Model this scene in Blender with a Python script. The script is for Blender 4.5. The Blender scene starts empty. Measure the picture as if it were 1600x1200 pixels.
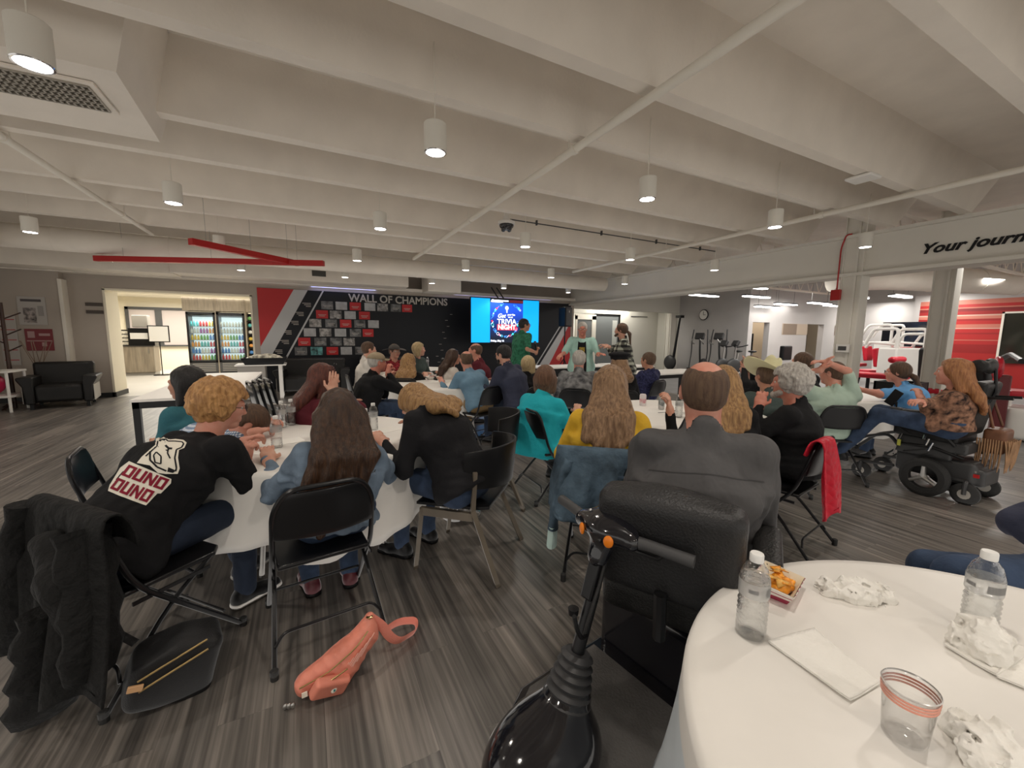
import bpy, math, random
import numpy as np
from mathutils import Vector, Matrix
random.seed(7); rng = np.random.default_rng(7)
SC = bpy.context.scene; COL = SC.collection
PI = math.pi

# ---------------------------------------------------------------- camera
CAM_H, CAM_F, CAM_YAW, CAM_PITCH, CAM_ROLL = 1.45, 628.3, .47403, -.12098, .009945
def cam_axes():
    cy, sy, cp, sp = math.cos(CAM_YAW), math.sin(CAM_YAW), math.cos(CAM_PITCH), math.sin(CAM_PITCH)
    f = np.array([sy*cp, cy*cp, sp]); r0 = np.array([cy, -sy, 0.]); up = np.cross(r0, f)
    c, s = math.cos(CAM_ROLL), math.sin(CAM_ROLL)
    return c*r0+s*up, s*r0-c*up, f
RX, RD, RF = cam_axes()
cam = bpy.data.cameras.new('camera'); camo = bpy.data.objects.new('camera', cam); COL.objects.link(camo)
m = Matrix.Identity(4)
for i in range(3):
    m[i][0], m[i][1], m[i][2] = RX[i], -RD[i], -RF[i]
m[2][3] = CAM_H
camo.matrix_world = m
cam.sensor_width = 36; cam.lens = CAM_F/1600*36; cam.clip_start = .02; cam.clip_end = 200
SC.camera = camo
def at(px, py, D):                       # world point seen at photo pixel (px,py), D metres deep along the view axis
    return np.array([0, 0, CAM_H])+D*(RX*(px-800)/CAM_F+RD*(py-600)/CAM_F+RF)

# ---------------------------------------------------------------- world, colour management
w = bpy.data.worlds.new('world'); SC.world = w; w.use_nodes = True
w.node_tree.nodes['Background'].inputs[0].default_value = (1.0, .95, .88, 1)
w.node_tree.nodes['Background'].inputs[1].default_value = 1.05
vs = SC.view_settings
vs.view_transform = 'Standard'; vs.look = 'None'; vs.gamma = 1; vs.use_curve_mapping = False; vs.exposure = 0.0
SC.cycles.use_denoising = True
SC.cycles.max_bounces = 8; SC.cycles.diffuse_bounces = 4; SC.cycles.transparent_max_bounces = 16
SC.cycles.transmission_bounces = 8; SC.cycles.sample_clamp_indirect = 4
SC.cycles.caustics_reflective = False; SC.cycles.caustics_refractive = False

def lamp(name, kind, loc, power, color=(1, .93, .84), size=.1, sizey=None, rot=(0, 0, 0), spot=2.4, blend=.6):
    l = bpy.data.lights.new(name, kind); l.energy = power; l.color = color
    if kind == 'AREA':
        l.shape = 'RECTANGLE' if sizey else 'DISK'; l.size = size
        if sizey: l.size_y = sizey
    elif kind == 'SPOT':
        l.spot_size = spot; l.spot_blend = blend; l.shadow_soft_size = size
    else: l.shadow_soft_size = size
    o = bpy.data.objects.new(name, l); o.location = loc; o.rotation_euler = rot; COL.objects.link(o); return o
WARM = (1, .915, .82)
LX = (-3.2, -1.13, .9, 2.97, 5.02, 7.2); LY = (-4.2, -1.8, .6, 3.0, 5.4, 7.9, 10.35)
for iy, y in enumerate(LY):
    for ix, x in enumerate(LX):
        lamp('downlight_beam', 'SPOT', (x, y, 2.735), 46, WARM, .06, spot=2.3, blend=.55)
for x, y in ((-1.5, 4), (4, 4), (-1, 8.8), (4.5, 8.8), (3, -1)):                # added fill lamps imitating light thrown back up by floor and tables
    lamp('bounce_fill_light', 'AREA', (x, y, .02), 42, (1, .95, .89), 5, 4.5, rot=(PI, 0, 0))
lamp('annex_panel_light', 'AREA', (-2.6, 14.6, 2.6), 130, (1, .95, .85), 3.0, 2.0); lamp('annex_panel_light', 'AREA', (-3.2, 18.2, 2.6), 330, (1, .95, .85), 5.0, 2.5)
lamp('meeting_room_light', 'AREA', (11.2, 13.6, 2.6), 110, (1, .96, .88), 2.0, 1.6)
for p in ((11.5, 6.5), (15, 7.6), (11.5, 2.8), (15.5, 3.8), (18, 5.5), (17, 1.0), (20.4, 7.8)):  # last position is an extra lamp added to brighten the far wall
    lamp('gym_strip_light', 'AREA', (p[0], p[1], 2.95), 75, (1, .96, .9), 1.3, .5)

# ---------------------------------------------------------------- tagging
def tag(o, label=None, cat=None, group=None, kind=None):
    if label: o['label'] = label
    if cat: o['category'] = cat
    if group: o['group'] = group
    if kind: o['kind'] = kind
    return o
def thing(name, label, cat, loc=(0, 0, 0), rz=0, group=None):
    o = bpy.data.objects.new(name, None); COL.objects.link(o); o.empty_display_size = .1
    o.location = [float(v) for v in loc]; o.rotation_euler = (0, 0, rz); return tag(o, label, cat, group)
def dup(root, loc=None, rz=None, label=None, group=None):
    def cp(o, par):
        c = o.copy(); COL.objects.link(c); c.parent = par
        for ch in [k for k in bpy.data.objects if k.parent is o]: cp(ch, c)
        return c
    r = cp(root, None)
    if loc is not None: r.location = [float(v) for v in loc]
    if rz is not None: r.rotation_euler[2] = rz
    if label: r['label'] = label
    if group: r['group'] = group
    return r

# ---------------------------------------------------------------- materials
MATS = {}
def mat(name, col=(.5, .5, .5), rough=.6, metal=0, var=0, vs_=8, bump=0, bs=60, bd=.01, stretch=(1, 1, 1), spec=None, trans=0, emit=0, alpha=1, ior=1.45, sheen=0, coat=0, col2=None, ecol=None):
    if name in MATS: return MATS[name]
    m = bpy.data.materials.new(name); m.use_nodes = True; nt = m.node_tree; N = nt.nodes; L = nt.links
    b = N['Principled BSDF']; b.inputs['Roughness'].default_value = rough; b.inputs['Metallic'].default_value = metal
    b.inputs['Base Color'].default_value = (*col, 1); b.inputs['IOR'].default_value = ior
    if spec is not None: b.inputs['Specular IOR Level'].default_value = spec
    if trans: b.inputs['Transmission Weight'].default_value = trans
    if alpha < 1: b.inputs['Alpha'].default_value = alpha
    if sheen: b.inputs['Sheen Weight'].default_value = sheen
    if coat: b.inputs['Coat Weight'].default_value = coat; b.inputs['Coat Roughness'].default_value = .1
    if emit: b.inputs['Emission Color'].default_value = (*(ecol or col), 1); b.inputs['Emission Strength'].default_value = emit
    if var or bump:
        tc = N.new('ShaderNodeTexCoord'); mp = N.new('ShaderNodeMapping'); mp.inputs['Scale'].default_value = stretch
        L.new(tc.outputs['Object'], mp.inputs[0])
        if var:
            n = N.new('ShaderNodeTexNoise'); n.inputs['Scale'].default_value = vs_; n.inputs['Detail'].default_value = 5
            L.new(mp.outputs[0], n.inputs[0]); r = N.new('ShaderNodeMix'); r.data_type = 'RGBA'
            c2 = col2 or tuple(max(0, c*(1-var)) for c in col); c1 = col if col2 else tuple(min(1, c*(1+var*.6)) for c in col)
            r.inputs[6].default_value = (*c2, 1); r.inputs[7].default_value = (*c1, 1)
            mr = N.new('ShaderNodeMapRange'); mr.inputs[1].default_value = .32; mr.inputs[2].default_value = .68
            L.new(n.outputs[0], mr.inputs[0]); L.new(mr.outputs[0], r.inputs[0]); L.new(r.outputs[2], b.inputs['Base Color'])
        if bump:
            n2 = N.new('ShaderNodeTexNoise'); n2.inputs['Scale'].default_value = bs; n2.inputs['Detail'].default_value = 4
            L.new(mp.outputs[0], n2.inputs[0]); bp = N.new('ShaderNodeBump'); bp.inputs['Strength'].default_value = bump
            bp.inputs['Distance'].default_value = bd; L.new(n2.outputs[0], bp.inputs['Height']); L.new(bp.outputs[0], b.inputs['Normal'])
    MATS[name] = m; return m
def cloth(name, col, var=.16, rough=.85, bump=.5, bs=10, vs_=5, **k): return mat(name, col, rough, var=var, bump=bump, bs=bs, bd=.03, vs_=vs_, spec=.25, **k)
def nodes(m): return m.node_tree.nodes, m.node_tree.links, m.node_tree.nodes['Principled BSDF']
def ramp(N, stops, interp='LINEAR'):
    r = N.new('ShaderNodeValToRGB'); r.color_ramp.interpolation = interp; e = r.color_ramp.elements
    while len(e) < len(stops): e.new(.5)
    for i, (p, c) in enumerate(stops): e[i].position = p; e[i].color = (*c, 1)
    return r

# ---------------------------------------------------------------- mesh builder
class MB:
    def __init__(s): s.v = []; s.f = []; s.mi = []; s.cur = 0; s.M = None
    def slot(s, i): s.cur = i; return s
    def add(s, vs, fs):
        n = len(s.v)
        if s.M is not None: vs = [tuple(s.M @ Vector(v)) for v in vs]
        s.v += [tuple(float(c) for c in v) for v in vs]; s.f += [tuple(i+n for i in f) for f in fs]; s.mi += [s.cur]*len(fs); return s
    def box(s, lo, hi, rot=None, c=None):
        vs = [(x, y, z) for x in (lo[0], hi[0]) for y in (lo[1], hi[1]) for z in (lo[2], hi[2])]
        if rot is not None:
            c = Vector(c if c is not None else [(a+b)/2 for a, b in zip(lo, hi)]); vs = [tuple(c+rot@(Vector(v)-c)) for v in vs]
        return s.add(vs, [(0, 1, 3, 2), (4, 6, 7, 5), (0, 4, 5, 1), (2, 3, 7, 6), (0, 2, 6, 4), (1, 5, 7, 3)])
    def tube(s, pts, r, n=10, cap=True, closed=False, flat=None):
        P = [np.array(p, float) for p in pts]; m = len(P); R = r if isinstance(r, (list, tuple, np.ndarray)) else [r]*m
        vs = []; up = None
        for i in range(m):
            a = P[i-1] if (i > 0 or closed) else P[i]; b = P[(i+1) % m] if (i < m-1 or closed) else P[i]
            t = b-a; t = t/(np.linalg.norm(t)+1e-9)
            if up is None:
                up = np.array([0, 0, 1.]) if abs(t[2]) < .9 else np.array([1., 0, 0])
            u = up-t*(up@t); u /= np.linalg.norm(u)+1e-9; up = u; w_ = np.cross(t, u)
            for k in range(n):
                a_ = 2*PI*k/n; fx, fy = flat or (1, 1)
                vs.append(P[i]+R[i]*(fx*math.cos(a_)*u+fy*math.sin(a_)*w_))
        fs = [(i*n+k, i*n+(k+1) % n, ((i+1) % m)*n+(k+1) % n, ((i+1) % m)*n+k) for i in range(m if closed else m-1) for k in range(n)]
        if cap and not closed: fs += [tuple(range(n-1, -1, -1)), tuple((m-1)*n+k for k in range(n))]
        return s.add(vs, fs)
    def lathe(s, prof, n=24, c=(0, 0, 0), cap=True, fn=None):
        vs = []
        for r, z in prof:
            for k in range(n):
                a = 2*PI*k/n; rr, zz = (r, z) if fn is None else fn(r, z, a)
                vs.append((c[0]+rr*math.cos(a), c[1]+rr*math.sin(a), c[2]+zz))
        m = len(prof); fs = [(i*n+k, i*n+(k+1) % n, (i+1)*n+(k+1) % n, (i+1)*n+k) for i in range(m-1) for k in range(n)]
        if cap:
            if prof[0][0] > 1e-4: fs.append(tuple(range(n-1, -1, -1)))
            if prof[-1][0] > 1e-4: fs.append(tuple((m-1)*n+k for k in range(n)))
        return s.add(vs, fs)
    def prism(s, poly, d, org=(0, 0, 0), ux=(1, 0, 0), uy=(0, 0, 1)):
        o, ux, uy = np.array(org, float), np.array(ux, float), np.array(uy, float); nz = np.cross(ux, uy)*d; n = len(poly)
        vs = [o+ux*x+uy*y for x, y in poly]+[o+ux*x+uy*y+nz for x, y in poly]
        fs = [tuple(range(n-1, -1, -1)), tuple(range(n, 2*n))]+[(i, (i+1) % n, n+(i+1) % n, n+i) for i in range(n)]
        return s.add(vs, fs)
    def ell(s, c, r, n=14, m=9, R=None):
        vs = []
        for i in range(m+1):
            th = PI*i/m
            for k in range(n):
                a = 2*PI*k/n; v = Vector((r[0]*math.sin(th)*math.cos(a), r[1]*math.sin(th)*math.sin(a), r[2]*math.cos(th)))
                vs.append(Vector(c)+(R@v if R is not None else v))
        return s.add([tuple(v) for v in vs], [(i*n+k, (i+1)*n+k, (i+1)*n+(k+1) % n, i*n+(k+1) % n) for i in range(m) for k in range(n)])
    def grid(s, fn, nu, nv, closed_u=False, thick=0):
        vs = [fn(i/(nu if closed_u else nu-1), j/(nv-1)) for j in range(nv) for i in range(nu)]
        fs = [(j*nu+i, j*nu+(i+1) % nu, (j+1)*nu+(i+1) % nu, (j+1)*nu+i) for j in range(nv-1) for i in range(nu if closed_u else nu-1)]
        return s.add(vs, fs)
    def build(s, name, mats, parent=None, smooth=35, bevel=0, label=None, cat=None, group=None, kind=None, solid=0, sub=0):
        me = bpy.data.meshes.new(name); me.from_pydata(s.v, [], s.f); me.update()
        mats = mats if isinstance(mats, (list, tuple)) else [mats]
        for m_ in mats: me.materials.append(m_)
        if len(mats) > 1: me.polygons.foreach_set('material_index', s.mi)
        if smooth:
            me.polygons.foreach_set('use_smooth', [True]*len(me.polygons)); me.set_sharp_from_angle(angle=math.radians(smooth))
        o = bpy.data.objects.new(name, me); COL.objects.link(o)
        if parent is not None: o.parent = parent
        if solid: q = o.modifiers.new('solid', 'SOLIDIFY'); q.thickness = solid; q.offset = 0
        if bevel: q = o.modifiers.new('bevel', 'BEVEL'); q.width = bevel; q.segments = 2; q.limit_method = 'ANGLE'; q.angle_limit = .6; q.harden_normals = False
        if sub: q = o.modifiers.new('sub', 'SUBSURF'); q.levels = sub; q.render_levels = sub
        return tag(o, label, cat, group, kind)
def text_on(name, body, size, origin, ux, uy, m, parent=None, depth=.004, bold=0, shear=0, align='LEFT', sx=1, sp=1):
    c = bpy.data.curves.new(name, 'FONT'); c.body = body; c.size = size; c.extrude = depth/2; c.offset = bold; c.shear = shear; c.align_x = align; c.space_character = sp
    c.resolution_u = 3; o = bpy.data.objects.new(name, c); COL.objects.link(o)
    dg = bpy.context.evaluated_depsgraph_get(); me = bpy.data.meshes.new_from_object(o.evaluated_get(dg)); bpy.data.objects.remove(o)
    ux, uy = Vector(ux).normalized(), Vector(uy).normalized(); uz = ux.cross(uy)
    M = Matrix.Identity(4)
    for i in range(3): M[i][0], M[i][1], M[i][2], M[i][3] = ux[i]*sx, uy[i], uz[i], origin[i]
    me.transform(M); me.materials.clear(); me.materials.append(m); o = bpy.data.objects.new(name, me); COL.objects.link(o)
    if parent is not None: o.parent = parent
    return o
def arc(p0, p1, p2, n=8):      # quadratic bezier points
    p0, p1, p2 = map(lambda p: np.array(p, float), (p0, p1, p2)); return [(1-t)**2*p0+2*t*(1-t)*p1+t*t*p2 for t in np.linspace(0, 1, n)]
def rpath(pts, r, n=5):        # polyline with rounded corners
    P = [np.array(p, float) for p in pts]; out = [P[0]]
    for i in range(1, len(P)-1):
        a, b = P[i-1]-P[i], P[i+1]-P[i]; la, lb = np.linalg.norm(a), np.linalg.norm(b); q = min(r, la*.49, lb*.49)
        out += arc(P[i]+a/la*q, P[i], P[i]+b/lb*q, n)
    return out+[P[-1]]

# ---------------------------------------------------------------- signed-distance modelling (smooth organic bodies)
def _hash(i, j, k):
    h = (i*374761393+j*668265263+k*2147483647) & 0xffffffff; h = ((h ^ (h >> 13))*1274126177) & 0xffffffff
    return ((h ^ (h >> 16)) & 0xffff)/32767.5-1
def noise3(x, y, z):
    xi, yi, zi = (np.floor(a).astype(np.int64) for a in (x, y, z)); fx, fy, fz = x-xi, y-yi, z-zi
    fx, fy, fz = (a*a*(3-2*a) for a in (fx, fy, fz)); r = 0
    for a in (0, 1):
        for b in (0, 1):
            for c in (0, 1):
                r = r+_hash(xi+a, yi+b, zi+c)*(fx if a else 1-fx)*(fy if b else 1-fy)*(fz if c else 1-fz)
    return r
def cone(a, b, ra, rb=None, wide=1, ax=None, k=None, sub=False):
    return dict(t='c', a=np.array(a, float), b=np.array(b, float), ra=ra, rb=ra if rb is None else rb, w=wide, ax=None if ax is None else np.array(ax, float), k=k, sub=sub)
def ell(c, r, R=None, k=None, sub=False): return dict(t='e', c=np.array(c, float), r=np.array(r, float), R=R, k=k, sub=sub)
def half(p, n, k=.003): return dict(t='h', c=np.array(p, float), n=np.array(n, float)/np.linalg.norm(n), k=k, sub=True)    # cuts away the side n points to
def bxs(c, h, R=None, rd=.01, k=None, sub=False): return dict(t='b', c=np.array(c, float), h=np.array(h, float), R=R, rd=rd, k=k, sub=sub)
def _bb(p, pad):
    if p['t'] == 'c':
        r = max(p['ra'], p['rb'])*p['w']; return np.minimum(p['a'], p['b'])-r-pad, np.maximum(p['a'], p['b'])+r+pad
    if p['t'] == 'e': r = p['r'].max(); return p['c']-r-pad, p['c']+r+pad
    if p['t'] == 'b': r = np.linalg.norm(p['h'])+p['rd']; return p['c']-r-pad, p['c']+r+pad
    return None
def _ev(p, X, Y, Z):
    if p['t'] == 'h': return -((X-p['c'][0])*p['n'][0]+(Y-p['c'][1])*p['n'][1]+(Z-p['c'][2])*p['n'][2])
    if p['t'] == 'c':
        a, b = p['a'], p['b']; X, Y, Z = X-a[0], Y-a[1], Z-a[2]; d = b-a
        if p['ax'] is not None:
            ax = p['ax']/np.linalg.norm(p['ax']); q = (1-1/p['w'])*(X*ax[0]+Y*ax[1]+Z*ax[2]); X, Y, Z = X-q*ax[0], Y-q*ax[1], Z-q*ax[2]
            d = d-(1-1/p['w'])*(d@ax)*ax
        h = np.clip((X*d[0]+Y*d[1]+Z*d[2])/(d@d+1e-9), 0, 1)
        return np.sqrt((X-h*d[0])**2+(Y-h*d[1])**2+(Z-h*d[2])**2)-(p['ra']+(p['rb']-p['ra'])*h)
    X, Y, Z = X-p['c'][0], Y-p['c'][1], Z-p['c'][2]
    if p['R'] is not None:
        R = p['R']; X, Y, Z = R[0, 0]*X+R[1, 0]*Y+R[2, 0]*Z, R[0, 1]*X+R[1, 1]*Y+R[2, 1]*Z, R[0, 2]*X+R[1, 2]*Y+R[2, 2]*Z
    if p['t'] == 'e':
        r = p['r']; q = np.sqrt((X/r[0])**2+(Y/r[1])**2+(Z/r[2])**2); g = np.sqrt((X/r[0]**2)**2+(Y/r[1]**2)**2+(Z/r[2]**2)**2)+1e-6
        return q*(q-1)/g
    h = p['h']; qx, qy, qz = abs(X)-h[0], abs(Y)-h[1], abs(Z)-h[2]
    return np.sqrt(np.maximum(qx, 0)**2+np.maximum(qy, 0)**2+np.maximum(qz, 0)**2)+np.minimum(np.maximum(qx, np.maximum(qy, qz)), 0)-p['rd']
def sdf(prims, vox, k=.03, disp=None):
    adds = [p for p in prims if not p['sub']]; bb = [_bb(p, vox*3) for p in adds]
    lo = np.min([b[0] for b in bb], 0); hi = np.max([b[1] for b in bb], 0); n = np.ceil((hi-lo)/vox).astype(int)+1
    ax = [lo[i]+vox*np.arange(n[i]) for i in range(3)]; G = np.full(n, 1.0)
    for p in prims:
        kk = p['k'] if p['k'] is not None else k
        b = _bb(p, max(kk, vox*3)+vox)
        if b is None: sl = tuple(slice(0, n[i]) for i in range(3))
        else:
            i0 = np.clip(np.floor((b[0]-lo)/vox).astype(int), 0, n-1); i1 = np.clip(np.ceil((b[1]-lo)/vox).astype(int)+1, 0, n)
            if (i1 <= i0).any(): continue
            sl = tuple(slice(i0[i], i1[i]) for i in range(3))
        d = _ev(p, ax[0][sl[0]][:, None, None], ax[1][sl[1]][None, :, None], ax[2][sl[2]][None, None, :]); g = G[sl]
        if p['sub']:
            d = -d; h = np.clip(.5+.5*(d-g)/kk, 0, 1); G[sl] = g*(1-h)+d*h+kk*h*(1-h)
        else:
            h = np.clip(.5+.5*(g-d)/kk, 0, 1); G[sl] = g*(1-h)+d*h-kk*h*(1-h)
    if disp is not None:
        I = np.argwhere(abs(G) < vox*2.5+.03)
        if len(I):
            P = lo+I*vox; G[I[:, 0], I[:, 1], I[:, 2]] += disp(P[:, 0], P[:, 1], P[:, 2])
    return nets(G, lo, vox)
def nets(G, lo, vox):
    G = np.pad(G, 1, constant_values=1.0); lo = lo-vox; S = G < 0; nx, ny, nz = G.shape
    c = [S[i:nx-1+i, j:ny-1+j, k:nz-1+k] for i in (0, 1) for j in (0, 1) for k in (0, 1)]
    s = sum(a.astype(np.int8) for a in c); act = (s > 0) & (s < 8); idx = -np.ones(act.shape, np.int64); A = np.argwhere(act)
    if len(A) == 0: return np.zeros((0, 3)), np.zeros((0, 4), int)
    idx[act] = np.arange(len(A)); V = np.zeros((len(A), 3)); cnt = np.zeros(len(A))
    for ax in range(3):
        o = [i for i in range(3) if i != ax]
        for u in (0, 1):
            for v in (0, 1):
                p = A.copy(); p[:, o[0]] += u; p[:, o[1]] += v; q = p.copy(); q[:, ax] += 1
                a, b = G[tuple(p.T)], G[tuple(q.T)]; msk = (a < 0) != (b < 0); t = np.zeros(len(A)); t[msk] = a[msk]/(a[msk]-b[msk])
                e = p.astype(float); e[:, ax] += t; V[msk] += e[msk]; cnt[msk] += 1
    V = lo+(V/cnt[:, None])*vox; F = []
    for ax in range(3):
        u, v = [(1, 2), (2, 0), (0, 1)][ax]; sl0 = [slice(None)]*3; sl1 = [slice(None)]*3; sl0[ax] = slice(0, -1); sl1[ax] = slice(1, None)
        D = S[tuple(sl0)] != S[tuple(sl1)]; E = np.argwhere(D); ok = (E[:, u] > 0) & (E[:, v] > 0) & (E[:, u] < G.shape[u]-1) & (E[:, v] < G.shape[v]-1); E = E[ok]
        def cell(du, dv):
            q = E.copy(); q[:, u] -= du; q[:, v] -= dv; return idx[tuple(q.T)]
        Q = np.stack([cell(1, 1), cell(0, 1), cell(0, 0), cell(1, 0)], 1); ins = S[tuple(E.T)]
        Q[~ins] = Q[~ins][:, ::-1]; F.append(Q)
    return V, np.concatenate(F)
def mesh_from(name, pieces, mats, parent=None, label=None, M=None, slotfn=None):
    V = []; F = []; I = []; n = 0
    for V_, F_, s_ in pieces:
        V.append(V_); F.append(F_+n); n += len(V_)
        if callable(s_): I.append(s_(V_[F_].mean(1)) if len(F_) else np.zeros(0, int))
        else: I.append(np.full(len(F_), s_))
    V = np.concatenate(V); F = np.concatenate(F); I = np.concatenate(I).astype(np.int32)
    if M is not None: V = V@np.array(M)[:3, :3].T+np.array(M)[:3, 3]
    me = bpy.data.meshes.new(name); me.vertices.add(len(V)); me.vertices.foreach_set('co', V.ravel().astype(np.float32))
    me.loops.add(len(F)*4); me.loops.foreach_set('vertex_index', F.ravel().astype(np.int32)); me.polygons.add(len(F))
    me.polygons.foreach_set('loop_start', np.arange(0, len(F)*4, 4, dtype=np.int32)); me.polygons.foreach_set('loop_total', np.full(len(F), 4, np.int32))
    mats = mats if isinstance(mats, (list, tuple)) else [mats]
    for m_ in mats: me.materials.append(m_)
    me.polygons.foreach_set('material_index', I); me.polygons.foreach_set('use_smooth', np.ones(len(F), bool)); me.update(calc_edges=True); me.validate()
    o = bpy.data.objects.new(name, me); COL.objects.link(o)
    if parent is not None: o.parent = parent
    if label: o['label'] = label
    return o
def organic(name, prims, vox, m, parent=None, k=.03, disp=None, label=None, cat=None, group=None, slot=0):
    V, F = sdf(prims, vox, k, disp); return tag(mesh_from(name, [(V, F, slot)], m, parent, label), None, cat, group)
# ================================================================ materials of the place
WHITE = mat('painted concrete', (.76, .70, .62), .8, var=.05, vs_=3, bump=.12, bs=40)
WALLM = mat('warm grey wall paint', (.40, .35, .30), .85, var=.04, vs_=2)
WALLG = mat('cool grey wall paint', (.44, .42, .41), .85, var=.03, vs_=2)
BEAMM = mat('beam paint', (.72, .69, .62), .75, var=.03, vs_=2)
TRIMW = mat('white trim', (.72, .68, .60), .6)
CREAM = mat('cream wall paint', (.80, .74, .60), .8)
BLACKW = mat('black wall graphic', (.007, .008, .011), .4, spec=.3)
REDW = mat('red wall graphic', (.42, .014, .016), .45)
SILV = mat('silver wall graphic', (.42, .42, .42), .4, metal=.3)
BASEB = mat('black rubber baseboard', (.015, .015, .016), .5)
BLK = mat('black plastic', (.009, .009, .010), .4, spec=.3)
BLKM = mat('black painted metal', (.008, .008, .009), .3, spec=.35)
BLKG = mat('gloss black plastic', (.008, .008, .011), .12, coat=.6)
RUB = mat('black rubber', (.022, .022, .022), .75, bump=.3, bs=90)
CHR = mat('chrome', (.6, .6, .6), .15, metal=1)
STEEL = mat('brushed steel', (.42, .41, .39), .35, metal=.9)
DKM = mat('dark conduit', (.06, .06, .06), .5)
LEATH = mat('black leather', (.012, .0115, .011), .4, spec=.35, bump=.35, bs=160, var=.2)
GREYP = mat('grey side panel', (.33, .31, .28), .5)
WOODG = mat('grey washed oak', (.30, .25, .185), .6, var=.25, vs_=3, stretch=(6, 6, .6))
TABW = mat('white laminate', (.80, .77, .72), .45)
REDM = mat('red painted steel', (.40, .012, .012), .35)
REDV = mat('red vinyl', (.55, .012, .03), .4)
WHP = mat('white enamel', (.78, .76, .72), .4)
GLOW = mat('downlight diffuser', (1, .96, .9), .5, emit=14, ecol=(1, .94, .86))
STRIP = mat('strip light diffuser', (1, .98, .95), .5, emit=9, ecol=(1, .97, .92))
def floor_mat():
    m = mat('grey wood plank floor', (.2, .19, .18), .36); N, L, b = nodes(m)
    tc = N.new('ShaderNodeTexCoord'); mp = N.new('ShaderNodeMapping'); mp.inputs['Rotation'].default_value = (0, 0, PI/2); L.new(tc.outputs['Object'], mp.inputs[0])
    br = N.new('ShaderNodeTexBrick'); br.inputs['Scale'].default_value = 1; br.inputs['Brick Width'].default_value = 1.22; br.inputs['Row Height'].default_value = .178
    br.inputs['Mortar Size'].default_value = .0012; br.inputs['Mortar Smooth'].default_value = .2; br.offset = .37; br.inputs['Bias'].default_value = 0
    br.inputs['Color1'].default_value = (.0, .0, .0, 1); br.inputs['Color2'].default_value = (1, 1, 1, 1); br.inputs['Mortar'].default_value = (.35, .35, .35, 1)
    L.new(mp.outputs[0], br.inputs[0])
    def nz(sc, st, det=4):
        q = N.new('ShaderNodeMapping'); q.inputs['Scale'].default_value = st; L.new(tc.outputs['Object'], q.inputs[0])
        ad = N.new('ShaderNodeVectorMath'); ad.operation = 'MULTIPLY_ADD'; ad.inputs[1].default_value = (7.3, 3.1, 5.7); L.new(br.outputs['Color'], ad.inputs[0]); L.new(q.outputs[0], ad.inputs[2])
        n = N.new('ShaderNodeTexNoise'); n.inputs['Scale'].default_value = sc; n.inputs['Detail'].default_value = det; L.new(ad.outputs[0], n.inputs[0]); return n
    g1 = nz(1, (46, 1.1, 1), 5); g2 = nz(1, (9, .5, 1), 3)
    r1 = ramp(N, [(.30, (.072, .067, .063)), (.5, (.155, .144, .134)), (.72, (.28, .26, .24))]); L.new(g1.outputs[0], r1.inputs[0])
    r2 = ramp(N, [(.3, (.62, .62, .62)), (.7, (1.15, 1.12, 1.08))]); L.new(g2.outputs[0], r2.inputs[0])
    x = N.new('ShaderNodeMix'); x.data_type = 'RGBA'; x.blend_type = 'MULTIPLY'; x.inputs[0].default_value = 1; L.new(r1.outputs[0], x.inputs[6]); L.new(r2.outputs[0], x.inputs[7])
    t = ramp(N, [(0, (.74, .74, .74)), (1, (1.12, 1.1, 1.08))]); L.new(br.outputs['Color'], t.inputs[0])
    y = N.new('ShaderNodeMix'); y.data_type = 'RGBA'; y.blend_type = 'MULTIPLY'; y.inputs[0].default_value = 1; L.new(x.outputs[2], y.inputs[6]); L.new(t.outputs[0], y.inputs[7])
    L.new(y.outputs[2], b.inputs['Base Color'])
    bp = N.new('ShaderNodeBump'); bp.inputs['Strength'].default_value = .12; bp.inputs['Distance'].default_value = .004; L.new(g1.outputs[0], bp.inputs['Height']); L.new(bp.outputs[0], b.inputs['Normal'])
    return m
FLOORM = floor_mat(); TILEF = mat('pale annex tile floor', (.55, .52, .47), .35, var=.05, vs_=2); GYMF = mat('grey rubber gym floor', (.22, .215, .21), .6, var=.1, vs_=3)
def stru(name, mb, m, parent=None, bevel=0, **k): return mb.build(name, m, parent, bevel=bevel, kind=None if parent else 'structure', **k)
# ---------------------------------------------------------------- shell
stru('floor', MB().box((-8, -5.5, -.1), (8.4, 11.9, 0)), FLOORM)
stru('trim_1', MB().box((-7, 11.9, -.1), (1, 20.6, -.001)), TILEF)          # annex floor
stru('trim_2', MB().box((8.4, -5.5, -.1), (23, 18, -.002)), GYMF)            # gym floor
stru('ceiling', MB().box((-8, -5.5, 3.72), (23, 16, 3.85)), WHITE)
BX = 8.4
ys = [-4.0, -3.2, -1.85, -1.05, .28, 1.12, 2.33, 3.14, 4.42, 5.35, 6.68, 7.6, 8.85, 9.8, 11.0]
for y in ys:                                                                 # double-tee stems, tapered
    x0 = -8 if not (4.2 < y < 4.6) else -.98
    stru('trim_3', MB().prism([(-.065, 3.18), (.065, 3.18), (.14, 3.73), (-.14, 3.73)], 1, (0, 0, 0), (0, 1, 0)) if 0 else
         MB().add([(x0, y-.06, 3.19), (8.25, y-.06, 3.19), (8.25, y+.06, 3.19), (x0, y+.06, 3.19), (x0, y-.21, 3.72), (8.62, y-.21, 3.72), (8.62, y+.21, 3.72), (x0, y+.21, 3.72)],
                  [(3, 2, 1, 0), (0, 1, 5, 4), (2, 3, 7, 6), (1, 2, 6, 5), (0, 4, 7, 3)]), WHITE)
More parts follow.
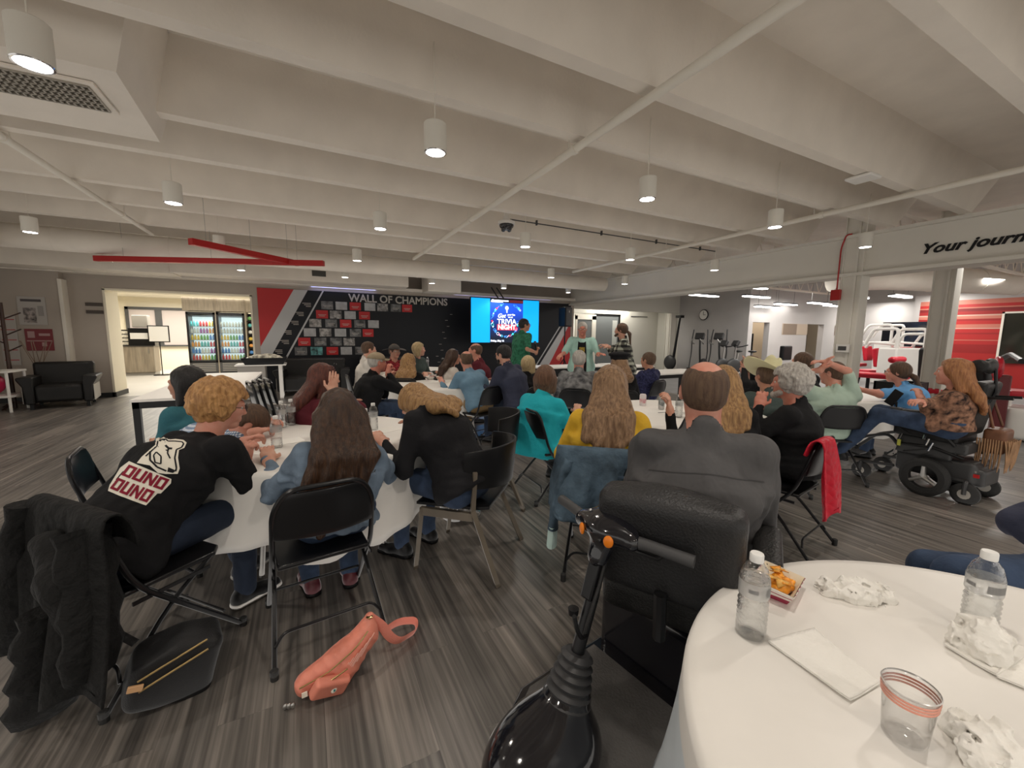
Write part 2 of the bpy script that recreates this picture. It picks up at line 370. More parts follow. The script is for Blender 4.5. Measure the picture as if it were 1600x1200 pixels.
# back wall with annex opening (X -3.81..-1.12, to 2.34 high) and meeting-room opening
b = MB(); b.box((-7, 11.9, 0), (-3.81, 12.2, 3.72)); b.box((-3.81, 11.9, 2.35), (-1.14, 12.2, 3.72)); b.box((-1.14, 11.9, 0), (8.55, 12.2, 3.72)); stru('wall_back', b, WALLM)
stru('wall_left', MB().box((-7.0, 11.7, 0), (-4.42, 11.9, 3.72)).box((-7.2, 8.2, 0), (-7.0, 11.9, 3.72)), WALLM)
stru('trim_4', MB().box((-4.44, 11.68, 0), (-4.38, 11.9, 2.5)), TRIMW)
b = MB()
b.box((-4.38, 11.86, 0), (-3.81, 11.9, .1)); b.box((-7, 11.66, 0), (-4.42, 11.7, .1)); stru('baseboard_back', b, BASEB)
b = MB(); b.box((-3.84, 11.88, 0), (-3.80, 12.55, 2.36)); b.box((-3.84, 11.88, 2.33), (-1.12, 12.3, 2.37)); b.box((-1.16, 11.88, 0), (-1.12, 12.55, 2.36)); stru('trim_5', b, CREAM)
stru('baseboard_annex', MB().box((-3.85, 11.86, 0), (-3.78, 12.55, .105)), BASEB)
# annex room
b = MB(); b.box((-7, 20.4, 0), (1, 20.6, 2.75)); b.box((-7, 12.2, 0), (-6.85, 20.5, 2.75)); b.box((.6, 12.2, 0), (.8, 20.5, 2.75)); stru('wall_annex', b, CREAM)
stru('ceiling_annex', MB().box((-7, 12.2, 2.75), (1, 20.6, 2.85)), mat('acoustic ceiling', (.72, .68, .58), .9))
stru('trim_6', MB().box((-5.2, 11.6, 2.64), (8.5, 11.9, 2.72)).box((-5.2, 10.95, 2.66), (-2.4, 11.62, 3.4)), WHITE)
# champions graphic wall
Y0 = 11.895
def poly(name, pts, y, m, d=.006, parent=None): return MB().prism(pts, d, (0, y, 0), (1, 0, 0), (0, 0, 1)).build(name, m, parent)
gw = thing('champions_wall_panel', 'large black graphic wall panel with red corner and champion photo grid', 'wall graphic', (0, Y0, 0))
g = MB().box((-1.0, -.022, 0), (8.4, 0, 2.55)); g.build('panel', BLACKW, gw)
def gp(name, pts, m, lift=.004): return MB().prism(pts, .004, (0, -.022-lift+.004, 0), (1, 0, 0), (0, 0, 1)).build(name, m, gw)
gp('red_corner', [(-1.0, 2.55), (-1.0, 1.10), (-.20, 2.55)], REDW)
gp('silver_band', [(-.20, 2.55), (-1.0, 1.10), (-1.0, .62), (-.93, .58), (.12, 2.55)], SILV)
gp('silver_line', [(.46, 2.55), (.50, 2.55), (-.62, .45), (-.67, .45)], SILV)
gp('red_corner', [(8.4, 1.95), (8.4, 0.38), (7.50, .38)], REDW)
gp('silver_band', [(8.4, 1.95), (8.4, 2.2), (7.1, .38), (7.5, .38)], SILV)
gp('silver_line', [(8.25, 2.15), (8.2, 2.15), (6.95, .38), (7.0, .38)], SILV)
TXT = mat('white vinyl lettering', (.62, .60, .56), .5); TXS = mat('silver raised lettering', (.40, .37, .33), .45)
text_on('lettering', 'WALL OF CHAMPIONS', .285, (1.10, -.03, 2.315), (1, 0, 0), (0, 0, 1), TXS, gw, .02, .006, sx=.95)
PG = [mat('dark photo print', (.13, .13, .13), .4, var=.8, vs_=9), mat('silver name plate', (.34, .34, .34), .35, metal=.3, var=.2), REDW, mat('black and white photo print', (.4, .38, .36), .4, var=.95, vs_=12, col2=(.03, .03, .03)), mat('teal photo print', (.10, .28, .28), .4, var=.9, vs_=12)]
rows = [(.40, 2.21, 'k.dsrs3kr', 1), (.55, 1.95, 'rb3sr', 0), (.35, 1.70, '3dsrds', 0), (.15, 1.44, 's3sdr', 0), (-.05, 1.20, 'rds3', 0), (-.2, .96, 'd4rsd', 0)]
TILE = [(0, [(.77, 's'), (1.12, 'r'), (1.50, 's'), (1.84, '3'), (2.2, 'd'), (2.52, 'r'), (.42, 'd')]), (1, [(.24+.05, 'r'), (.62, '3'), (.98, 's'), (1.35, 'r')]),
        (2, [(.12, '3'), (.50, 'd'), (.86, 'r'), (1.22, 'd'), (1.58, 's')]), (3, [(-.02, 's'), (.35, '3'), (.72, 's'), (1.10, 'd'), (1.43, 'r')]),
        (4, [(-.16, 'r'), (.22, 'd'), (.6, 'd'), (.93, '3')]), (5, [(-.25, 'd'), (.12, '4'), (.5, 'r'), (.85, 's'), (1.22, 'd')])]
TZ = [2.19, 1.95, 1.72, 1.475, 1.23, .985]
for r_, its in TILE:
    for x, c in its:
        q = 'dsr34'.index(c); MB().box((x-.0, -.034, TZ[r_]-.11), (x+.285, -.022, TZ[r_]+.10)).build('champion_plaque', PG[q], gw)
        if c in 'rd':
            for k in (0, 1): MB().box((x+.05+.02*k, -.036, TZ[r_]-.02-.035*k), (x+.235-.03*k, -.033, TZ[r_]-.008-.035*k)).build('plaque_text', TXS, gw)
    x = (-.02, -.2, -.33, -.5, -.57, -.73)[r_]
    for k in range(3): MB().box((x+.04*k, -.024, TZ[r_]+.02-.04*k), (x+.2, -.021, TZ[r_]+.035-.04*k)).build('caption_line', TXS, gw)
for k in range(9): MB().box((3.95-.05*k-.1*(k % 2), -.024, 2.05-.18*k), (4.03-.05*k-.1*(k % 2), -.021, 2.06-.18*k)).build('small_mark', TXS, gw)
lamp('wall_wash_light', 'AREA', (1.0, 11.80, 2.63), 2.2, (.35, .42, 1), 1.6, .04, (PI, 0, 0)); lamp('wall_wash_light', 'AREA', (5.5, 11.80, 2.63), 1.6, (.5, .5, 1), 4, .04, (PI, 0, 0))
tag(MB().box((-5.6+.65, 11.875, 0), (-5.5, 11.9, 0)).build('x', WALLM)) if 0 else None
for k, z in enumerate((2.02, 1.86)):
    sg = MB().box((-4.13-.0, 11.88, z-.04), (-3.86+.0, 11.9, z+.03)).build('wall_sign', mat('brown sign plate', (.06, .045, .035), .5)); tag(sg, ('upper' if k == 0 else 'lower')+' narrow dark brown sign strip left of the bright opening', 'sign', 'sign strips beside the opening')
# beam over gym side, columns
b = MB(); b.box((8.38, -5.5, 2.53), (8.62, 12.0, 3.18)); b.box((8.30, -5.5, 2.50), (8.70, 12.0, 2.555)); b.box((8.30, -5.5, 3.14), (8.70, 12.0, 3.19)); stru('trim_7', b, BEAMM)
def column(x, y, w=.3, d=.3, z1=3.72):
    b = MB(); t = .02
    b.box((x-w/2, y-d/2, 0), (x+w/2, y-d/2+t, z1)); b.box((x-w/2, y+d/2-t, 0), (x+w/2, y+d/2, z1)); b.box((x-w/2+.03, y-d/2+t, 0), (x+w/2-.03, y+d/2-t, z1)); b.box((x-w/2, y-.07, 0), (x-w/2+.03, y-.04, z1))
    return stru('trim_8', b, BEAMM)
column(8.46, 3.62, .28, .3, 3.72); column(10.4, 3.05, .28, .3, 3.72); column(8.5, -1.5)
column(13.85, 12.3, .3, .3, 2.42)
text_on('lettering', 'Your journey starts here', .20, (8.372, 2.80, 2.73), (0, -1, 0), (0, 0, 1), BLKM, bpy.data.objects['trim_7'], .01, .006, shear=.35, sx=1.12)
# gym & meeting-room walls
b = MB(); b.box((14, 9.0, 0), (14.2, 12.0, 3.72)); stru('wall_gym_side', b, WALLG)
GW = 9.0
b = MB(); b.box((14.2, GW, 2.0), (23, GW+.2, 3.72))
for x0, x1 in ((14.2, 14.25), (15.25, 17.75), (18.95, 23)): b.box((x0, GW, 0), (x1, GW+.2, 2.0))
stru('wall_gym_back', b, WALLG)
stru('trim_9', MB().box((14.25, GW+1.4, 0), (22, GW+1.6, 2.6)), mat('store room wall', (.50, .40, .28), .8)); lamp('store_light', 'AREA', (17, GW+.8, 2.5), 40, WARM, 4, .6)
def stripes():
    m = mat('red striped wall paint', (.5, .02, .02), .5); N, L, b = nodes(m); tc = N.new('ShaderNodeTexCoord'); sp = N.new('ShaderNodeSeparateXYZ'); L.new(tc.outputs['Object'], sp.inputs[0])
    mr = N.new('ShaderNodeMapRange'); mr.inputs[1].default_value = 0; mr.inputs[2].default_value = 3.4; L.new(sp.outputs[2], mr.inputs[0])
    R1, R2, P, W, D = (.36, .016, .015), (.26, .011, .011), (.42, .14, .10), (.50, .33, .26), (.16, .008, .009)
    st = [(0, R1), (.30, R2), (.38, R1), (.415, P), (.425, R1), (.475, R2), (.49, R1), (.525, W), (.535, P), (.57, R1), (.60, R2), (.62, P), (.645, W), (.66, R2), (.69, D), (.715, P), (.73, R1), (.755, P), (.80, W), (.82, P), (.87, R1), (.93, P)]
    r = ramp(N, st, 'CONSTANT'); L.new(mr.outputs[0], r.inputs[0]); L.new(r.outputs[0], b.inputs['Base Color']); return m
stru('wall_right', MB().box((19.0, -3, 0), (19.2, 6.15, 2.72)), stripes())
stru('wall_gym_far', MB().box((21.4, 5.9, 0), (21.6, 9.2, 3.72)).box((19.0, 6.15, 0), (21.6, 6.3, 3.72)), WALLG); stru('wall_right_upper', MB().box((19.0, -3, 2.72), (19.2, 6.15, 3.72)), WALLG)
b = MB(); b.box((8.55, 12.0, 2.42), (14.0, 12.15, 3.72)); b.box((14.0, 12.0, 0), (14.2, 15, 3.72)); stru('wall_meeting_room', b, mat('meeting room wall', (.62, .60, .54), .8))
stru('wall_meeting_back', MB().box((8.6, 15.0, 0), (14.2, 15.2, 3.0)).box((8.5, 12.2, 0), (8.62, 15, 3)), mat('meeting room wall', (.62, .60, .54), .8))
stru('ceiling_meeting', MB().box((8.6, 12.1, 2.9), (14.2, 15.2, 3.0)), WHITE)
# truss-like joists, ducts in gym
for i, y in enumerate((1.0, 3.4, 5.8, 8.2)):
    b = MB(); b.box((8.7, y-.03, 3.05), (19, y+.03, 3.11)); b.box((8.7, y-.03, 3.55), (19, y+.03, 3.61))
    for k in range(17): x = 8.9+.6*k; b.tube([(x, y, 3.08), (x+.3, y, 3.58), (x+.6, y, 3.08)], .012, 6)
    stru('trim_10', b, WHITE)
def duct(name, label, pts, r, m=WHITE, seams=1):
    t = thing(name, label, 'duct', pts[0]); o = Vector(pts[0]); P = [Vector(p)-o for p in pts]
    MB().tube(rpath(P, r*1.6, 6), r, 28).build('duct_run', m, t)
    for a, b_ in zip(P[:-1], P[1:]):
        L_ = (b_-a).length; d = (b_-a).normalized(); n = int(L_/1.5)
        for k in range(1, n+1): MB().tube([a+d*(k*1.5-.01), a+d*(k*1.5+.01)], r*1.03, 28).build('seam', m, t)
    return t
duct('round_duct', 'long white round duct under the ceiling in front of the champions wall', [(-5.1, 9.55, 2.95), (7.9, 9.55, 2.95)], .19)
duct('round_duct', 'white round duct above the gym equipment', [(11.3, 5.3, 2.86), (12.2, 4.6, 2.90), (16.8, 3.6, 2.93)], .30)
duct('round_duct', 'white round duct elbow over the seating at far left', [(-5.6, 6.8, 2.9), (-4.55, 8.3, 2.85), (-4.35, 9.3, 2.9)], .26)
# supply boxes above the champions wall
def bulkhead(name, label, lo, hi, parts=()):
    t = thing(name, label, 'duct', ((lo[0]+hi[0])/2, (lo[1]+hi[1])/2, lo[2])); o = Vector(t.location)
    MB().box(*[tuple(Vector(v)-o) for v in (lo, hi)]).build('casing', WHITE, t, bevel=.01)
    for nm, l, h, mm in parts: MB().box(*[tuple(Vector(v)-o) for v in (l, h)]).build(nm, mm, t)
GRIL = mat('dark louvre', (.07, .068, .06), .5)
bulkhead('rectangular_duct', 'long white boxed duct above the champions lettering with small grille', (-2.45, 10.9, 2.68), (2.5, 11.5, 3.08), [('grille', (.22, 10.885, 2.80), (.52, 10.9, 2.93), GRIL)])
bulkhead('rectangular_duct', 'short white boxed duct between the long boxed duct and the big screen', (3.05, 11.0, 2.62), (4.0, 11.7, 3.05))
# near-left supply duct with grille
t = thing('air_supply_duct', 'white boxed ceiling duct with dark square air grille at upper left', 'duct', (-3.4, 4.0, 3.05))
MB().add([(-4, -.45, 0), (2.43, -.45, 0), (2.38, .62, 0), (-4, .62, 0), (-4, -.6, .66), (2.62, -.6, .66), (2.55, .75, .66), (-4, .75, .66)], [(3, 2, 1, 0), (0, 1, 5, 4), (1, 2, 6, 5), (2, 3, 7, 6), (0, 4, 7, 3)]).build('casing', WHITE, t)
g = MB(); gx0, gx1, gy0, gy1 = 1.45, 2.22, -.22, .12
MB().box((gx0, gy0, -.012), (gx1, gy1, -.002)).build('grille_back', mat('grille shadow', (.03, .028, .025), .8), t)
for k in range(23): x = gx0+(gx1-gx0)*k/22; g.box((x-.006, gy0, -.03), (x+.006, gy1, -.01))
for k in range(7): y = gy0+(gy1-gy0)*k/6; g.box((gx0, y-.006, -.03), (gx1, y+.006, -.01))
g.build('grille', mat('grille blades', (.34, .31, .26), .5), t)
g = MB(); g.box((gx0-.04, gy0-.04, -.02), (gx1+.04, gy0, -.004)); g.box((gx0-.04, gy1, -.02), (gx1+.04, gy1+.04, -.004)); g.box((gx1, gy0, -.02), (gx1+.04, gy1, -.004)); g.box((gx0-.04, gy0, -.02), (gx0, gy1, -.004)); g.build('grille_frame', WHITE, t)
# sprinkler pipes
def pipe(label, x, y0, y1, z, r=.034):
    t = thing('sprinkler_pipe', label, 'pipe', (x, y0, z)); MB().tube([(0, 0, 0), (0, y1-y0, 0)], r, 14).build('pipe_run', TRIMW, t)
    y = y0+.8
    while y < y1:
        MB().tube([(0, y-y0-.025, 0), (0, y-y0+.025, 0)], r*1.3, 14).build('coupling', TRIMW, t); MB().tube([(0, y-y0+.1, r), (0, y-y0+.1, 3.7-z)], .006, 6).build('hanger_rod', TRIMW, t); y += 2.6
pipe('white sprinkler pipe crossing the middle of the ceiling', 2.26, -5.4, 9.3, 3.13); pipe('white sprinkler pipe along the ceiling near the gym beam', 6.40, -5.4, 9.0, 3.13); pipe('white sprinkler pipe along the ceiling at the left', -2.28, 2.0, 9.3, 3.13)
# pendants: grid of cylinder downlights
pc = mat('white lamp housing', (.70, .67, .60), .5); first = None
cols = ['leftmost', 'second from left', 'third from left', 'third from right', 'second from right', 'rightmost']; rws = {3.0: 'nearest row', 5.4: 'second row', 7.9: 'third row', 10.35: 'farthest row', .6: 'row overhead', -1.8: 'row behind the viewer', -4.2: 'last row behind'}
for y in LY:
    for ix, x in enumerate(LX):
        if y < 2 : continue
        lb = 'white cylinder pendant downlight, %s in the %s' % (cols[ix], rws[y])
        if first is None:
            first = thing('pendant_light', lb, 'lamp', (x, y, 2.75), group='cylinder pendant downlights')
            MB().lathe([(.078, 0), (.08, .005), (.08, .19), (.074, .197), (.012, .2)], 28).build('housing', pc, first)
            MB().lathe([(.066, -.002), (.076, -.004), (.079, .002)], 28, cap=False).build('trim_ring', CHR, first)
            MB().lathe([(.067, -.0012), (.067, -.0025)], 28).build('diffuser', GLOW, first)
            MB().tube([(0, 0, .2), (0, 0, .96)], .004, 6).build('cord', TRIMW, first)
        else: dup(first, (x, y, 2.75), 0, lb)
# red crossed suspended bars
def bar(label, a, b):
    a, b = Vector(a), Vector(b); t = thing('linear_ceiling_bar', label, 'decoration', a); d = b-a; L_ = d.length
    ang = math.atan2(d.y, d.x); R = Matrix.Rotation(ang, 3, 'Z'); q = MB(); q.M = Matrix.Rotation(ang, 4, 'Z'); q.box((0, -.045, -.045), (L_, .045, .045)); q.build('bar', REDM, t, bevel=.004)
    for s in (.12, .5, .88): MB().tube([d*s+Vector((0, 0, .04)), d*s+Vector((0, 0, 3.7-a.z))], .003, 6).build('cable', STEEL, t)
bar('long red suspended bar, the flatter one of the crossing pair', (-3.13, 9.56, 2.68), (.36, 8.06, 2.68)); bar('shorter red suspended bar crossing over the long one', (-1.36, 7.20, 2.70), (-.05, 8.45, 2.62))
# ceiling devices
t = thing('wifi_access_point', 'flat white square device mounted under a ceiling rib', 'device', (5.45, 2.36, 3.19)); MB().box((-.12, -.12, -.035), (.12, .12, -.005)).build('casing', WHP, t, bevel=.01); MB().box((-.09, -.09, -.006), (.09, .09, .0)).build('bracket', BLKM, t)
t = thing('dome_camera', 'black and white multi lens dome camera hanging from the ceiling', 'camera', (3.0, 6.1, 3.19)); MB().lathe([(.055, 0), (.055, .05), (.13, .06), (.14, .1), (.06, .14), (.03, .3)][::1], 22, (0, 0, -.02)).build('housing', WHP, t)
MB().ell((0, 0, .03), (.12, .12, .08)).build('smoked_dome', BLKG, t)
for k in range(4): a = k*PI/2+.4; MB().ell((.07*math.cos(a), .07*math.sin(a), -.03), (.035, .035, .035)).build('lens', BLKG, t)
t = thing('ceiling_conduit', 'thin dark conduit running along a ceiling rib from the dome camera', 'pipe', (3.1, 6.16, 3.34)); MB().tube([(0, 0, 0), (5.1, 0, 0)], .010, 8).build('conduit', DKM, t)
for x in (.5, 1.9, 3.3, 4.6): MB().box((x-.01, -.02, -.03), (x+.01, .02, .05)).build('clamp', DKM, t)
# fire alarm riser on column
t = thing('fire_alarm_riser', 'red fire alarm pull box on red conduit beside the column', 'alarm', (8.30, 3.80, 2.2)); MB().box((-.05, -.07, -.09), (.02, .07, .09)).build('pull_box', REDM, t, bevel=.008); MB().tube(rpath([(0, 0, .09), (0, .0, .80), (0, -.06, 1.0), (0, -.14, 1.0)], .08), .012, 8).build('conduit', REDM, t)
# wall switch on column
t = thing('wall_control_box', 'small framed control panel on the gym column', 'switch', (8.30, 3.62, 1.28)); MB().box((-.02, -.1, -.07), (.01, .1, .07)).build('frame', WHP, t, bevel=.005); MB().box((-.026, -.06, -.035), (-.018, .06, .035)).build('display', DKM, t)
for px, py, z in ((1087, 468, 2.6), (1172, 475, 2.66), (1162, 463, 2.72), (1243, 488, 2.5), (1233, 493, 2.45), (1268, 456, 2.9), (1298, 485, 2.55), (1588, 452, 2.85), (1556, 451, 2.85), (1360, 476, 2.7), (1192, 497, 2.4), (1222, 481, 2.6), (1373, 493, 2.6), (1206, 490, 2.5)): 
    pass
GL = [(11.2, 8.7, 2.72), (12.9, 8.1, 2.72), (11.9, 7.6, 2.9), (15.6, 7.6, 2.6), (15.4, 6.5, 2.7), (13.4, 5.6, 2.9), (17.2, 7.9, 2.6), (16.6, 3.75, 2.78), (17.6, 3.5, 2.78), (16.7, 5.9, 2.75), (14.5, 8.7, 2.5), (15.8, 8.8, 2.65)]
first = None
for k, (x, y, z) in enumerate(GL):
    if k == 0:
        first = thing('strip_light', 'suspended white strip light over the gym, number one from the stage end', 'lamp', (x, y, z), group='strip lights over the gym')
        MB().box((-.62, -.09, .03), (.62, .09, .07)).build('housing', BLKM, first); MB().box((-.6, -.085, 0), (.6, .085, .03)).build('diffuser', STRIP, first)
        for s in (-.5, .5): MB().tube([(s, 0, .07), (s, 0, 3.73-z)], .004, 6).build('cable', DKM, first)
    else: dup(first, (x, y, z), 0)
def pixx(o): d = np.array(o.location)-np.array([0, 0, CAM_H]); return (d@RX)/(d@RF)
for k, o in enumerate(sorted([o for o in bpy.data.objects if o.name.startswith('strip_light') and o.parent is None], key=pixx)): o['label'] = 'suspended strip light over the gym, %s counted from the left' % ('first second third fourth fifth sixth seventh eighth ninth tenth eleventh twelfth'.split()[k])
# ================================================================ people
def skin_mat(name, c): return mat(name, c, .5, var=.10, vs_=18, bump=.08, bs=220, col2=(c[0]*.92, c[1]*.72, c[2]*.68))
SK = {'fair': skin_mat('fair skin', (.62, .36, .26)), 'pink': skin_mat('pink skin', (.60, .30, .22)), 'tan': skin_mat('tan skin', (.48, .26, .17)), 'ruddy': skin_mat('ruddy skin', (.56, .24, .17))}
LIP = mat('lips', (.42, .14, .12), .45); EYE = mat('eye white', (.75, .72, .68), .2); IRIS = mat('iris', (.05, .035, .02), .15)
def hair_mat(name, c, c2=None, rough=.42, sc=9):
    return mat(name, c, rough, var=.6, vs_=sc, stretch=(9, 9, .8), bump=.7, bs=34, col2=c2 or tuple(x*.42 for x in c), sheen=0)
def unit(v): v = np.array(v, float); return v/(np.linalg.norm(v)+1e-9)
def rotm(yaw=0, pitch=0, roll=0):      # columns: right, forward, up; yaw clockwise, pitch up, all degrees
    y, p, r = map(math.radians, (yaw, pitch, roll)); f = np.array([math.sin(y)*math.cos(p), math.cos(y)*math.cos(p), math.sin(p)])
    r0 = np.array([math.cos(y), -math.sin(y), 0]); u0 = np.cross(r0, f); rt = math.cos(r)*r0+math.sin(r)*u0; return np.stack([rt, f, np.cross(rt, f)], 1)
def elbow(S, W, L1, L2, hint):
    S, W = np.array(S, float), np.array(W, float); d = W-S; n = np.linalg.norm(d); L = L1+L2
    if n > L*.985: W = S+d/n*L*.985; d = W-S; n = L*.985
    a = (L1*L1-L2*L2+n*n)/(2*n); h = math.sqrt(max(L1*L1-a*a, 1e-6)); u = d/n; q = np.array(hint, float); q = q-u*(q@u); q = unit(q)
    return S+u*a+q*h, W
def xf(prims, R, o, s=1.0):            # place prims of a local frame into person space
    out = []
    for p in prims:
        q = dict(p)
        for key in ('a', 'b', 'c'):
            if key in q: q[key] = o+R@(q[key]*s)
        for key in ('ra', 'rb'):
            if key in q: q[key] = q[key]*s
        if 'r' in q: q['r'] = q['r']*s
        if 'h' in q: q['h'] = q['h']*s; q['rd'] = q['rd']*s
        if q['t'] in 'eb': q['R'] = R if q['R'] is None else R@q['R']
        if q['t'] == 'h': q['n'] = R@q['n']
        if q.get('ax') is not None: q['ax'] = R@q['ax']
        out.append(q)
    return out
HEAD = [ell((0, -.018, .028), (.077, .096, .088)), ell((0, .022, -.022), (.064, .072, .088)), cone((0, .0, -.052), (0, .055, -.088), .056, .027), ell((0, .066, -.094), (.022, .018, .016)),
        cone((-.037, .07, -.022), (-.03, .066, -.045), .022, .018), cone((.037, .07, -.022), (.03, .066, -.045), .022, .018),
        cone((-.034, .082, .022), (.034, .082, .022), .013), cone((0, .086, .008), (0, .103, -.026), .0085, .0125, k=.014), ell((-.012, .1, -.028), (.008, .009, .007), k=.008), ell((.012, .1, -.028), (.008, .009, .007), k=.008),
        ell((-.033, .1, .002), (.017, .017, .012), sub=True, k=.012), ell((.033, .1, .002), (.017, .017, .012), sub=True, k=.012),
        cone((-.02, .086, -.056), (.02, .086, -.056), .0085, k=.008), cone((-.016, .086, -.067), (.016, .086, -.067), .009, k=.006), cone((-.024, .098, -.0612), (.024, .098, -.0612), .0028, sub=True, k=.004),
        ell((-.079, -.008, -.004), (.009, .02, .031), R=rotm(-18), k=.006), ell((.079, -.008, -.004), (.009, .02, .031), R=rotm(18), k=.006),
        ell((-.089, -.004, .0), (.006, .011, .019), R=rotm(-18), sub=True, k=.005), ell((.089, -.004, .0), (.006, .011, .019), R=rotm(18), sub=True, k=.005)]
def hand(side, curl=.5, thick=1.0):    # local: wrist at 0, +Y fingers, +Z back of the hand, thumb to -X*side
    s = side; P = [ell((0, .048, 0), (.040, .052, .016), k=.012), cone((0, -.02, 0), (0, .02, 0), .027*thick, .026, wide=1.25, ax=(1, 0, 0), k=.012)]
    for i, (x, L) in enumerate(((-.029, .068), (-.0095, .077), (.0105, .072), (.0285, .056))):
        x = x*s*1.0; c = curl*(1+.12*i); a = np.array([x, .088, .002]); l1, l2, l3 = L*.45, L*.31, L*.24
        for l, ang, r0, r1 in ((l1, c*.55, .0096, .0088), (l2, c*1.45, .0088, .008), (l3, c*2.1, .008, .0068)):
            b = a+l*np.array([x*.9*(1-c*.5), math.cos(ang), -math.sin(ang)]); P.append(cone(a, b, r0*thick, r1*thick, k=.0035)); a = b
    a = np.array([-.030*s, .022, -.004]); b = a+np.array([-.026*s, .026, -.010-.01*curl]); c_ = b+np.array([-.008*s*(1-curl), .030, -.010-.012*curl])
    P += [cone(a, b, .0135, .0105, k=.01), cone(b, c_, .0105, .008, k=.004)]; return P

def person(label, hd, yaw, lean=(0, .06), hy=0, hp=0, hr=0, lh=(-.2, .35, .75), rh=(.2, .35, .75), skin='fair', hair='short', hc=None, top=None, sleeve=1.0, pants=None, shoes=None,
           bulk=1.0, legs=None, vox=.02, hv=.012, av=.008, stand=False, hips=None, curl=(.5, .5), hd_dir=(None, None), hint=(None, None), wr=1.0, hscale=1.0, fem=False, pz=None, extra=None, glasses=False, twist=0,
           hem=0, collar=True, fold=1.0, nup=0, hw=1, group=None, hdn=(None, None), beard=False, smile=False, hood=False):
    """hd: world position of the head centre; yaw: facing, clockwise from +Y; every other point in the person's own frame (x right, y front, z up from floor)."""
    R = rotm(yaw); hd = np.array(hd, float); hoff = np.array([lean[0]*1.12, lean[1]*1.18+.03, 0])
    base = hd-R@hoff; base = np.array([base[0], base[1], 0.]); rz = -math.radians(yaw)
    t = thing('person', label, 'person', base, rz, group); H = R.T@(hd-base)
    loc = lambda q: R.T@(at(*q[:3])-base) if q is not None and len(q) == 4 else q      # 4-tuples are photo pixel + depth
    lh, rh = loc(lh), loc(rh); legs = [loc(q) for q in legs] if legs else legs
    pz = pz or (.96 if stand else .56); P = np.array([0, 0, pz]) if hips is None else np.array([*hips, pz])
    HR = rotm(hy, hp, hr); nb = H+HR@np.array([0, -.03, -.10*hscale]); N = np.array([lean[0], lean[1], nb[2]-.075]); N = .5*N+.5*np.array([nb[0], nb[1]-.03, nb[2]-.075]); N[2] += nup
    tw = math.radians(twist); rt = np.array([math.cos(tw), -math.sin(tw), 0]); u = unit(N-P); rt = unit(rt-u*(rt@u)); fw = np.cross(u, rt)
    T = np.linalg.norm(N-P); sw = .172*(.5+.5*bulk)*(.93 if fem else 1)
    C = P+(N-P)*.62-fw*.015*abs(lean[1])*4; S = [N-rt*sw-u*.045, N+rt*sw-u*.045]
    tops = [cone(P-u*.02, P+(C-P)*.5, .148*bulk, .132*bulk*(.95 if fem else 1), 1.28, rt), cone(P+(C-P)*.5, C, .132*bulk, .138*bulk, 1.30, rt), cone(C, N-u*.075, .138*bulk, .078, 1.50, rt), cone(S[0]+rt*.02, S[1]-rt*.02, .062, .062), cone(N-u*.06, N+u*.015, .085, .062)]
    sk = []; slv = []; arms = []; wrists = []
    for i, (hand_at, side) in enumerate(((lh, -1), (rh, 1))):
        hint_ = hint[i] if hint[i] is not None else (side*.45, -.25, -1)
        E, W = elbow(S[i], hand_at, .285*hscale, .255*hscale, hint_); wrists.append(W); dd = unit(W-E)
        ea = .060*(.55+.45*bulk)*(.9 if fem else 1)
        arms.append([cone(S[i], E, ea*.9, .040, k=.02), cone(E, W, .040, .024, k=.015)])
        f_ = np.array(hd_dir[i], float) if hd_dir[i] is not None else dd; f_ = unit(f_); nrm = np.array(hdn[i] if hdn[i] is not None else (0, -.1, 1), float); nrm = unit(nrm-f_*(nrm@f_)); hx = np.cross(f_, nrm)
        HMat = np.stack([hx, f_, nrm], 1); arms[-1].append((xf(hand(side, curl[i]), HMat, W, hscale)))
        if sleeve > 0:
            if sleeve <= .55: q = S[i]+(E-S[i])*(sleeve/.5); slv.append([cone(S[i], q, ea+.012, .058, k=.035)])
            else:
                q = E+(W-E)*min(1, (sleeve-.5)/.5)*.97; slv.append([cone(S[i], E, ea+.010, .050, k=.035), cone(E, q, .050, .036 if sleeve < 1 else .032, k=.03)])
    K = []; A = []
    lg = legs or ([(-.10, .02, .50), (-.10, -.02, .09), (.10, .02, .50), (.10, -.02, .09)] if stand else [(-.11, .43, .53), (-.12, .42, .09), (.11, .43, .53), (.12, .40, .09)])
    K = [np.array(lg[0], float), np.array(lg[2], float)]; A = [np.array(lg[1], float), np.array(lg[3], float)]; HJ = [P+np.array([-.09, 0, -.03]), P+np.array([.09, 0, -.03])]
    # --- body: one continuous surface, finer where the skin shows
    pc = []
    bod = [dict(p, ra=p['ra']-.03, rb=p['rb']-.026) for p in tops]; bod[0]['a'] = P+u*.03; bod = bod+[cone(N-u*.03, nb+HR@np.array([0, .01, .03]), .055, .05)]
    for j in (0, 1): bod += [dict(p, ra=p['ra']-.006, rb=p['rb']-.006) for p in arms[j][:1]]+[cone(HJ[j], K[j], .075*bulk**.5, .05), cone(K[j], A[j], .048, .034)]
    pc.append((*sdf(bod, max(vox, .02), .04), 0))
    neck = [cone((0, -.022, -.05), HR.T@(N-H)/hscale*.85+np.array([0, 0, 0]), .050 if fem else .058, .056 if fem else .066, k=.03)]
    hdP = list(HEAD)
    if smile: hdP += [cone((-.03, .098, -.055), (-.02, .1, -.0612), .0026, sub=True, k=.004), cone((.03, .098, -.055), (.02, .1, -.0612), .0026, sub=True, k=.004)]
    def hslot(c):
        L = (c-H)@HR/hscale; m_ = np.zeros(len(c), int); m_[(abs(L[:, 0]) < .023) & (L[:, 1] > .083) & (L[:, 2] < -.05) & (L[:, 2] > -.072)] = 1; return m_
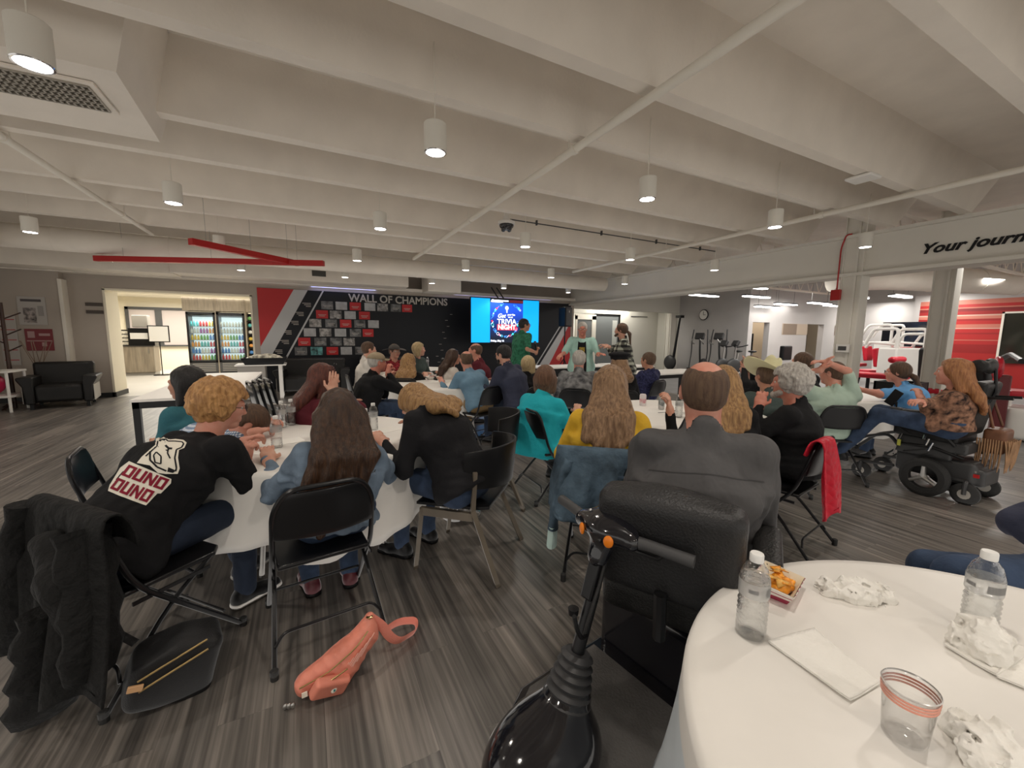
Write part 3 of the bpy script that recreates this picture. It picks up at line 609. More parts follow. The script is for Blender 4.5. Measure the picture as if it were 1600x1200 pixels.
    pc.append((*sdf(xf(hdP+neck, HR, H, hscale), hv, .022), hslot))
    for sx in (-1, 1):
        e = MB(); e.ell((0, 0, 0), (.0125, .0125, .0125), 10, 8); V = np.array(e.v)[:, :]; F = np.array([f for f in e.f]); V = (V+np.array([sx*.032, .0795, .002]))*hscale
        pc.append((H+V@HR.T, F, lambda c, sx=sx: np.where(((c-H)@HR/hscale)[:, 1] > .0895, 3, 2)))
    for j in (0, 1): pc.append((*sdf(arms[j][1:2]+arms[j][2]+([arms[j][0]] if sleeve < .6 else []), av, .012), 0))
    mesh_from('body', pc, [SK[skin], LIP, EYE, IRIS], t)
    # --- clothes
    if pants:
        pr = [cone(P-np.array([.06, 0, .0]), P+np.array([.06, 0, 0]), .124*bulk, k=.05)]
        for j in (0, 1): pr += [cone(HJ[j], K[j], .096*bulk**.6, .068, k=.05), cone(K[j], A[j]+np.array([0, 0, .0]), .066, .052, k=.02)]
        organic('trousers', pr, vox, pants, t, .04, lambda x, y, z: .005*noise3(x*16, y*16, z*16)+.004*noise3(x*7, y*7, z*22))
    if top:
        tp = [dict(p) for p in tops]; tp[0]['a'] = tp[0]['a']-u*hem*.6; tp[0]['ra'] += .018+hem*.15
        if hem > .1: tp.append(cone(P, P+fw*.05-np.array([0, 0, hem*.4]), .15*bulk, .16*bulk, 1.25, rt))
        allp = tp
        if hood: allp.append(cone(N-fw*.07-rt*.07+u*.01, N-fw*.07+rt*.07+u*.01, .05, .05, k=.02)); allp.append(cone(N-fw*.02-rt*.085, N-fw*.02+rt*.085, .042, .042, k=.02))
        if collar: allp.append(cone(N-fw*.012+u*.0, N-fw*.01+u*.045, .074, .066, k=.012)); allp.append(cone(N+u*.02, N+u*.14, .055, .055, sub=True, k=.006))
        ends = [half(W_+unit(W_-S[i])*0, W_-S[i]) for i, W_ in enumerate(())]
        allp.append(half(P-u*(.05+hem), -u, k=.01)); allp += slv[0]+slv[1] if sleeve > 0 else []; fa = .006*fold
        q = vox*.8
        organic('shirt', allp, q, top, t, .035, lambda x, y, z: fa*noise3(x*9+3, y*9, z*13)+fa*.8*noise3(x*20, y*20, z*8)+fa*.6*np.sin(60*(x*rt[0]+y*rt[1])+14*noise3(x*6, y*6, z*6))*np.clip(1-abs(z-P[2]-.1)/.22, 0, 1))
    if shoes is not None:
        for j in (0, 1):
            a = A[j]; d = unit(np.array([a[0]-K[j][0], a[1]-K[j][1], 0])*0+np.array([.12*(1 if j else -1), 1, 0])) if not legs or len(lg) < 6 else unit(np.array(lg[4+j], float)); n_ = np.array([d[1], -d[0], 0])
            z0 = a[2]-.09; Rf = np.stack([n_, d, [0, 0, 1]], 1); o_ = np.array([a[0], a[1], z0])
            pr = [cone((0, -.02, .06), (0, -.01, .085), .040, .038), cone((0, -.04, .035), (0, .08, .032), .036, .034, 1.15, (1, 0, 0)), cone((0, .08, .030), (0, .155, .028), .034, .028, 1.3, (1, 0, 0)), half((0, 0, .012), (0, 0, -1))]
            V, F = sdf(xf(pr, Rf, o_), max(.009, hv*.8), .02); so = [cone((0, -.045, .012), (0, .155, .012), .034, .034, 1.25, (1, 0, 0)), half((0, 0, .0), (0, 0, -1)), half((0, 0, .026), (0, 0, 1))]
            o2 = mesh_from('shoe', [(V, F, 0)], shoes[0], t); V, F = sdf(xf(so, Rf, o_), max(.009, hv*.8), .01); mesh_from('sole', [(V, F, 0)], shoes[1], o2)
    # --- hair
    if hair and hc is not None: hairdo(hair, hc, t, H, HR, N, P, rt, fw, u, hv, hscale, hw)
    if beard: organic('beard', xf([cone((-.045, .05, -.07), (0, .085, -.095), .022, .024), cone((.045, .05, -.07), (0, .085, -.095), .022, .024), cone((-.02, .1, -.047), (.02, .1, -.047), .008)], HR, H, hscale), hv, hc, t, .015, lambda x, y, z: .002*noise3(x*90, y*90, z*90))
    if glasses:
        g = MB()
        for sx in (-1, 1):
            g.tube([H+HR@(hscale*np.array([sx*.034+.024*math.cos(a), .113-.006*abs(math.cos(a)), .002+.018*math.sin(a)])) for a in np.linspace(0, 2*PI, 15)[:-1]], .0016, 5, closed=True); g.tube([H+HR@(hscale*np.array([sx*.058, .108, .006])), H+HR@(hscale*np.array([sx*.083, .05, .008])), H+HR@(hscale*np.array([sx*.084, -.01, .004]))], .0018, 5)
        g.tube([H+HR@(hscale*np.array([-.011, .114, .006])), H+HR@(hscale*np.array([.011, .114, .006]))], .0016, 5); g.build('glasses', BLK, t)
    info = dict(t=t, R=R, base=base, H=H, HR=HR, N=N, P=P, S=S, W=wrists, u=u, rt=rt, fw=fw)
    if extra: extra(info)
    return info
def hairdo(kind, m, t, H, HR, N, P, rt, fw, u, hv, hs, hw=1):
    loc = lambda x, y, z: HR.T@0 if 0 else None
    def L2(pr): return xf(pr, HR, H, hs)
    kind, *arg = kind.split(':'); a = float(arg[0]) if arg else 0
    th = {'short': .013, 'buzz': .006, 'bald': .006, 'curly': .030, 'fluffy': .034, 'bob': .022, 'long': .018, 'wavy': .024, 'pony': .013, 'bun': .013}[kind]
    cap = [ell((0, -.021, .030), (.077+th, .096+th, .088+th)), ell((0, -.045, -.012), (.070+th*.7, .060+th, .06+th*.6))]
    face = [bxs((0, .12, -.06), (.2, .062, .118), R=rotm(0, -14), rd=.01, sub=True, k=.02), half((0, -.04, -.068), (0, .45, -1), k=.012)]
    seed = (abs(H[0])*13+abs(P[2])*7) % 5
    if kind in ('short', 'buzz', 'bald'):
        pr = cap+face+[ell((.092, .0, -.02), (.03, .035, .04), sub=True, k=.01), ell((-.092, .0, -.02), (.03, .035, .04), sub=True, k=.01)]
        if kind == 'bald': pr += [ell((0, .015, .125), (.068, .13, .072), sub=True, k=.012)]
        f = (lambda x, y, z: (.0022 if kind != 'buzz' else .001)*noise3(x*70, y*70, z*28+seed))
        organic('hair', L2(pr), hv*.9, m, t, .02, f); return
    if kind in ('curly', 'fluffy'):
        pr = cap+[bxs((0, .135, -.075), (.2, .085, .105), R=rotm(0, -14), rd=.01, sub=True, k=.02), half((0, -.04, -.085), (0, .35, -1), k=.012)]
        organic('hair', L2(pr), hv*.8, m, t, .02, lambda x, y, z: .0085*noise3(x*38+seed, y*38, z*38)+.004*noise3(x*80, y*80, z*80)-.004); return
    dn = np.array([0, 0, -1.]); back = HR@np.array([0, -.095, .0]); Bk = H+back*hs
    grooves = lambda amp, fr: (lambda x, y, z: amp*noise3(x*fr+.8*np.sin(z*14+seed), y*fr+.8*np.cos(z*12), z*5)+amp*.5*noise3(x*fr*2, y*fr*2, z*9))
    if kind == 'bob':
        pr = L2(cap+[bxs((0, .12, -.06), (.066, .062, .118), R=rotm(0, -14), rd=.01, sub=True, k=.02)])
        for s in (-.062, -.03, 0, .03, .062): q = H+HR@np.array([s, -.07+abs(s)*.9, 0]); pr.append(cone(q, q+dn*(.10+a), .040, .034, k=.03))
        for s in (-1, 1): q = H+HR@np.array([s*.078, .0, .0]); pr.append(cone(q, q+dn*(.09+a)+HR@np.array([0, .01, 0]), .026, .024, k=.03))
        pr.append(cone(H+HR@np.array([0, .16, -.1]), H+HR@np.array([0, .09, .0]), .05, .045, sub=True, k=.01))
        organic('hair', pr, hv*.85, m, t, .02, grooves(.004, 42)); return
    if kind in ('long', 'wavy'):
        pr = L2(cap+[bxs((0, .12, -.06), (.060, .062, .118), R=rotm(0, -14), rd=.01, sub=True, k=.02)]); L = a or .35; wd = (1.25 if kind == 'wavy' else 1.0)*hw; th *= hw
        mid = N-fw*(.125 if kind == 'wavy' else .13)-u*.02; end = mid-u*(L-.16)-fw*(.05 if L < .5 else .03)-rt*(.05 if L > .5 else 0)
        for s in (-1, -.5, 0, .5, 1):
            q = H+HR@np.array([s*.06*hw, -.055-.02*(1-abs(s)), .0]); mm = mid+rt*s*.085*wd; ee = end+rt*s*(.10*wd if kind == 'wavy' else .085*hw)-rt*(.04 if hw > 1.2 else 0)
            pr += [cone(q, mm, .045, .040, k=.03), cone(mm, ee+u*.05*abs(s)*1.2, .040 if kind == 'long' else .048, .020 if kind == 'long' else .03, k=.03)]
        for s in (-1, 1): q = H+HR@np.array([s*.075, .0, .0]); pr.append(cone(q, N+rt*s*.10+u*.02-fw*.02, .026, .028, k=.03))
        organic('hair', pr, hv*.85, m, t, .02, grooves(.005 if kind == 'long' else .010, 40 if kind == 'long' else 26)); return
    if kind in ('pony', 'bun'):
        pr = L2(cap+face); o = organic('hair', pr, hv*.9, m, t, .02, lambda x, y, z: .002*noise3(x*60, y*60, z*14))
        if kind == 'bun': pr = L2([ell((0, -.11, -.05), (.045, .035, .05))])
        else: q = H+HR@np.array([0, -.105, -.01]); pr = [cone(q, q-fw*.05+dn*.06, .022, .03), cone(q-fw*.05+dn*.06, N-fw*.12-u*(a or .25), .03, .014)]
        organic('ponytail' if kind == 'pony' else 'bun', pr, hv*.9, m, t, .02, grooves(.003, 50))
# ================================================================ furniture
def rz(yaw): return -math.radians(yaw)
def folding_chair(label, x, y, yaw, group='black folding chairs'):
    global _fc
    if '_fc' not in globals():
        t = _fc = thing('folding_chair', label, 'chair', (x, y, 0), rz(yaw), group)
        L = [(-.225, .24, .01), (-.212, -.16, .45), (-.205, -.235, .70), (-.15, -.25, .79), (.15, -.25, .79), (.205, -.235, .70), (.212, -.16, .45), (.225, .24, .01)]
        MB().tube(rpath(L, .09, 7), .0115, 10).build('frame_tube', BLKM, t)
        def bk(u, v):
            a = (u-.5)*2; z = .555+.222*v+.012*a*a*(1-v); w = .205*(1-.0*v); 
            if v > .6: w -= .045*((v-.6)/.4)**2*1.0
            return (a*w, -.205-.035*v-.028*(1-a*a), z)
        MB().grid(bk, 18, 9).build('backrest', BLKM, t, solid=.016, bevel=.004)
        b = MB(); P = [(-.195, -.19), (.195, -.19), (.205, .15), (.15, .20), (-.15, .20), (-.205, .15)]
        b.prism(P, -.022, (0, 0, .432), (1, 0, 0), (0, 1, 0)).build('seat', BLKM, t, bevel=.008)
        for s in (-1, 1):
            q = MB().tube(rpath([(s*.195, .14, .425), (s*.205, -.05, .30), (s*.235, -.30, .012)], .3, 5), .0105, 8).build('rear_leg', BLKM, t)
            MB().lathe([(.016, -.012), (.017, .03), (.012, .034)], 10, (s*.235, -.30, .012)).build('foot_cap', RUB, q); MB().lathe([(.016, -.01), (.017, .03), (.012, .034)], 10, (s*.225, .24, .01)).build('foot_cap', RUB, t)
            MB().box((s*.208-.004, -.17, .37), (s*.208+.004, .12, .385)).build('hinge_bar', BLKM, t)
        MB().tube(rpath([(-.222, -.24, .10), (-.19, -.226, .145), (.19, -.226, .145), (.222, -.24, .10)], .05), .007, 8).build('crossbar', BLKM, t)
        MB().tube([(-.218, .16, .13), (.218, .16, .13)], .007, 8).build('crossbar', BLKM, t)
        return t
    return dup(_fc, (x, y, 0), rz(yaw), label, group)
CLOTH = mat('white plastic tablecloth', (.80, .775, .73), .38, bump=.22, bs=7, var=.02)
CLOTHB = mat('thin bluish plastic overhang', (.66, .72, .76), .3, bump=.5, bs=9, var=.1, vs_=4)
def round_table(x, y, r, label, clabel, h=.74, drop=.36, seed=0, second=None, waves=9, group='round tables'):
    t = thing('round_table', label, 'table', (x, y, 0), 0, group)
    MB().lathe([(r-.02, h-.035), (r-.005, h-.03), (r-.005, h-.008), (r-.02, h-.004)], 48).build('tabletop', TABW, t)
    for k in range(4):
        a = PI/4+k*PI/2; d = Vector((math.cos(a), math.sin(a), 0)); q = MB(); q.tube([d*.42+Vector((0, 0, h-.035)), d*.50+Vector((0, 0, .01))], .014, 8); q.build('leg', STEEL, t)
        if k % 2 == 0:
            e = Vector((-d.y, d.x, 0)); MB().tube([d*.45*.7+Vector((0, 0, .3)), d*.45+Vector((0, 0, .3))], .008, 6).build('brace', STEEL, t)
    rn = random.Random(seed); ph = [rn.random()*6.3 for _ in range(4)]
    def fn(rr, zz, a):
        k = max(0, (h-zz)/drop); k = min(k, 1); wv = math.sin(waves*a+ph[0])+.6*math.sin((waves*1.0+4)*a+ph[1])+.35*math.sin(23*a+ph[2])
        cr = max(0, math.cos(2*(a+ph[3])))                      # corners of the square sheet hang lower
        return rr+k*.028*wv*(.4+.6*k)*(.55*k+.1 if second else 1)+(.075*k**1.6 if second else k*.02), zz-k*(.10*abs(math.cos(2*a+ph[3]))**3+.012*wv)
    prof = [(0.0001, h+.002), (r*.5, h+.002), (r-.03, h+.002), (r-.004, h), (r+.006, h-.012)]+[(r+.008+.012*i/9, h-.02-(drop-.02)*i/9) for i in range(10)]
    c = MB().lathe(prof, 144, cap=False, fn=fn); n = 144; c.mi = [1 if (i//n) >= 6 and second else 0 for i in range(len(c.f))]
    c.build('tablecloth', [CLOTH, second] if second else CLOTH, None, smooth=60, solid=.0015, label=clabel, cat='tablecloth', group='white round tablecloths').location = (x, y, 0)
    return t
def clear_mat(name, tint, refl=.05, bump=0, bs=60, glass=0):
    m = mat(name, tint, .05); N, L, b = nodes(m); o = N['Material Output']; tr = N.new('ShaderNodeBsdfTransparent'); tr.inputs[0].default_value = (*tint, 1); gl = N.new('ShaderNodeBsdfGlossy'); gl.inputs['Roughness'].default_value = .05
    lw = N.new('ShaderNodeLayerWeight'); lw.inputs[0].default_value = .35; mr = N.new('ShaderNodeMapRange'); mr.inputs[3].default_value = refl; mr.inputs[4].default_value = .75; L.new(lw.outputs['Facing'], mr.inputs[0]); mx = N.new('ShaderNodeMixShader')
    src = tr
    if glass:
        gs = N.new('ShaderNodeBsdfRefraction'); gs.inputs['IOR'].default_value = 1.2; gs.inputs['Roughness'].default_value = .02; m2 = N.new('ShaderNodeMixShader'); m2.inputs[0].default_value = glass; L.new(tr.outputs[0], m2.inputs[1]); L.new(gs.outputs[0], m2.inputs[2]); src = m2
    L.new(mr.outputs[0], mx.inputs[0]); L.new(src.outputs[0], mx.inputs[1]); L.new(gl.outputs[0], mx.inputs[2]); L.new(mx.outputs[0], o.inputs['Surface'])
    if bump:
        tc = N.new('ShaderNodeTexCoord'); n = N.new('ShaderNodeTexNoise'); n.inputs['Scale'].default_value = bs; L.new(tc.outputs['Object'], n.inputs[0]); bp = N.new('ShaderNodeBump'); bp.inputs['Strength'].default_value = bump; bp.inputs['Distance'].default_value = .01; L.new(n.outputs[0], bp.inputs['Height']); L.new(bp.outputs[0], gl.inputs['Normal']); L.new(bp.outputs[0], lw.inputs['Normal'])
        if glass: L.new(bp.outputs[0], gs.inputs['Normal'])
    return m
WATER = clear_mat('clear plastic bottle', (.985, .99, .99), .04, .5, 55); LIQ = clear_mat('bottled water', (.97, .98, .98), .03, .8, 40, glass=.4)
LABL = mat('clear bottle label', (.62, .63, .62), .3, alpha=.45); CAPM = mat('white bottle cap', (.80, .80, .78), .4); LTXT = mat('grey label print', (.22, .22, .22), .5)
def bottle(label, x, y, z=.742, group='water bottles', h=.205, rich=False, fill=.62):
    t = thing('water_bottle', label, 'bottle', (x, y, z), random.random()*6, group); s = h/.205; n = 28
    pr = [(.001, .004), (.018, .002), (.028, .0), (.0315, .008), (.032, .02)]
    for k in range(6): zz = .026+.012*k; pr += [(.0322, zz), (.0290, zz+.006)]
    pr += [(.031, .10), (.032, .104), (.032, .140), (.0305, .150), (.025, .168), (.0165, .180), (.0125, .186), (.0125, .196)]
    MB().lathe([(a*s, b*s) for a, b in pr], n, cap=False).build('bottle_body', WATER, t, smooth=60)
    w_ = [(max(a-.0012, 0)*s, b*s+.001) for a, b in pr if b < .205*fill]; w_ += [(w_[-1][0], .205*fill*s), (.0005, .205*fill*s)]
    MB().lathe(w_, n, cap=False).build('water', LIQ, t, smooth=60)
    MB().lathe([(.0146*s, .184*s), (.0148*s, .186*s), (.0148*s, .2*s), (.0135*s, .203*s), (.0005, .2035*s)], n, cap=False).build('cap', CAPM, t, smooth=50)
    MB().lathe([(.0325*s, .104*s), (.0325*s, .140*s)], n, cap=False).build('label_band', LABL, t)
    q = MB()
    for a0, z0, z1 in ((-.5, .118, .127), (1.4, .118, .127), (3.2, .112, .130), (2.6, .112, .130)):
        for k in range(4): a = a0+k*.16; q.add([(.0328*s*math.cos(a+d), .0328*s*math.sin(a+d), zz*s) for d, zz in ((0, z0), (.15, z0), (.15, z1), (0, z1))], [(0, 1, 2, 3)])
    q.build('label_print', LTXT, t); return t
def rect_table(label, x0, y0, x1, y1, h=.74, leg=.06, group='rectangular tables', legc=None):
    t = thing('rectangular_table', label, 'table', ((x0+x1)/2, (y0+y1)/2, 0), 0, group); a, b = (x1-x0)/2, (y1-y0)/2; m = legc or BLKM
    MB().box((-a, -b, h-.03), (a, b, h)).build('tabletop', TABW, t, bevel=.004)
    q = MB(); i = .012; q.box((-a+i, -b+i, h-.10), (a-i, -b+i+.03, h-.03)); q.box((-a+i, b-i-.03, h-.10), (a-i, b-i, h-.03)); q.box((-a+i, -b+i, h-.10), (-a+i+.03, b-i, h-.03)); q.box((a-i-.03, -b+i, h-.10), (a-i, b-i, h-.03)); q.build('apron', m, t)
    for sx in (-1, 1):
        for sy in (-1, 1): X = sx*(a-i-leg/2); Y = sy*(b-i-leg/2); MB().box((X-leg/2, Y-leg/2, 0), (X+leg/2, Y+leg/2, h-.03)).build('leg', m, t, bevel=.003)
    return t
# ---- tables
T1 = round_table(1.16, -.03, .72, 'round folding table nearest the viewer under a white plastic cloth', 'white plastic tablecloth with bluish overhang on the nearest round table', seed=3, drop=.55, second=CLOTHB, waves=7)
T2 = round_table(.06, 3.01, .74, 'round folding table at left ringed by the black sweatshirt and denim shirt sitters', 'white tablecloth on the left round table beside the long dark haired person', seed=5, drop=.40)
T3 = round_table(1.80, 5.75, .76, 'round folding table in the middle distance by the man in the cap', 'white tablecloth on the round table in front of the light blue pullover', seed=8)
T8 = round_table(1.95, 8.1, .76, 'far round folding table below the champions wall', 'white tablecloth on the far round table below the champions wall', seed=9)
T4 = round_table(3.10, 2.60, .76, 'round folding table in front of the yellow blouse holding cans', 'white tablecloth under the two cans in front of the bald head', seed=11)
T5 = round_table(5.95, 2.85, .76, 'round folding table between mint shirt and power wheelchair', 'white tablecloth draped beside the power wheelchair', seed=12)
T9 = round_table(3.75, 5.0, .76, 'round folding table in front of the grey haired person in camouflage shirt', 'white tablecloth between the grey haired person and the stage', seed=14)
rect_table('white topped black framed table behind the person with black hair at left', -1.66, 5.5, -.72, 8.6)
rect_table('long white topped black table nearest the speaker stand', 4.6, 7.55, 6.6, 8.3); rect_table('white topped black table behind the navy shirt', 6.75, 7.1, 7.55, 8.3)
rect_table('white topped black table with bench frames left of the bald head', 5.75, 5.55, 7.5, 6.3)
b = MB()
# ---- bottles
def onp(px, py, z):                                     # point of the plane at height z seen at photo pixel
    d = RX*(px-800)/CAM_F+RD*(py-600)/CAM_F+RF; k = (z-CAM_H)/d[2]; return np.array([0, 0, CAM_H])+k*d
for lb, px, py, kw in (('water bottle standing beside the chip tray on the nearest table', 1172, 990, dict(fill=.72, h=.208)), ('half full water bottle behind the crumpled napkin on the nearest table', 1527, 985, dict(fill=.48, h=.208)),
                       ('water bottle nearest the hands of the black sweatshirt person', 433, 700, dict(fill=.3)), ('water bottle just right of the clasped hands on the left table', 441, 668, {}), ('water bottle in the middle of the trio beside the long dark hair', 456, 664, {}),
                       ('water bottle touching the long dark hair on the left table', 469, 655, {}), ('water bottle with bold label right of the long dark hair', 572, 684, {}), ('crinkled water bottle next to the bold labelled one', 584, 672, {}),
                       ('water bottle beside the bald man on the cans table', 1060, 652, {}), ('water bottle on the far table below the champions wall', 668, 572, {}), ('water bottle at the far edge of the middle table', 647, 588, {})):
    p = onp(px, py, .742); bottle(lb, p[0], p[1], **kw)
def can(label, px, py, col, h=.122, r=.033, band=None):
    p = onp(px, py, .742); t = thing('drink_can', label, 'can', (p[0], p[1], .742), 1, 'drink cans')
    MB().lathe([(.001, .004), (r*.75, .0), (r, .008), (r, h-.012), (r*.82, h), (r*.78, h-.003), (.001, h-.004)], 24, cap=False).build('can_body', col, t, smooth=50)
    MB().lathe([(r*1.012, h*.25), (r*1.012, h*.62)], 24, cap=False).build('printed_band', band, t); MB().lathe([(r*.8, h-.002), (r*.83, h+.001)], 24, cap=False).build('rim', STEEL, t)
can('white and pink printed can on the table beyond the yellow blouse', 1004, 634, mat('white can paint', (.72, .66, .66), .35), band=mat('pink can print', (.62, .22, .26), .4, var=.5, vs_=30, col2=(.75, .66, .66)))
can('tall slim silver can beside the glasses on the cans table', 1033, 640, mat('silver can', (.6, .6, .58), .25, metal=.6), h=.155, r=.029, band=mat('black can print', (.06, .09, .09), .4, var=.6, vs_=30, col2=(.45, .45, .45)))
p = onp(692, 579, .742); t = thing('tumbler', 'tall black insulated tumbler on the far table', 'bottle', (p[0], p[1], .742)); MB().lathe([(.03, 0), (.035, .02), (.036, .2), (.03, .22)], 20).build('body', BLK, t); MB().lathe([(.032, .22), (.032, .24), (.01, .25)], 20).build('lid', DKM, t)
p = onp(676, 593, .742); t = thing('snack_tray', 'paper snack tray on the middle distance table', 'tray', (p[0], p[1], .742)); MB().add([(-.07, -.05, 0), (.07, -.05, 0), (.07, .05, 0), (-.07, .05, 0), (-.1, -.075, .05), (.1, -.075, .05), (.1, .075, .05), (-.1, .075, .05)], [(3, 2, 1, 0), (0, 1, 5, 4), (1, 2, 6, 5), (2, 3, 7, 6), (3, 0, 4, 7)]).build('tray', mat('white paper tray', (.75, .7, .64), .7), t, solid=.003); MB().ell((0, 0, .03), (.07, .05, .035)).build('snacks', mat('pink snacks', (.5, .28, .24), .7, var=.5, vs_=40), t)
t = thing('eyeglasses', 'folded black eyeglasses lying by the cans', 'glasses', onp(1052, 648, .745)); q = MB()
for s in (-1, 1): q.tube([(s*.033+.025*math.cos(a), .0, .022+.02*math.sin(a)) for a in np.linspace(0, 6.28, 13)[:-1]], .002, 5, closed=True); q.tube([(s*.06, 0, .03), (s*.062, .12, .003)], .002, 5)
q.build('frame', BLK, t)
# ---- nearest table still life
PAPER = mat('white paper napkin', (.84, .82, .77), .85, bump=.25, bs=120); 
def crumple(name, label, px, py, rx, ry, h, rot, seed, z=.742):
    p = onp(px, py, z); sd = seed*17.3
    q = organic(name, [ell((0, 0, h*.3), (rx, ry, h*.8), k=.01), ell((rx*.5, ry*.3, h*.25), (rx*.5, ry*.7, h*.6), k=.01), half((0, 0, .001), (0, 0, -1))], .0026, PAPER, None, .01,
                lambda x, y, zz: .022*np.abs(noise3(x*30+sd, y*34, zz*36))+.014*np.abs(noise3(x*66+sd, y*60, zz*60+sd))+.006*np.abs(noise3(x*130, y*130, zz*120))-.016, label, 'napkin', 'crumpled napkins')
    q.location = [float(v) for v in p]; q.rotation_euler[2] = rot; return q
crumple('crumpled_napkin', 'crumpled white napkin lying beyond the flat napkin, right of the chip tray', 1335, 932, .085, .038, .035, -.75, 1)
crumple('crumpled_napkin', 'crumpled napkin heaped in front of the right hand bottle', 1530, 1020, .045, .045, .075, .2, 2)
crumple('crumpled_napkin', 'crumpled napkin at the bottom right corner of the picture', 1560, 1192, .07, .05, .04, .6, 3)
def flat_napkin(label, pts, lift=.0035, seed=0):
    P = [onp(x, y, .7425) for x, y in pts]; c = sum(P)/4; t = thing('paper_napkin', label, 'napkin', c, group='flat paper napkins'); A = [p-c for p in P]
    def fn(u, v): q = A[0]*(1-u)*(1-v)+A[1]*u*(1-v)+A[2]*u*v+A[3]*(1-u)*v; return (q[0], q[1], .002+lift*(abs(math.sin(3*u+2*v+seed))*.6+.6*(abs(u-.5)*2)**6+.5*(abs(v-.5)*2)**8))
    MB().grid(fn, 30, 20).build('sheet', PAPER, t, solid=.0012); MB().grid(lambda u, v: tuple(np.array(fn(u, v))+np.array([.002, .002, .0018])), 30, 20).build('folded_layer', PAPER, t, solid=.001)
flat_napkin('flat folded napkin lying in the middle of the nearest table', [(1200, 1006), (1272, 986), (1375, 1072), (1328, 1100)]); flat_napkin('flat napkin under the crumpled one near the right edge', [(1475, 1012), (1545, 985), (1612, 1025), (1560, 1062)], seed=2); flat_napkin('flat napkin cut by the right edge of the picture', [(1556, 1062), (1590, 1012), (1660, 1035), (1650, 1100)], seed=4)
# paper food tray with cheese covered chips
p = onp(1215, 925, .742); t = thing('food_tray', 'red checked paper tray of cheese covered chips beside the bottle', 'tray', p, 0.3)
def gingham():
    m = mat('red checked paper', (.8, .74, .68), .6); N, L, b = nodes(m); tc = N.new('ShaderNodeTexCoord'); w_ = []
    for k, st in enumerate(((95, 70, 0), (95, -70, 0))):
        mp = N.new('ShaderNodeMapping'); L.new(tc.outputs['Object'], mp.inputs[0]); mp.inputs['Rotation'].default_value = (0, .8 if k else -.8, 0)
        w = N.new('ShaderNodeTexWave'); w.inputs['Scale'].default_value = 16; w.bands_direction = 'X'; L.new(mp.outputs[0], w.inputs[0]); g = N.new('ShaderNodeMath'); g.operation = 'GREATER_THAN'; g.inputs[1].default_value = .9; L.new(w.outputs['Fac'], g.inputs[0]); w_.append(g)
    mx = N.new('ShaderNodeMath'); mx.operation = 'MAXIMUM'; L.new(w_[0].outputs[0], mx.inputs[0]); L.new(w_[1].outputs[0], mx.inputs[1])
    x = N.new('ShaderNodeMix'); x.data_type = 'RGBA'; x.inputs[6].default_value = (.8, .74, .68, 1); x.inputs[7].default_value = (.35, .03, .07, 1); L.new(mx.outputs[0], x.inputs[0]); L.new(x.outputs[2], b.inputs['Base Color']); return m
o = MB().add([(-.045, -.03, .001), (.045, -.03, .001), (.045, .03, .001), (-.045, .03, .001), (-.075, -.05, .042), (.07, -.05, .035), (.075, .052, .042), (-.075, .055, .05)], [(0, 1, 5, 4), (1, 2, 6, 5), (2, 3, 7, 6), (3, 0, 4, 7), (3, 2, 1, 0)])
o.build('tray', gingham(), t, smooth=0, solid=.002); MB().add([(-.043, -.028, .004), (.043, -.028, .004), (.043, .028, .004), (-.043, .028, .004), (-.072, -.048, .043), (.067, -.048, .036), (.072, .049, .043), (-.072, .052, .05)], [(0, 1, 5, 4), (1, 2, 6, 5), (2, 3, 7, 6), (3, 0, 4, 7)]).build('tray_lining', mat('cream paper', (.8, .72, .55), .7), t, smooth=0)
CHE = mat('melted cheese', (.85, .33, .03), .35, var=.35, vs_=60); CHIP = mat('corn chip', (.75, .42, .10), .6, var=.3, vs_=90)
organic('cheese', [ell((.01, -.005, .02), (.045, .03, .018))], .003, CHE, t, .01, lambda x, y, z: .008*noise3(x*60, y*60, z*60))
rn = random.Random(4)
for k in range(9):
    a = rn.random()*6.3; c = Vector((rn.uniform(-.025, .045), rn.uniform(-.028, .022), .036+rn.random()*.01)); R_ = Matrix.Rotation(a, 3, 'Z')@Matrix.Rotation(rn.uniform(-.6, .6), 3, 'X')
    MB().add([tuple(c+R_@Vector(v)) for v in ((-.018, -.012, 0), (.018, -.012, .003), (0, .02, .004), (0, 0, .006))], [(0, 1, 3), (1, 2, 3), (2, 0, 3)]).build('chip', CHE if k % 3 else CHIP, t, solid=.002)
# clear plastic cup with rose gold rings
p = onp(1412, 1150, .742); t = thing('plastic_cup', 'clear plastic cup with rose gold rim rings on the nearest table', 'cup', p); GL_ = clear_mat('clear cup plastic', (.985, .985, .985), .04, .1, 30); RG = mat('rose gold ring', (.80, .36, .27), .25, metal=.5)
MB().lathe([(.001, .004), (.024, .002), (.030, .0), (.0315, .006), (.0345, .05), (.0385, .098), (.0395, .1), (.0375, .099), (.0335, .05), (.030, .008), (.001, .007)], 40, cap=False).build('cup_body', GL_, t, smooth=60)
for z, r in ((.078, .0373), (.084, .0378), (.090, .0383)): MB().lathe([(r, z-.0022), (r+.0012, z), (r, z+.0022)], 40, cap=False).build('ring', RG, t, smooth=60)
MB().lathe([(.0385, .0975), (.040, .0995), (.0385, .101)], 40, cap=False).build('rim', mat('silver cup rim', (.6, .58, .56), .3, metal=.3), t, smooth=60)
# papers on left table
for lb, px, py, r_ in (('white answer sheet under the bottles on the left table', 447, 690, .3), ('white answer sheet in front of the clasped hands', 405, 705, -.4), ('white napkin by the hoodie sleeve on the left table', 603, 672, .5)):
    p = onp(px, py, .7435); q = MB().box((-.10, -.07, 0), (.10, .07, .0015)).build('paper_sheet', PAPER, None, label=lb, cat='paper'); q.location = [float(v) for v in p]; q.rotation_euler[2] = r_
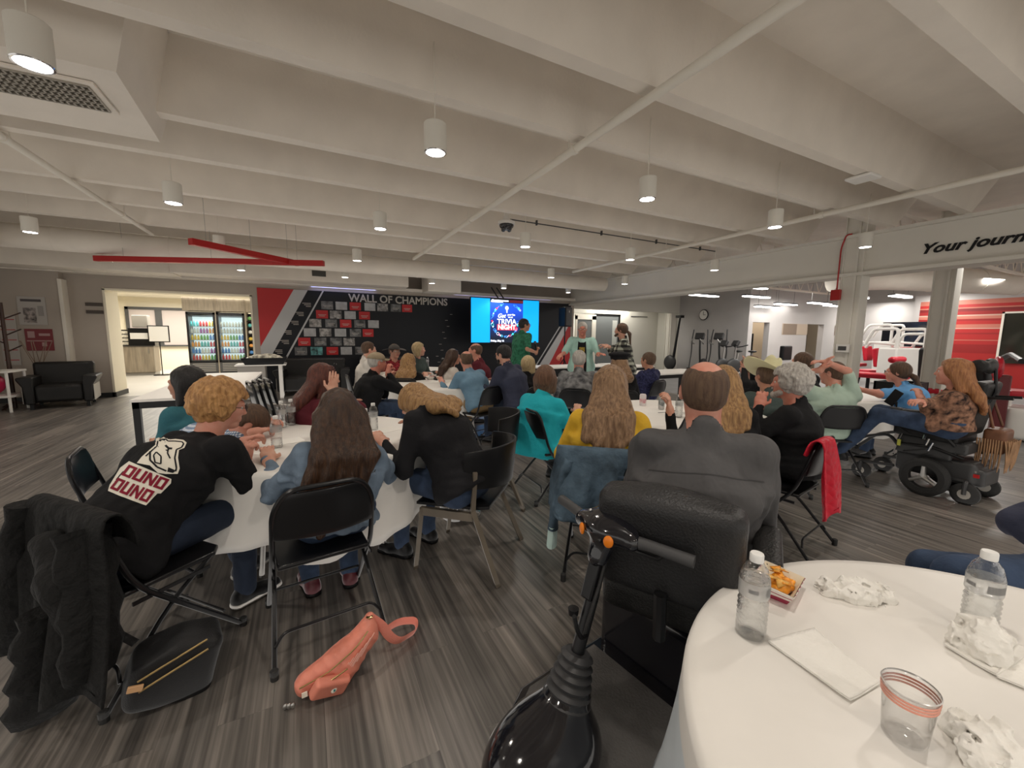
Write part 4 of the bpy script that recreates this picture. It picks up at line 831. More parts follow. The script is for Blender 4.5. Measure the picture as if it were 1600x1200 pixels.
# ---- chairs
CHS = {}
def chair_for(label, info=None, x=None, y=None, yaw=None):
    if info is not None:
        f = info['R']@np.array([0, 1., 0]); x, y = info['base'][0]-f[0]*.0, info['base'][1]-f[1]*.0; yaw = info['yaw']
    CHS[label] = folding_chair(label, x, y, yaw); return CHS[label]
chair_for('black folding chair under the long haired person in the denim shirt', None, .017, 2.137, -7); chair_for('black folding chair draped with a black jacket, nearest at left', None, -.668, 2.256, 48)
chair_for('black folding chair behind the blue checked shirt at far left', None, -.90, 3.02, 80)
chair_for('empty black folding chair by the table behind the navy shirt', None, 4.95, 5.3, 20)
# stacked folding chairs leaning by the table at left
# plywood armchair of the hooded person
def plywood_chair(label, x, y, yaw, solid=True):
    t = thing('armchair', label, 'chair', (x, y, 0), rz(yaw)); LG = mat('taupe painted wood', (.15, .125, .095), .45, var=.15, vs_=6)
    for s in (-1, 1):
        q = MB(); q.tube([(s*.245, .25, 0), (s*.245, .20, .40)], .026, 4, flat=(1.0, .6)); q.build('leg', LG, t, smooth=0)
        q = MB(); q.tube([(s*.285, -.30, 0), (s*.245, -.13, .42), (s*.26, -.15, .66)], [.03, .03, .026], 4, flat=(.9, .6)); q.build('leg', LG, t, smooth=0)
        MB().box((s*.24-.015, -.13, .355), (s*.24+.015, .21, .405)).build('side_rail', LG, t, bevel=.003)
    MB().grid(lambda u, v: ((u-.5)*.48*(1-.1*v), .24-.46*v, .425-.022*math.sin(PI*u)*math.sin(PI*v)+.10*max(0, v-.85)**1.2), 16, 14).build('seat', BLK, t, solid=.018, bevel=.003)
    def bk(u, v):
        a = (u-.5)*PI*.74; R_ = .285+.02*v; return (R_*math.sin(a), .06-(R_+.02)*math.cos(a)*1.15+.0, .56+.20*v+.03*math.cos(a)*(v-.3)*2)
    MB().grid(bk, 30, 6).build('backrest', BLK, t, solid=.016, bevel=.003); return t
plywood_chair('black shell armchair with taupe wooden legs under the hooded person', .90, 2.38, -48)
plywood_chair('empty black shell armchair behind the hooded person', 1.34, 3.15, -75)
# stack of folded chairs at left behind the curly blond person
for k in range(4):
    t = thing('folded_chair', 'black folded chair, %s in the rack beside the left white topped table' % ('first', 'second', 'third', 'fourth')[k], 'chair', (-.42+.05*k, 5.3+.10*k, 0), rz(75), 'folded chairs leaning together')
    MB().tube(rpath([(-.21, .02, .0), (-.21, -.16, .90), (.21, -.16, .90), (.21, .02, 0)], .08), .012, 8).build('frame_tube', BLKM, t); MB().grid(lambda u, v: ((u-.5)*.40, -.105-.05*v, .62+.24*v), 6, 4).build('backrest', BLKM, t, solid=.014); MB().grid(lambda u, v: ((u-.5)*.38, -.03-.06*v, .18+.38*v), 6, 4).build('seat', BLKM, t, solid=.02)
    for s in (-1, 1): MB().tube([(s*.19, .05, 0), (s*.19, -.10, .6)], .009, 6).build('rear_leg', BLKM, t)
# ---- leather sofas and left corner
def sofa(label, x, y, yaw, w, side=True):
    t = thing('leather_armchair', label, 'sofa', (x, y, 0), rz(yaw), 'black leather armchairs'); a = w/2
    MB().box((-a+.14, -.28, .12), (a-.14, .34, .44)).build('seat_cushion', LEATH, t, bevel=.05)
    MB().add([(-a+.06, -.40, .1), (a-.06, -.40, .1), (a-.06, -.22, .3), (-a+.06, -.22, .3), (-a+.04, -.46, .84), (a-.04, -.46, .84), (a-.04, -.30, .84), (-a+.04, -.30, .84)], [(0, 3, 2, 1), (0, 1, 5, 4), (1, 2, 6, 5), (2, 3, 7, 6), (3, 0, 4, 7), (4, 5, 6, 7)]).build('backrest', LEATH, t, bevel=.045)
    for s in (-1, 1):
        def arm(u, v, s=s): b_ = -.38+.76*v; fl = .10*max(0, u-.5)*2; return (s*(a-.13+.11*0+fl+.0), b_, .10+.50*u)
        q = MB(); X0, X1 = a-.15, a-.03
        q.prism([(X0, .1), (X1, .1), (X1+.02, .42), (X1+.09, .56), (X1+.08, .60), (X0, .60)], -.74*s, (0, -.38 if s < 0 else -.38, 0), (s, 0, 0), (0, 0, 1)); o = q.build('arm', LEATH, t, bevel=.02)
        q = MB(); q.box((s*(X1+.021), -.37, .12), (s*(X1+.03), .34, .42)) if side else None
        if side: q.build('side_panel', GREYP, t)
        for yy in (-.32, .30): MB().box((s*(a-.1)-.025, yy-.025, 0), (s*(a-.1)+.025, yy+.025, .12)).build('foot', BLK, t)
    return t
sofa('black leather armchair with grey side in the left corner', -4.22, 10.85, 168, .92)
sofa('black leather armchair under the champions wall, left one', .15, 10.75, 185, 1.5); sofa('black leather armchair under the champions wall, right one', 1.95, 10.85, 182, 1.5)
t = thing('side_cabinet', 'low grey cabinet with slanted white front left of the wall sofas', 'cabinet', (-1.0, 10.4, 0)); MB().box((-.30, -.25, .0), (.2, .25, .74)).build('body', GREYP, t, bevel=.01); MB().box((-.34, -.3, .74), (.6, .3, .77)).build('top', TABW, t); MB().box((.45, -.2, 0), (.52, .2, .74)).build('leg_panel', WHP, t)
t = thing('black_bin_tray', 'black tray heaped with snack packets on the cabinet', 'tray', (-.8, 10.3, .77)); MB().add([(-.35, -.2, 0), (.35, -.2, 0), (.35, .2, 0), (-.35, .2, 0), (-.42, -.25, .14), (.42, -.25, .14), (.42, .25, .14), (-.42, .25, .14)], [(3, 2, 1, 0), (0, 1, 5, 4), (1, 2, 6, 5), (2, 3, 7, 6), (3, 0, 4, 7)]).build('tray', BLK, t, solid=.01)
organic('packets', [ell((0, 0, .12), (.34, .19, .09))], .02, mat('snack packets', (.55, .52, .42), .4, var=.7, vs_=14), t, .02, lambda x, y, z: .03*noise3(x*18, y*18, z*18))['kind'] = 'stuff'
# coat tree, exercise ball on rack, posters
t = thing('coat_tree', 'dark wooden coat tree with short branches at far left', 'coat stand', (-4.92, 10.9, 0)); WD = mat('dark wood', (.045, .02, .014), .4)
MB().tube([(0, 0, 0), (-.0, 0, 1.95)], [.035, .028], 8).build('pole', WD, t)
for z, s, l in ((1.65, 1, .26), (1.35, 1, .24), (1.05, 1, .22), (1.5, -1, .2), (1.2, -1, .2)): MB().tube([(0, 0, z), (s*l, -.05, z+.12)], .012, 6).build('branch', WD, t)
for a in range(3): MB().tube([(0, 0, .12), (.28*math.cos(a*2.1+.4), .28*math.sin(a*2.1+.4), .0)], .02, 6).build('foot', WD, t)
t = thing('storage_rack', 'white rack at the left edge holding an exercise ball', 'rack', (-5.05, 10.55, 0))
for x_ in (-.35, .35):
    for y_ in (-.25, .25): MB().tube([(x_, y_, 0), (x_, y_, .72)], .022, 8).build('leg', WHP, t)
for z in (.26, .70):
    MB().box((-.38, -.28, z), (.38, .28, z+.035)).build('shelf', WHP, t, bevel=.005)
o = MB().ell((0, 0, 0), (.2, .2, .2), 28, 18).build('exercise_ball', mat('pink red rubber ball', (.60, .02, .09), .4), None, label='red exercise ball on the white rack at the left edge', cat='ball'); o.location = (-5.02, 10.5, .495)
def picture(label, x, y, z, w_, h_, nrm, mats_, extra=None, cat='poster', name='poster', group=None):
    t = thing(name, label, cat, (x, y, z), 0, group); ux = {'x+': (0, -1, 0), 'x-': (0, 1, 0), 'y-': (1, 0, 0)}[nrm]; n = {'x+': (1, 0, 0), 'x-': (-1, 0, 0), 'y-': (0, -1, 0)}[nrm]; ux, n = np.array(ux, float), np.array(n, float)
    def rc(nm, a, b, c, d, m_, th=.004, off=0): MB().prism([(a, b), (c, b), (c, d), (a, d)], th, n*off, ux, (0, 0, 1)).build(nm, m_, t) if 1 else 0
    sgn = 1
    rc('sheet', -w_/2, -h_/2, w_/2, h_/2, mats_, .006)
    for e in extra or (): rc(e[0], e[1], e[2], e[3], e[4], e[5], .002, .007*sgn)
    return t
PB = mat('printed picture', (.30, .26, .24), .5, var=.9, vs_=14)
picture('white poster with a small group photo on the left wall', -4.85, 11.69, 1.84, .40, .56, 'y-', mat('pale poster', (.42, .39, .36), .5), [('photo', -.13, -.24, .05, .06, PB), ('headline', -.15, .18, .14, .23, mat('dark print', (.08, .07, .07), .6)), ('text_lines', .08, -.1, .16, .1, mat('faint print', (.3, .28, .26), .6))])
picture('dark red poster below the white one on the left wall', -4.80, 11.69, 1.26, .40, .44, 'y-', mat('red poster', (.18, .02, .025), .5), [('white_block', -.16, .04, -.06, .17, mat('faded white print', (.40, .25, .24), .6)), ('white_block', .0, .08, .16, .13, mat('faded white print', (.40, .25, .24), .6)), ('stripe', -.18, -.03, .18, -.01, mat('faded white print', (.40, .25, .24), .6)), ('badge', .03, -.13, .10, -.05, mat('faded white print', (.40, .25, .24), .6))])
picture('tall white notice at the left edge of the picture', -5.22, 11.69, 1.25, .24, 1.0, 'y-', mat('pale poster', (.42, .39, .36), .5), [('red_line', -.1, -.4+.2*k, .1, -.385+.2*k, REDW) for k in range(5)])
t = thing('dried_branches', 'dried twig arrangement behind the left armchair', 'plant', (-4.72, 11.35, .0)); MB().lathe([(.08, 0), (.11, .3), (.06, .55), (.07, .6)], 16).build('vase', GREYP, t)
for k in range(7): a = k*.9; MB().tube([(0, 0, .55), (.08*math.cos(a), .08*math.sin(a), .85), (.22*math.cos(a+.3), .2*math.sin(a+.3), 1.25)], .006, 5).build('twig', mat('dry twig', (.22, .16, .12), .8), t)
# ================================================================ the crowd
def checks(name, base, c1, c2, sc, warp=0):
    m = mat(name, base, .85); N, L, b = nodes(m); tc = N.new('ShaderNodeTexCoord'); sp = N.new('ShaderNodeSeparateXYZ'); L.new(tc.outputs['Object'], sp.inputs[0]); fs = []
    def stripe(sock, s, th):
        a = N.new('ShaderNodeMath'); a.operation = 'MULTIPLY'; a.inputs[1].default_value = s; L.new(sock, a.inputs[0]); f = N.new('ShaderNodeMath'); f.operation = 'FRACT'; L.new(a.outputs[0], f.inputs[0]); g = N.new('ShaderNodeMath'); g.operation = 'GREATER_THAN'; g.inputs[1].default_value = th; L.new(f.outputs[0], g.inputs[0]); return g.outputs[0]
    ad = N.new('ShaderNodeMath'); L.new(sp.outputs[0], ad.inputs[0]); L.new(sp.outputs[1], ad.inputs[1])
    v, h = stripe(ad.outputs[0], sc, .5), stripe(sp.outputs[2], sc*1.05, .5); a = N.new('ShaderNodeMath'); L.new(v, a.inputs[0]); L.new(h, a.inputs[1]); d = N.new('ShaderNodeMath'); d.operation = 'MULTIPLY'; d.inputs[1].default_value = .5; L.new(a.outputs[0], d.inputs[0])
    r = ramp(N, [(0, base), (.4, c1), (.8, c2)], 'CONSTANT'); L.new(d.outputs[0], r.inputs[0]); L.new(r.outputs[0], b.inputs['Base Color']); return m
HB = hair_mat('dark brown long hair', (.075, .036, .018), (.022, .011, .007), .33); HA = hair_mat('auburn hair', (.14, .035, .02), (.05, .014, .01)); HC = hair_mat('curly ginger blond hair', (.62, .34, .13), (.30, .14, .045), .5, 7)
HK = hair_mat('black hair', (.012, .010, .010), (.004, .003, .003), .3); HBR = hair_mat('brown hair', (.12, .062, .032)); HLB = hair_mat('honey blond hair', (.46, .27, .11), (.20, .10, .04)); HBD = hair_mat('pale blond hair', (.60, .47, .26), (.36, .25, .12))
HGR = hair_mat('silver grey hair', (.58, .55, .50), (.34, .31, .28), .55); HTN = hair_mat('wavy light brown hair', (.36, .22, .12), (.15, .08, .04)); HRD = hair_mat('reddish brown bob', (.20, .10, .055), (.09, .04, .02)); HST = hair_mat('strawberry hair', (.42, .19, .07), (.22, .08, .03)); HSB = hair_mat('close cropped brown hair', (.14, .085, .05), (.075, .04, .025), .6)
C_BLK = cloth('black fleece', (.008, .008, .009)); C_DEN = cloth('washed denim shirt', (.16, .215, .285), var=.3, vs_=9); C_HOOD = cloth('black hoodie cotton', (.011, .011, .013)); C_JEAN = cloth('dark blue jeans', (.035, .055, .10), var=.4, vs_=8); C_JN2 = cloth('deep navy jeans', (.018, .026, .045), var=.3)
C_TEAL = cloth('teal knit', (.035, .13, .16)); C_MAR = cloth('maroon knit', (.10, .014, .022)); C_LBL = cloth('light blue pullover', (.15, .26, .36)); C_NAV = cloth('navy pullover', (.04, .045, .075)); C_GRN = cloth('emerald plaid shirt', (.03, .15, .085), var=.5, vs_=22)
C_TUR = cloth('turquoise blouse', (.02, .42, .50), var=.10); C_YEL = cloth('mustard yellow blouse', (.66, .40, .035), var=.12); C_GRY = mat('charcoal grey dress shirt', (.078, .076, .078), .7, var=.10, vs_=6, bump=.9, bs=5, bd=.05, stretch=(1, 1, .6), spec=.3); C_CAM = cloth('grey camouflage shirt', (.30, .30, .30), var=.9, vs_=12, col2=(.03, .03, .035))
C_WHT = cloth('white knit', (.66, .62, .56)); C_MNT = cloth('mint T-shirt', (.42, .54, .45), var=.08); C_BLU = cloth('light blue T-shirt', (.13, .33, .62)); C_AQU = cloth('pale aqua shirt', (.38, .60, .53)); C_DKG = cloth('dark grey green shirt', (.055, .075, .07)); C_RED = cloth('red patterned shirt', (.30, .03, .04), var=.8, vs_=30)
C_TAN = cloth('tan trousers', (.30, .20, .10)); C_KHK = cloth('khaki trousers', (.34, .28, .20)); C_PLD = checks('black and white plaid flannel', (.42, .44, .36), (.12, .12, .10), (.012, .012, .012), 11); C_CHK = checks('blue and white gingham', (.72, .74, .76), (.24, .32, .44), (.09, .15, .26), 62)
C_NVP = cloth('navy patterned shirt', (.045, .05, .13), var=.9, vs_=40, col2=(.01, .01, .03)); C_LACE = cloth('sheer black lace over skin', (.36, .19, .12), var=.95, vs_=22, col2=(.015, .01, .01)); SH_B = (BLK, WHP); SH_K = (BLK, BLK); SH_M = (mat('burgundy shoe', (.09, .015, .022), .4), BLK)
def yawat(px): return math.degrees(CAM_YAW)+math.degrees(math.atan((px-800)/CAM_F))
def Pn(label, px, py, D, rel, chair=None, **k):
    yw = yawat(px)+rel
    if D < 2.4: q = dict(vox=.012, hv=.0048, av=.0045)
    elif D < 3.6: q = dict(vox=.015, hv=.006, av=.0055)
    elif D < 5.5: q = dict(vox=.018, hv=.008, av=.007)
    else: q = dict(vox=.022, hv=.010, av=.0085)
    q.update(k)
    if 'shoes' not in q: q['shoes'] = SH_K
    i = person(label, at(px, py, D), yw, **q); i['yaw'] = yw
    if chair: chair_for(chair, i)
    return i
def capfn(col, brim=.09, up=0, wide=0):
    def f(i):
        m = cloth('cap cloth %s' % (col,), col); q = organic('cap', xf([ell((0, -.018, .045), (.092, .112, .082)), half((0, 0, .038), (0, -.12, -1)), cone((0, -.018, .12), (0, -.018, .128), .008)], i['HR'], i['H']), .008, m, i['t'], .01)
        if wide: MB().grid(lambda u, v: tuple(i['H']+i['HR']@np.array([(.088+wide*v)*math.cos(2*PI*u), -.018+(.108+wide*v)*math.sin(2*PI*u), .045-.01*v+.02*v*math.sin(4*PI*u)])), 36, 5, closed_u=True).build('hat_brim', m, i['t'], solid=.004)
        else: MB().grid(lambda u, v: tuple(i['H']+i['HR']@np.array([(u-.5)*.15*(1-.25*v), .075+brim*v-.05*(2*u-1)**2, .045-.01*v-.02*(2*u-1)**2])), 12, 6).build('cap_brim', m, i['t'], solid=.004)
    return f
def shades(i):
    g = MB()
    for s in (-1, 1): g.tube([tuple(i['H']+i['HR']@np.array([s*.035+.026*math.cos(a), .075+.01*math.sin(a), .105+.02*math.sin(a)])) for a in np.linspace(0, 2*PI, 13)[:-1]], .003, 6, closed=True)
    g.build('sunglasses', BLK, i['t'])
# --- left table
def cuff(i): pass
A = Pn('person with curly ginger blond hair in black sweatshirt with white bear print', 347, 634, 2.12, 57, lean=(.0, .36), hy=32, hp=-12, hair='fluffy', hc=HC, skin='pink', top=C_BLK, pants=C_JN2, shoes=SH_B, bulk=1.16, hem=.06, collar=False,
       rh=(383, 722, 2.25, 0), lh=(378, 690, 2.45, 0), hd_dir=((.7, .5, .3), (.1, .3, 1)), hdn=((0, 0, 1), (0, -1, .2)), curl=(.9, 1.25), hint=(None, (.6, .1, -1)), hips=(0, -.02), glasses=True,
       legs=[(-.12, .44, .54), (-.14, .60, .09), (.10, .46, .53), (.13, .42, .10)], fold=1.2)
B = Pn('person with very long dark brown hair in faded denim shirt, seen from behind', 528, 645, 2.08, -11, lean=(.04, .03), hw=1.38, hair='long:.52', hc=HB, top=C_DEN, pants=C_JEAN, shoes=SH_M, fem=True, hscale=.97, hem=.02, pz=.55, bulk=1.04, lh=(-.26, .38, .76), rh=(.30, .38, .76), legs=[(-.11, .40, .51), (-.10, .25, .09), (.11, .40, .51), (.10, .22, .09)], fold=2)
Cc = Pn('hooded person bent over the left table in black hoodie and jeans', 650, 632, 2.62, -48, lean=(.0, .30), hp=-52, hy=-8, nup=.075, hair='long:.26', hc=HLB, top=C_HOOD, pants=C_JEAN, fem=True, hood=True, bulk=1.12, lh=(-.22, .45, .78), rh=(.10, .44, .80), hem=.02)
Dd = Pn('person in blue gingham shirt slumped forward onto the left table', 392, 662, 2.78, 95, lean=(0, .42), hp=-62, hair='short', hc=HBR, skin='pink', top=C_CHK, pants=C_JN2, sleeve=.45, bulk=1.1, pz=.58, lh=(-.18, .62, .80), rh=(.16, .56, .80), hd_dir=((.8, .6, 0), (-.6, .8, 0)), curl=(.8, .8))
E_ = Pn('person with black hair in teal top, back of the head to the viewer', 290, 600, 3.0, -35, 'folding chair of the teal shirt with black hair', hy=-30, hair='bob:.05', hc=HK, skin='tan', top=C_TEAL, pants=C_JN2, fem=True, lh=(-.1, .3, .62), rh=(.1, .3, .62))
Ff = Pn('person with auburn hair in maroon sweater holding a hand to the face', 508, 592, 3.35, 78, 'folding chair of the maroon sweater across the left table', lean=(0, .10), hair='long:.36', hc=HA, top=C_MAR, pants=C_JN2, fem=True, bulk=1.22, rh=(519, 612, 3.22, 0), lh=(-.15, .35, .78), hd_dir=(None, (0, .15, 1)), hdn=(None, (.9, -.1, 0)), curl=(.4, .12), hint=(None, (.5, .2, -1)), extra=shades)
# --- middle distance table
G = Pn('person in tan baseball cap and black jacket with hands at the chin', 590, 566, 5.0, 70, 'folding chair under the man in the cap', lean=(0, .12), hair='buzz', hc=HGR, skin='ruddy', top=C_BLK, pants=C_JEAN, bulk=1.15, rh=(606, 583, 4.95, 0), lh=(608, 588, 5.1, 0), hd_dir=((.1, .2, 1), (-.1, .2, 1)), curl=(1, 1), glasses=True, extra=capfn((.30, .24, .16)))
Hh = Pn('person in white shirt behind the tan cap', 577, 546, 6.5, 80, 'folding chair of the white shirt at the far table', hair='short', hc=HBR, top=C_WHT, pants=C_JEAN, bulk=1.05, lh=(-.1, .4, .8), rh=(.1, .4, .8))
I_ = Pn('person in red shirt leaning behind the tan cap at the far table', 617, 549, 7.0, 150, 'folding chair of the red shirt at the far table', hair='short', hc=HBR, top=C_RED, pants=C_JEAN, lean=(0, .12), extra=capfn((.10, .09, .085), wide=.11))
J = Pn('person with golden blond curls in black top facing away at the far table', 640, 566, 6.3, 15, 'folding chair of the blonde facing away at the far table', hair='wavy:.26', hc=HLB, top=C_BLK, pants=C_KHK, fem=True, hy=30)
Kk = Pn('person with pale bobbed hair in dark teal at the far table', 655, 546, 7.4, 130, 'folding chair of the teal shirt at the far table', hair='bob', hc=HBD, top=C_DKG, pants=C_JEAN, fem=True, hy=-30)
Ll = Pn('person with long dark hair in white sweater', 709, 558, 6.5, 70, 'folding chair of the white sweater', hair='long:.34', hc=HB, top=C_WHT, pants=C_JEAN, fem=True, lh=(-.1, .4, .78), rh=(.1, .4, .78), glasses=True)
Mm = Pn('bald person in light blue pullover with an elbow on the table', 728, 562, 5.5, -40, 'folding chair of the man in the light blue pullover', lean=(0, .24), hy=20, hair='bald', hc=HSB, skin='pink', top=C_LBL, pants=C_TAN, bulk=1.12, lh=(-.25, .52, .80), rh=(.2, .5, .8), hem=.03, fold=1.4)
Nn = Pn('bald person in maroon shirt behind the light blue pullover', 742, 548, 6.4, -80, 'folding chair of the bald man in maroon', lean=(0, .10), hair='bald', hc=HSB, skin='pink', top=C_MAR, pants=C_JEAN, bulk=1.1)
Oo = Pn('person with dark hair in navy pullover next to the light blue one', 786, 554, 5.4, -55, 'folding chair of the man in navy beside the light blue pullover', lean=(0, .20), hp=-12, hair='short', hc=HK, skin='fair', top=C_NAV, pants=C_JN2, bulk=1.2, lh=(-.2, .5, .8), rh=(.2, .5, .8), glasses=True, beard=True)
# --- stage
def mic(i):
    W = i['W'][1]; t = thing('microphone', 'black microphone held in front of the big screen', 'microphone', i['base']+i['R']@W); d = unit(i['R']@np.array([.0, -.25, 1]))
    MB().tube([-d*.04+(0, 0, .05), d*.12+(0, 0, .05)], [.012, .016], 10).build('handle', BLK, t); MB().ell(d*.15+np.array([0, 0, .05]), (.028, .028, .03)).build('head', DKM, t)
Pp = Pn('standing person in green plaid short sleeved shirt holding a microphone', 820, 508, 7.8, 50, stand=True, hy=25, hair='short', hc=HK, skin='tan', top=C_GRN, pants=C_KHK, sleeve=.42, hem=.10, bulk=1.08, lh=(836-30, 586, 7.75, 0), rh=(838, 551, 7.7, 0), hd_dir=((0, .1, -1), (0, .3, 1)), curl=(.4, 1.2), extra=mic, glasses=True, hscale=1.0)
Qq = Pn('person with pale blond bob in black top nearest the stage', 826, 570, 5.9, 30, 'folding chair of the blonde in black near the stage', hair='bob', hc=HBD, top=C_BLK, pants=C_BLK, fem=True, lh=(-.1, .3, .62), rh=(.1, .3, .62))
Ww = Pn('standing person in open pale aqua shirt over black T-shirt with open hands', 910, 514, 7.3, 178, stand=True, hp=-6, hair='short', hc=HGR, skin='ruddy', top=C_AQU, pants=C_BLK, sleeve=.45, hem=.12, bulk=1.12, rh=(888-12, 555, 7.1, 0), lh=(936, 553, 7.0, 0), hd_dir=((-.6, .8, 0), (.3, .7, -.3)), hdn=((0, .2, 1), (0, .4, .9)), curl=(.25, .9), glasses=True,
        extra=lambda i: mat('yellow shirt print', (.55, .38, .04), .7, var=.7, vs_=40, col2=(.02, .02, .02)))
Xx = Pn('standing person in black and white plaid flannel with ponytail', 970, 516, 7.2, -85, stand=True, hair='pony:.12', hc=HBR, skin='fair', top=C_PLD, pants=C_BLK, hem=.14, bulk=1.0, rh=(950, 542, 7.0, 0), lh=(948, 540, 7.2, 0), hd_dir=((0, 1, .2), (0, 1, .1)), curl=(.5, .5), beard=True)
# --- centre
Rr = Pn('person with reddish brown bob in turquoise blouse', 852, 593, 3.75, 35, None, hair='bob:.0', hc=HRD, top=C_TUR, pants=C_BLK, fem=True, bulk=1.22, hem=.16, hy=-30, sleeve=.9, lh=(-.22, .34, .72), rh=(.2, .34, .72))
chair_for('folding chair of the person in turquoise', None, 2.0, 3.05, 92)
def beret(i, c=None): organic('beret', [ell(i['H']+np.array([0, -.01, .115]), (.14, .14, .04)), ell(i['H']+np.array([0, -.01, .07]), (.112, .13, .045))], .009, C_BLK, i['t'], .02)
Ss = Pn('person with short silver hair in grey camouflage shirt, back to the viewer', 905, 562, 5.3, 5, 'folding chair of the grey haired person in camouflage shirt', hair='short', hc=HGR, skin='pink', top=C_CAM, pants=C_BLK, bulk=1.2)
Uu = Pn('person in black beret with light brown hair', 967, 568, 5.2, -10, 'folding chair of the person in the black beret', hair='wavy:.2', hc=HTN, top=C_BLK, pants=C_BLK, fem=True, extra=beret)
Vv = Pn('person in navy patterned shirt turned towards the stage', 1012, 563, 6.2, -60, 'folding chair of the navy patterned shirt', lean=(0, -.05), hair='short', hc=HSB, skin='tan', top=C_NVP, pants=C_BLK, bulk=1.15, lh=(-.22, .35, .74), rh=(.2, .3, .7))
Tt = Pn('person with wavy light brown hair in mustard yellow blouse', 953, 604, 2.6, 0, lean=(0, .06), hair='wavy:.34', hc=HTN, top=C_YEL, pants=C_JN2, fem=True, bulk=1.22, hem=.04, sleeve=.9, lh=(-.26, .34, .76), rh=(.26, .34, .76), fold=1.2)
chair_for('folding chair draped with the denim jacket behind the yellow blouse', None, Tt['base'][0]-.0, Tt['base'][1], yawat(935))
Yy = Pn('bald headed person in charcoal grey shirt seated on the mobility scooter', 1099, 612, 1.55, -8, lean=(0, .08), hair='bald', hc=HSB, skin='pink', top=C_GRY, pants=C_JN2, bulk=1.12, hem=.0, pz=.62, lh=(-.22, .34, .84), rh=(.20, .34, .82), hint=((-.15, -.4, -1), (.15, -.4, -1)), fold=2.2)
Zz = Pn('person with honey blond hair in black top half hidden behind the bald head', 1128, 600, 2.8, -20, 'folding chair of the blonde behind the bald man', hair='long:.3', hc=HLB, top=C_BLK, pants=C_JN2, fem=True, lh=(1047, 643, 2.72, 0), rh=(.2, .34, .78), curl=(.8, .5))
aa = Pn('person in black hiding the face behind both hands', 1170, 574, 5.3, -110, 'folding chair of the person covering their face', lean=(0, .12), hair='curly', hc=HRD, top=C_BLK, pants=C_BLK, fem=True, lh=(1163, 575, 5.15, 0), rh=(1176, 577, 5.1, 0), hd_dir=((0, 0, 1), (0, 0, 1)), curl=(.3, .3))
def cowboy(i):
    m = mat('pale straw hat', (.72, .68, .42), .8, bump=.6, bs=200); H, HR = i['H'], rotm(10, -10, -22); q = MB()
    def br(u, v): a = 2*PI*u; r = .09+.14*v; return tuple(H+HR@np.array([r*math.cos(a)*1.0, r*math.sin(a)*1.18, .055+.06*v*v*abs(math.cos(a))**1.5-.018*v*abs(math.sin(a))]))
    t_ = MB().grid(br, 44, 10, closed_u=True).build('hat', m, i['t'], solid=.004)
    V, F = sdf(xf([cone((0, -.02, .05), (0, -.015, .15), .090, .072, 1.18, (0, 1, 0)), ell((0, -.01, .215), (.022, .11, .05), sub=True, k=.03), ell((.065, .06, .18), (.03, .05, .04), sub=True, k=.03), ell((-.065, .06, .18), (.03, .05, .04), sub=True, k=.03), half((0, 0, .052), (0, 0, -1))], HR, H), .006, .02); mesh_from('hat_crown', [(V, F, 0)], m, t_)
    MB().tube([tuple(H+HR@np.array([.092*math.cos(a), -.018+.108*math.sin(a), .066])) for a in np.linspace(0, 2*PI, 25)[:-1]], .006, 6, closed=True).build('hat_band', mat('brown band', (.16, .09, .04), .6), t_)
bb = Pn('person in cream cowboy hat and dark grey shirt', 1197, 588, 3.9, -35, 'folding chair of the person in the cowboy hat', lean=(0, .06), hair='short', hc=HSB, skin='tan', top=C_DKG, pants=C_JEAN, bulk=1.15, sleeve=.45, extra=cowboy, lh=(-.2, .4, .78), rh=(.2, .4, .78))
cc = Pn('person with curly silver hair and beard in black long sleeved shirt', 1233, 598, 2.95, -78, lean=(0, .03), hy=-12, hair='curly', hc=HGR, skin='ruddy', top=C_BLK, pants=C_BLK, bulk=1.2, lh=(1186, 634, 2.92, 0), rh=(.12, .48, .78), curl=(1, .6), beard=True, hem=.04)
chair_for('folding chair hung with the red quilted jacket', None, 2.98, 1.60, -10)
dd = Pn('person with brown hair just left of the column', 1252, 566, 5.0, -60, 'folding chair of the brown haired person by the column', hair='short', hc=HBR, top=C_BLK, pants=C_BLK)
ee = Pn('person in mint T-shirt stretching with both arms behind the head', 1300, 583, 4.15, -32, 'folding chair behind the mint T-shirt', hy=-35, lean=(0, -.02), hair='buzz', hc=HSB, skin='pink', top=C_MNT, pants=cloth('blue shorts', (.02, .05, .16)), sleeve=.42, bulk=1.15, hem=.06, glasses=True,
        lh=(1283, 577, 3.98, 0), rh=(1292, 566, 4.0, 0), hint=((-1, .2, .5), (1, .1, .9)), hd_dir=((.4, -.2, 1), (-1, -.1, .1)), curl=(.3, .4), fold=1.4)
ff = Pn('person with long dark ponytail and glasses in light blue T-shirt', 1402, 582, 4.75, -88, 'folding chair of the light blue T-shirt', lean=(0, .16), hair='pony:.34', hc=HBR, skin='pink', top=C_BLU, pants=C_JEAN, fem=True, sleeve=.42, bulk=1.2, lh=(1338, 607, 4.6, 0), rh=(1338, 614, 4.45, 0), glasses=True, curl=(.9, .9), hem=.02)
gg = Pn('laughing person with long strawberry hair in lace sleeves in the power wheelchair', 1488, 582, 3.62, -92, lean=(0, .0), hair='long:.30', hc=HST, skin='pink', top=C_LACE, pants=C_JEAN, fem=True, bulk=1.0, pz=.70, hp=4, smile=True, lh=(1440, 625, 3.75, 0), rh=(1425, 630, 3.5, 0), curl=(.6, .6), shoes=SH_K,
        legs=[(-.12, .48, .72), (-.12, .74, .30), (.12, .48, .72), (.12, .74, .30)])
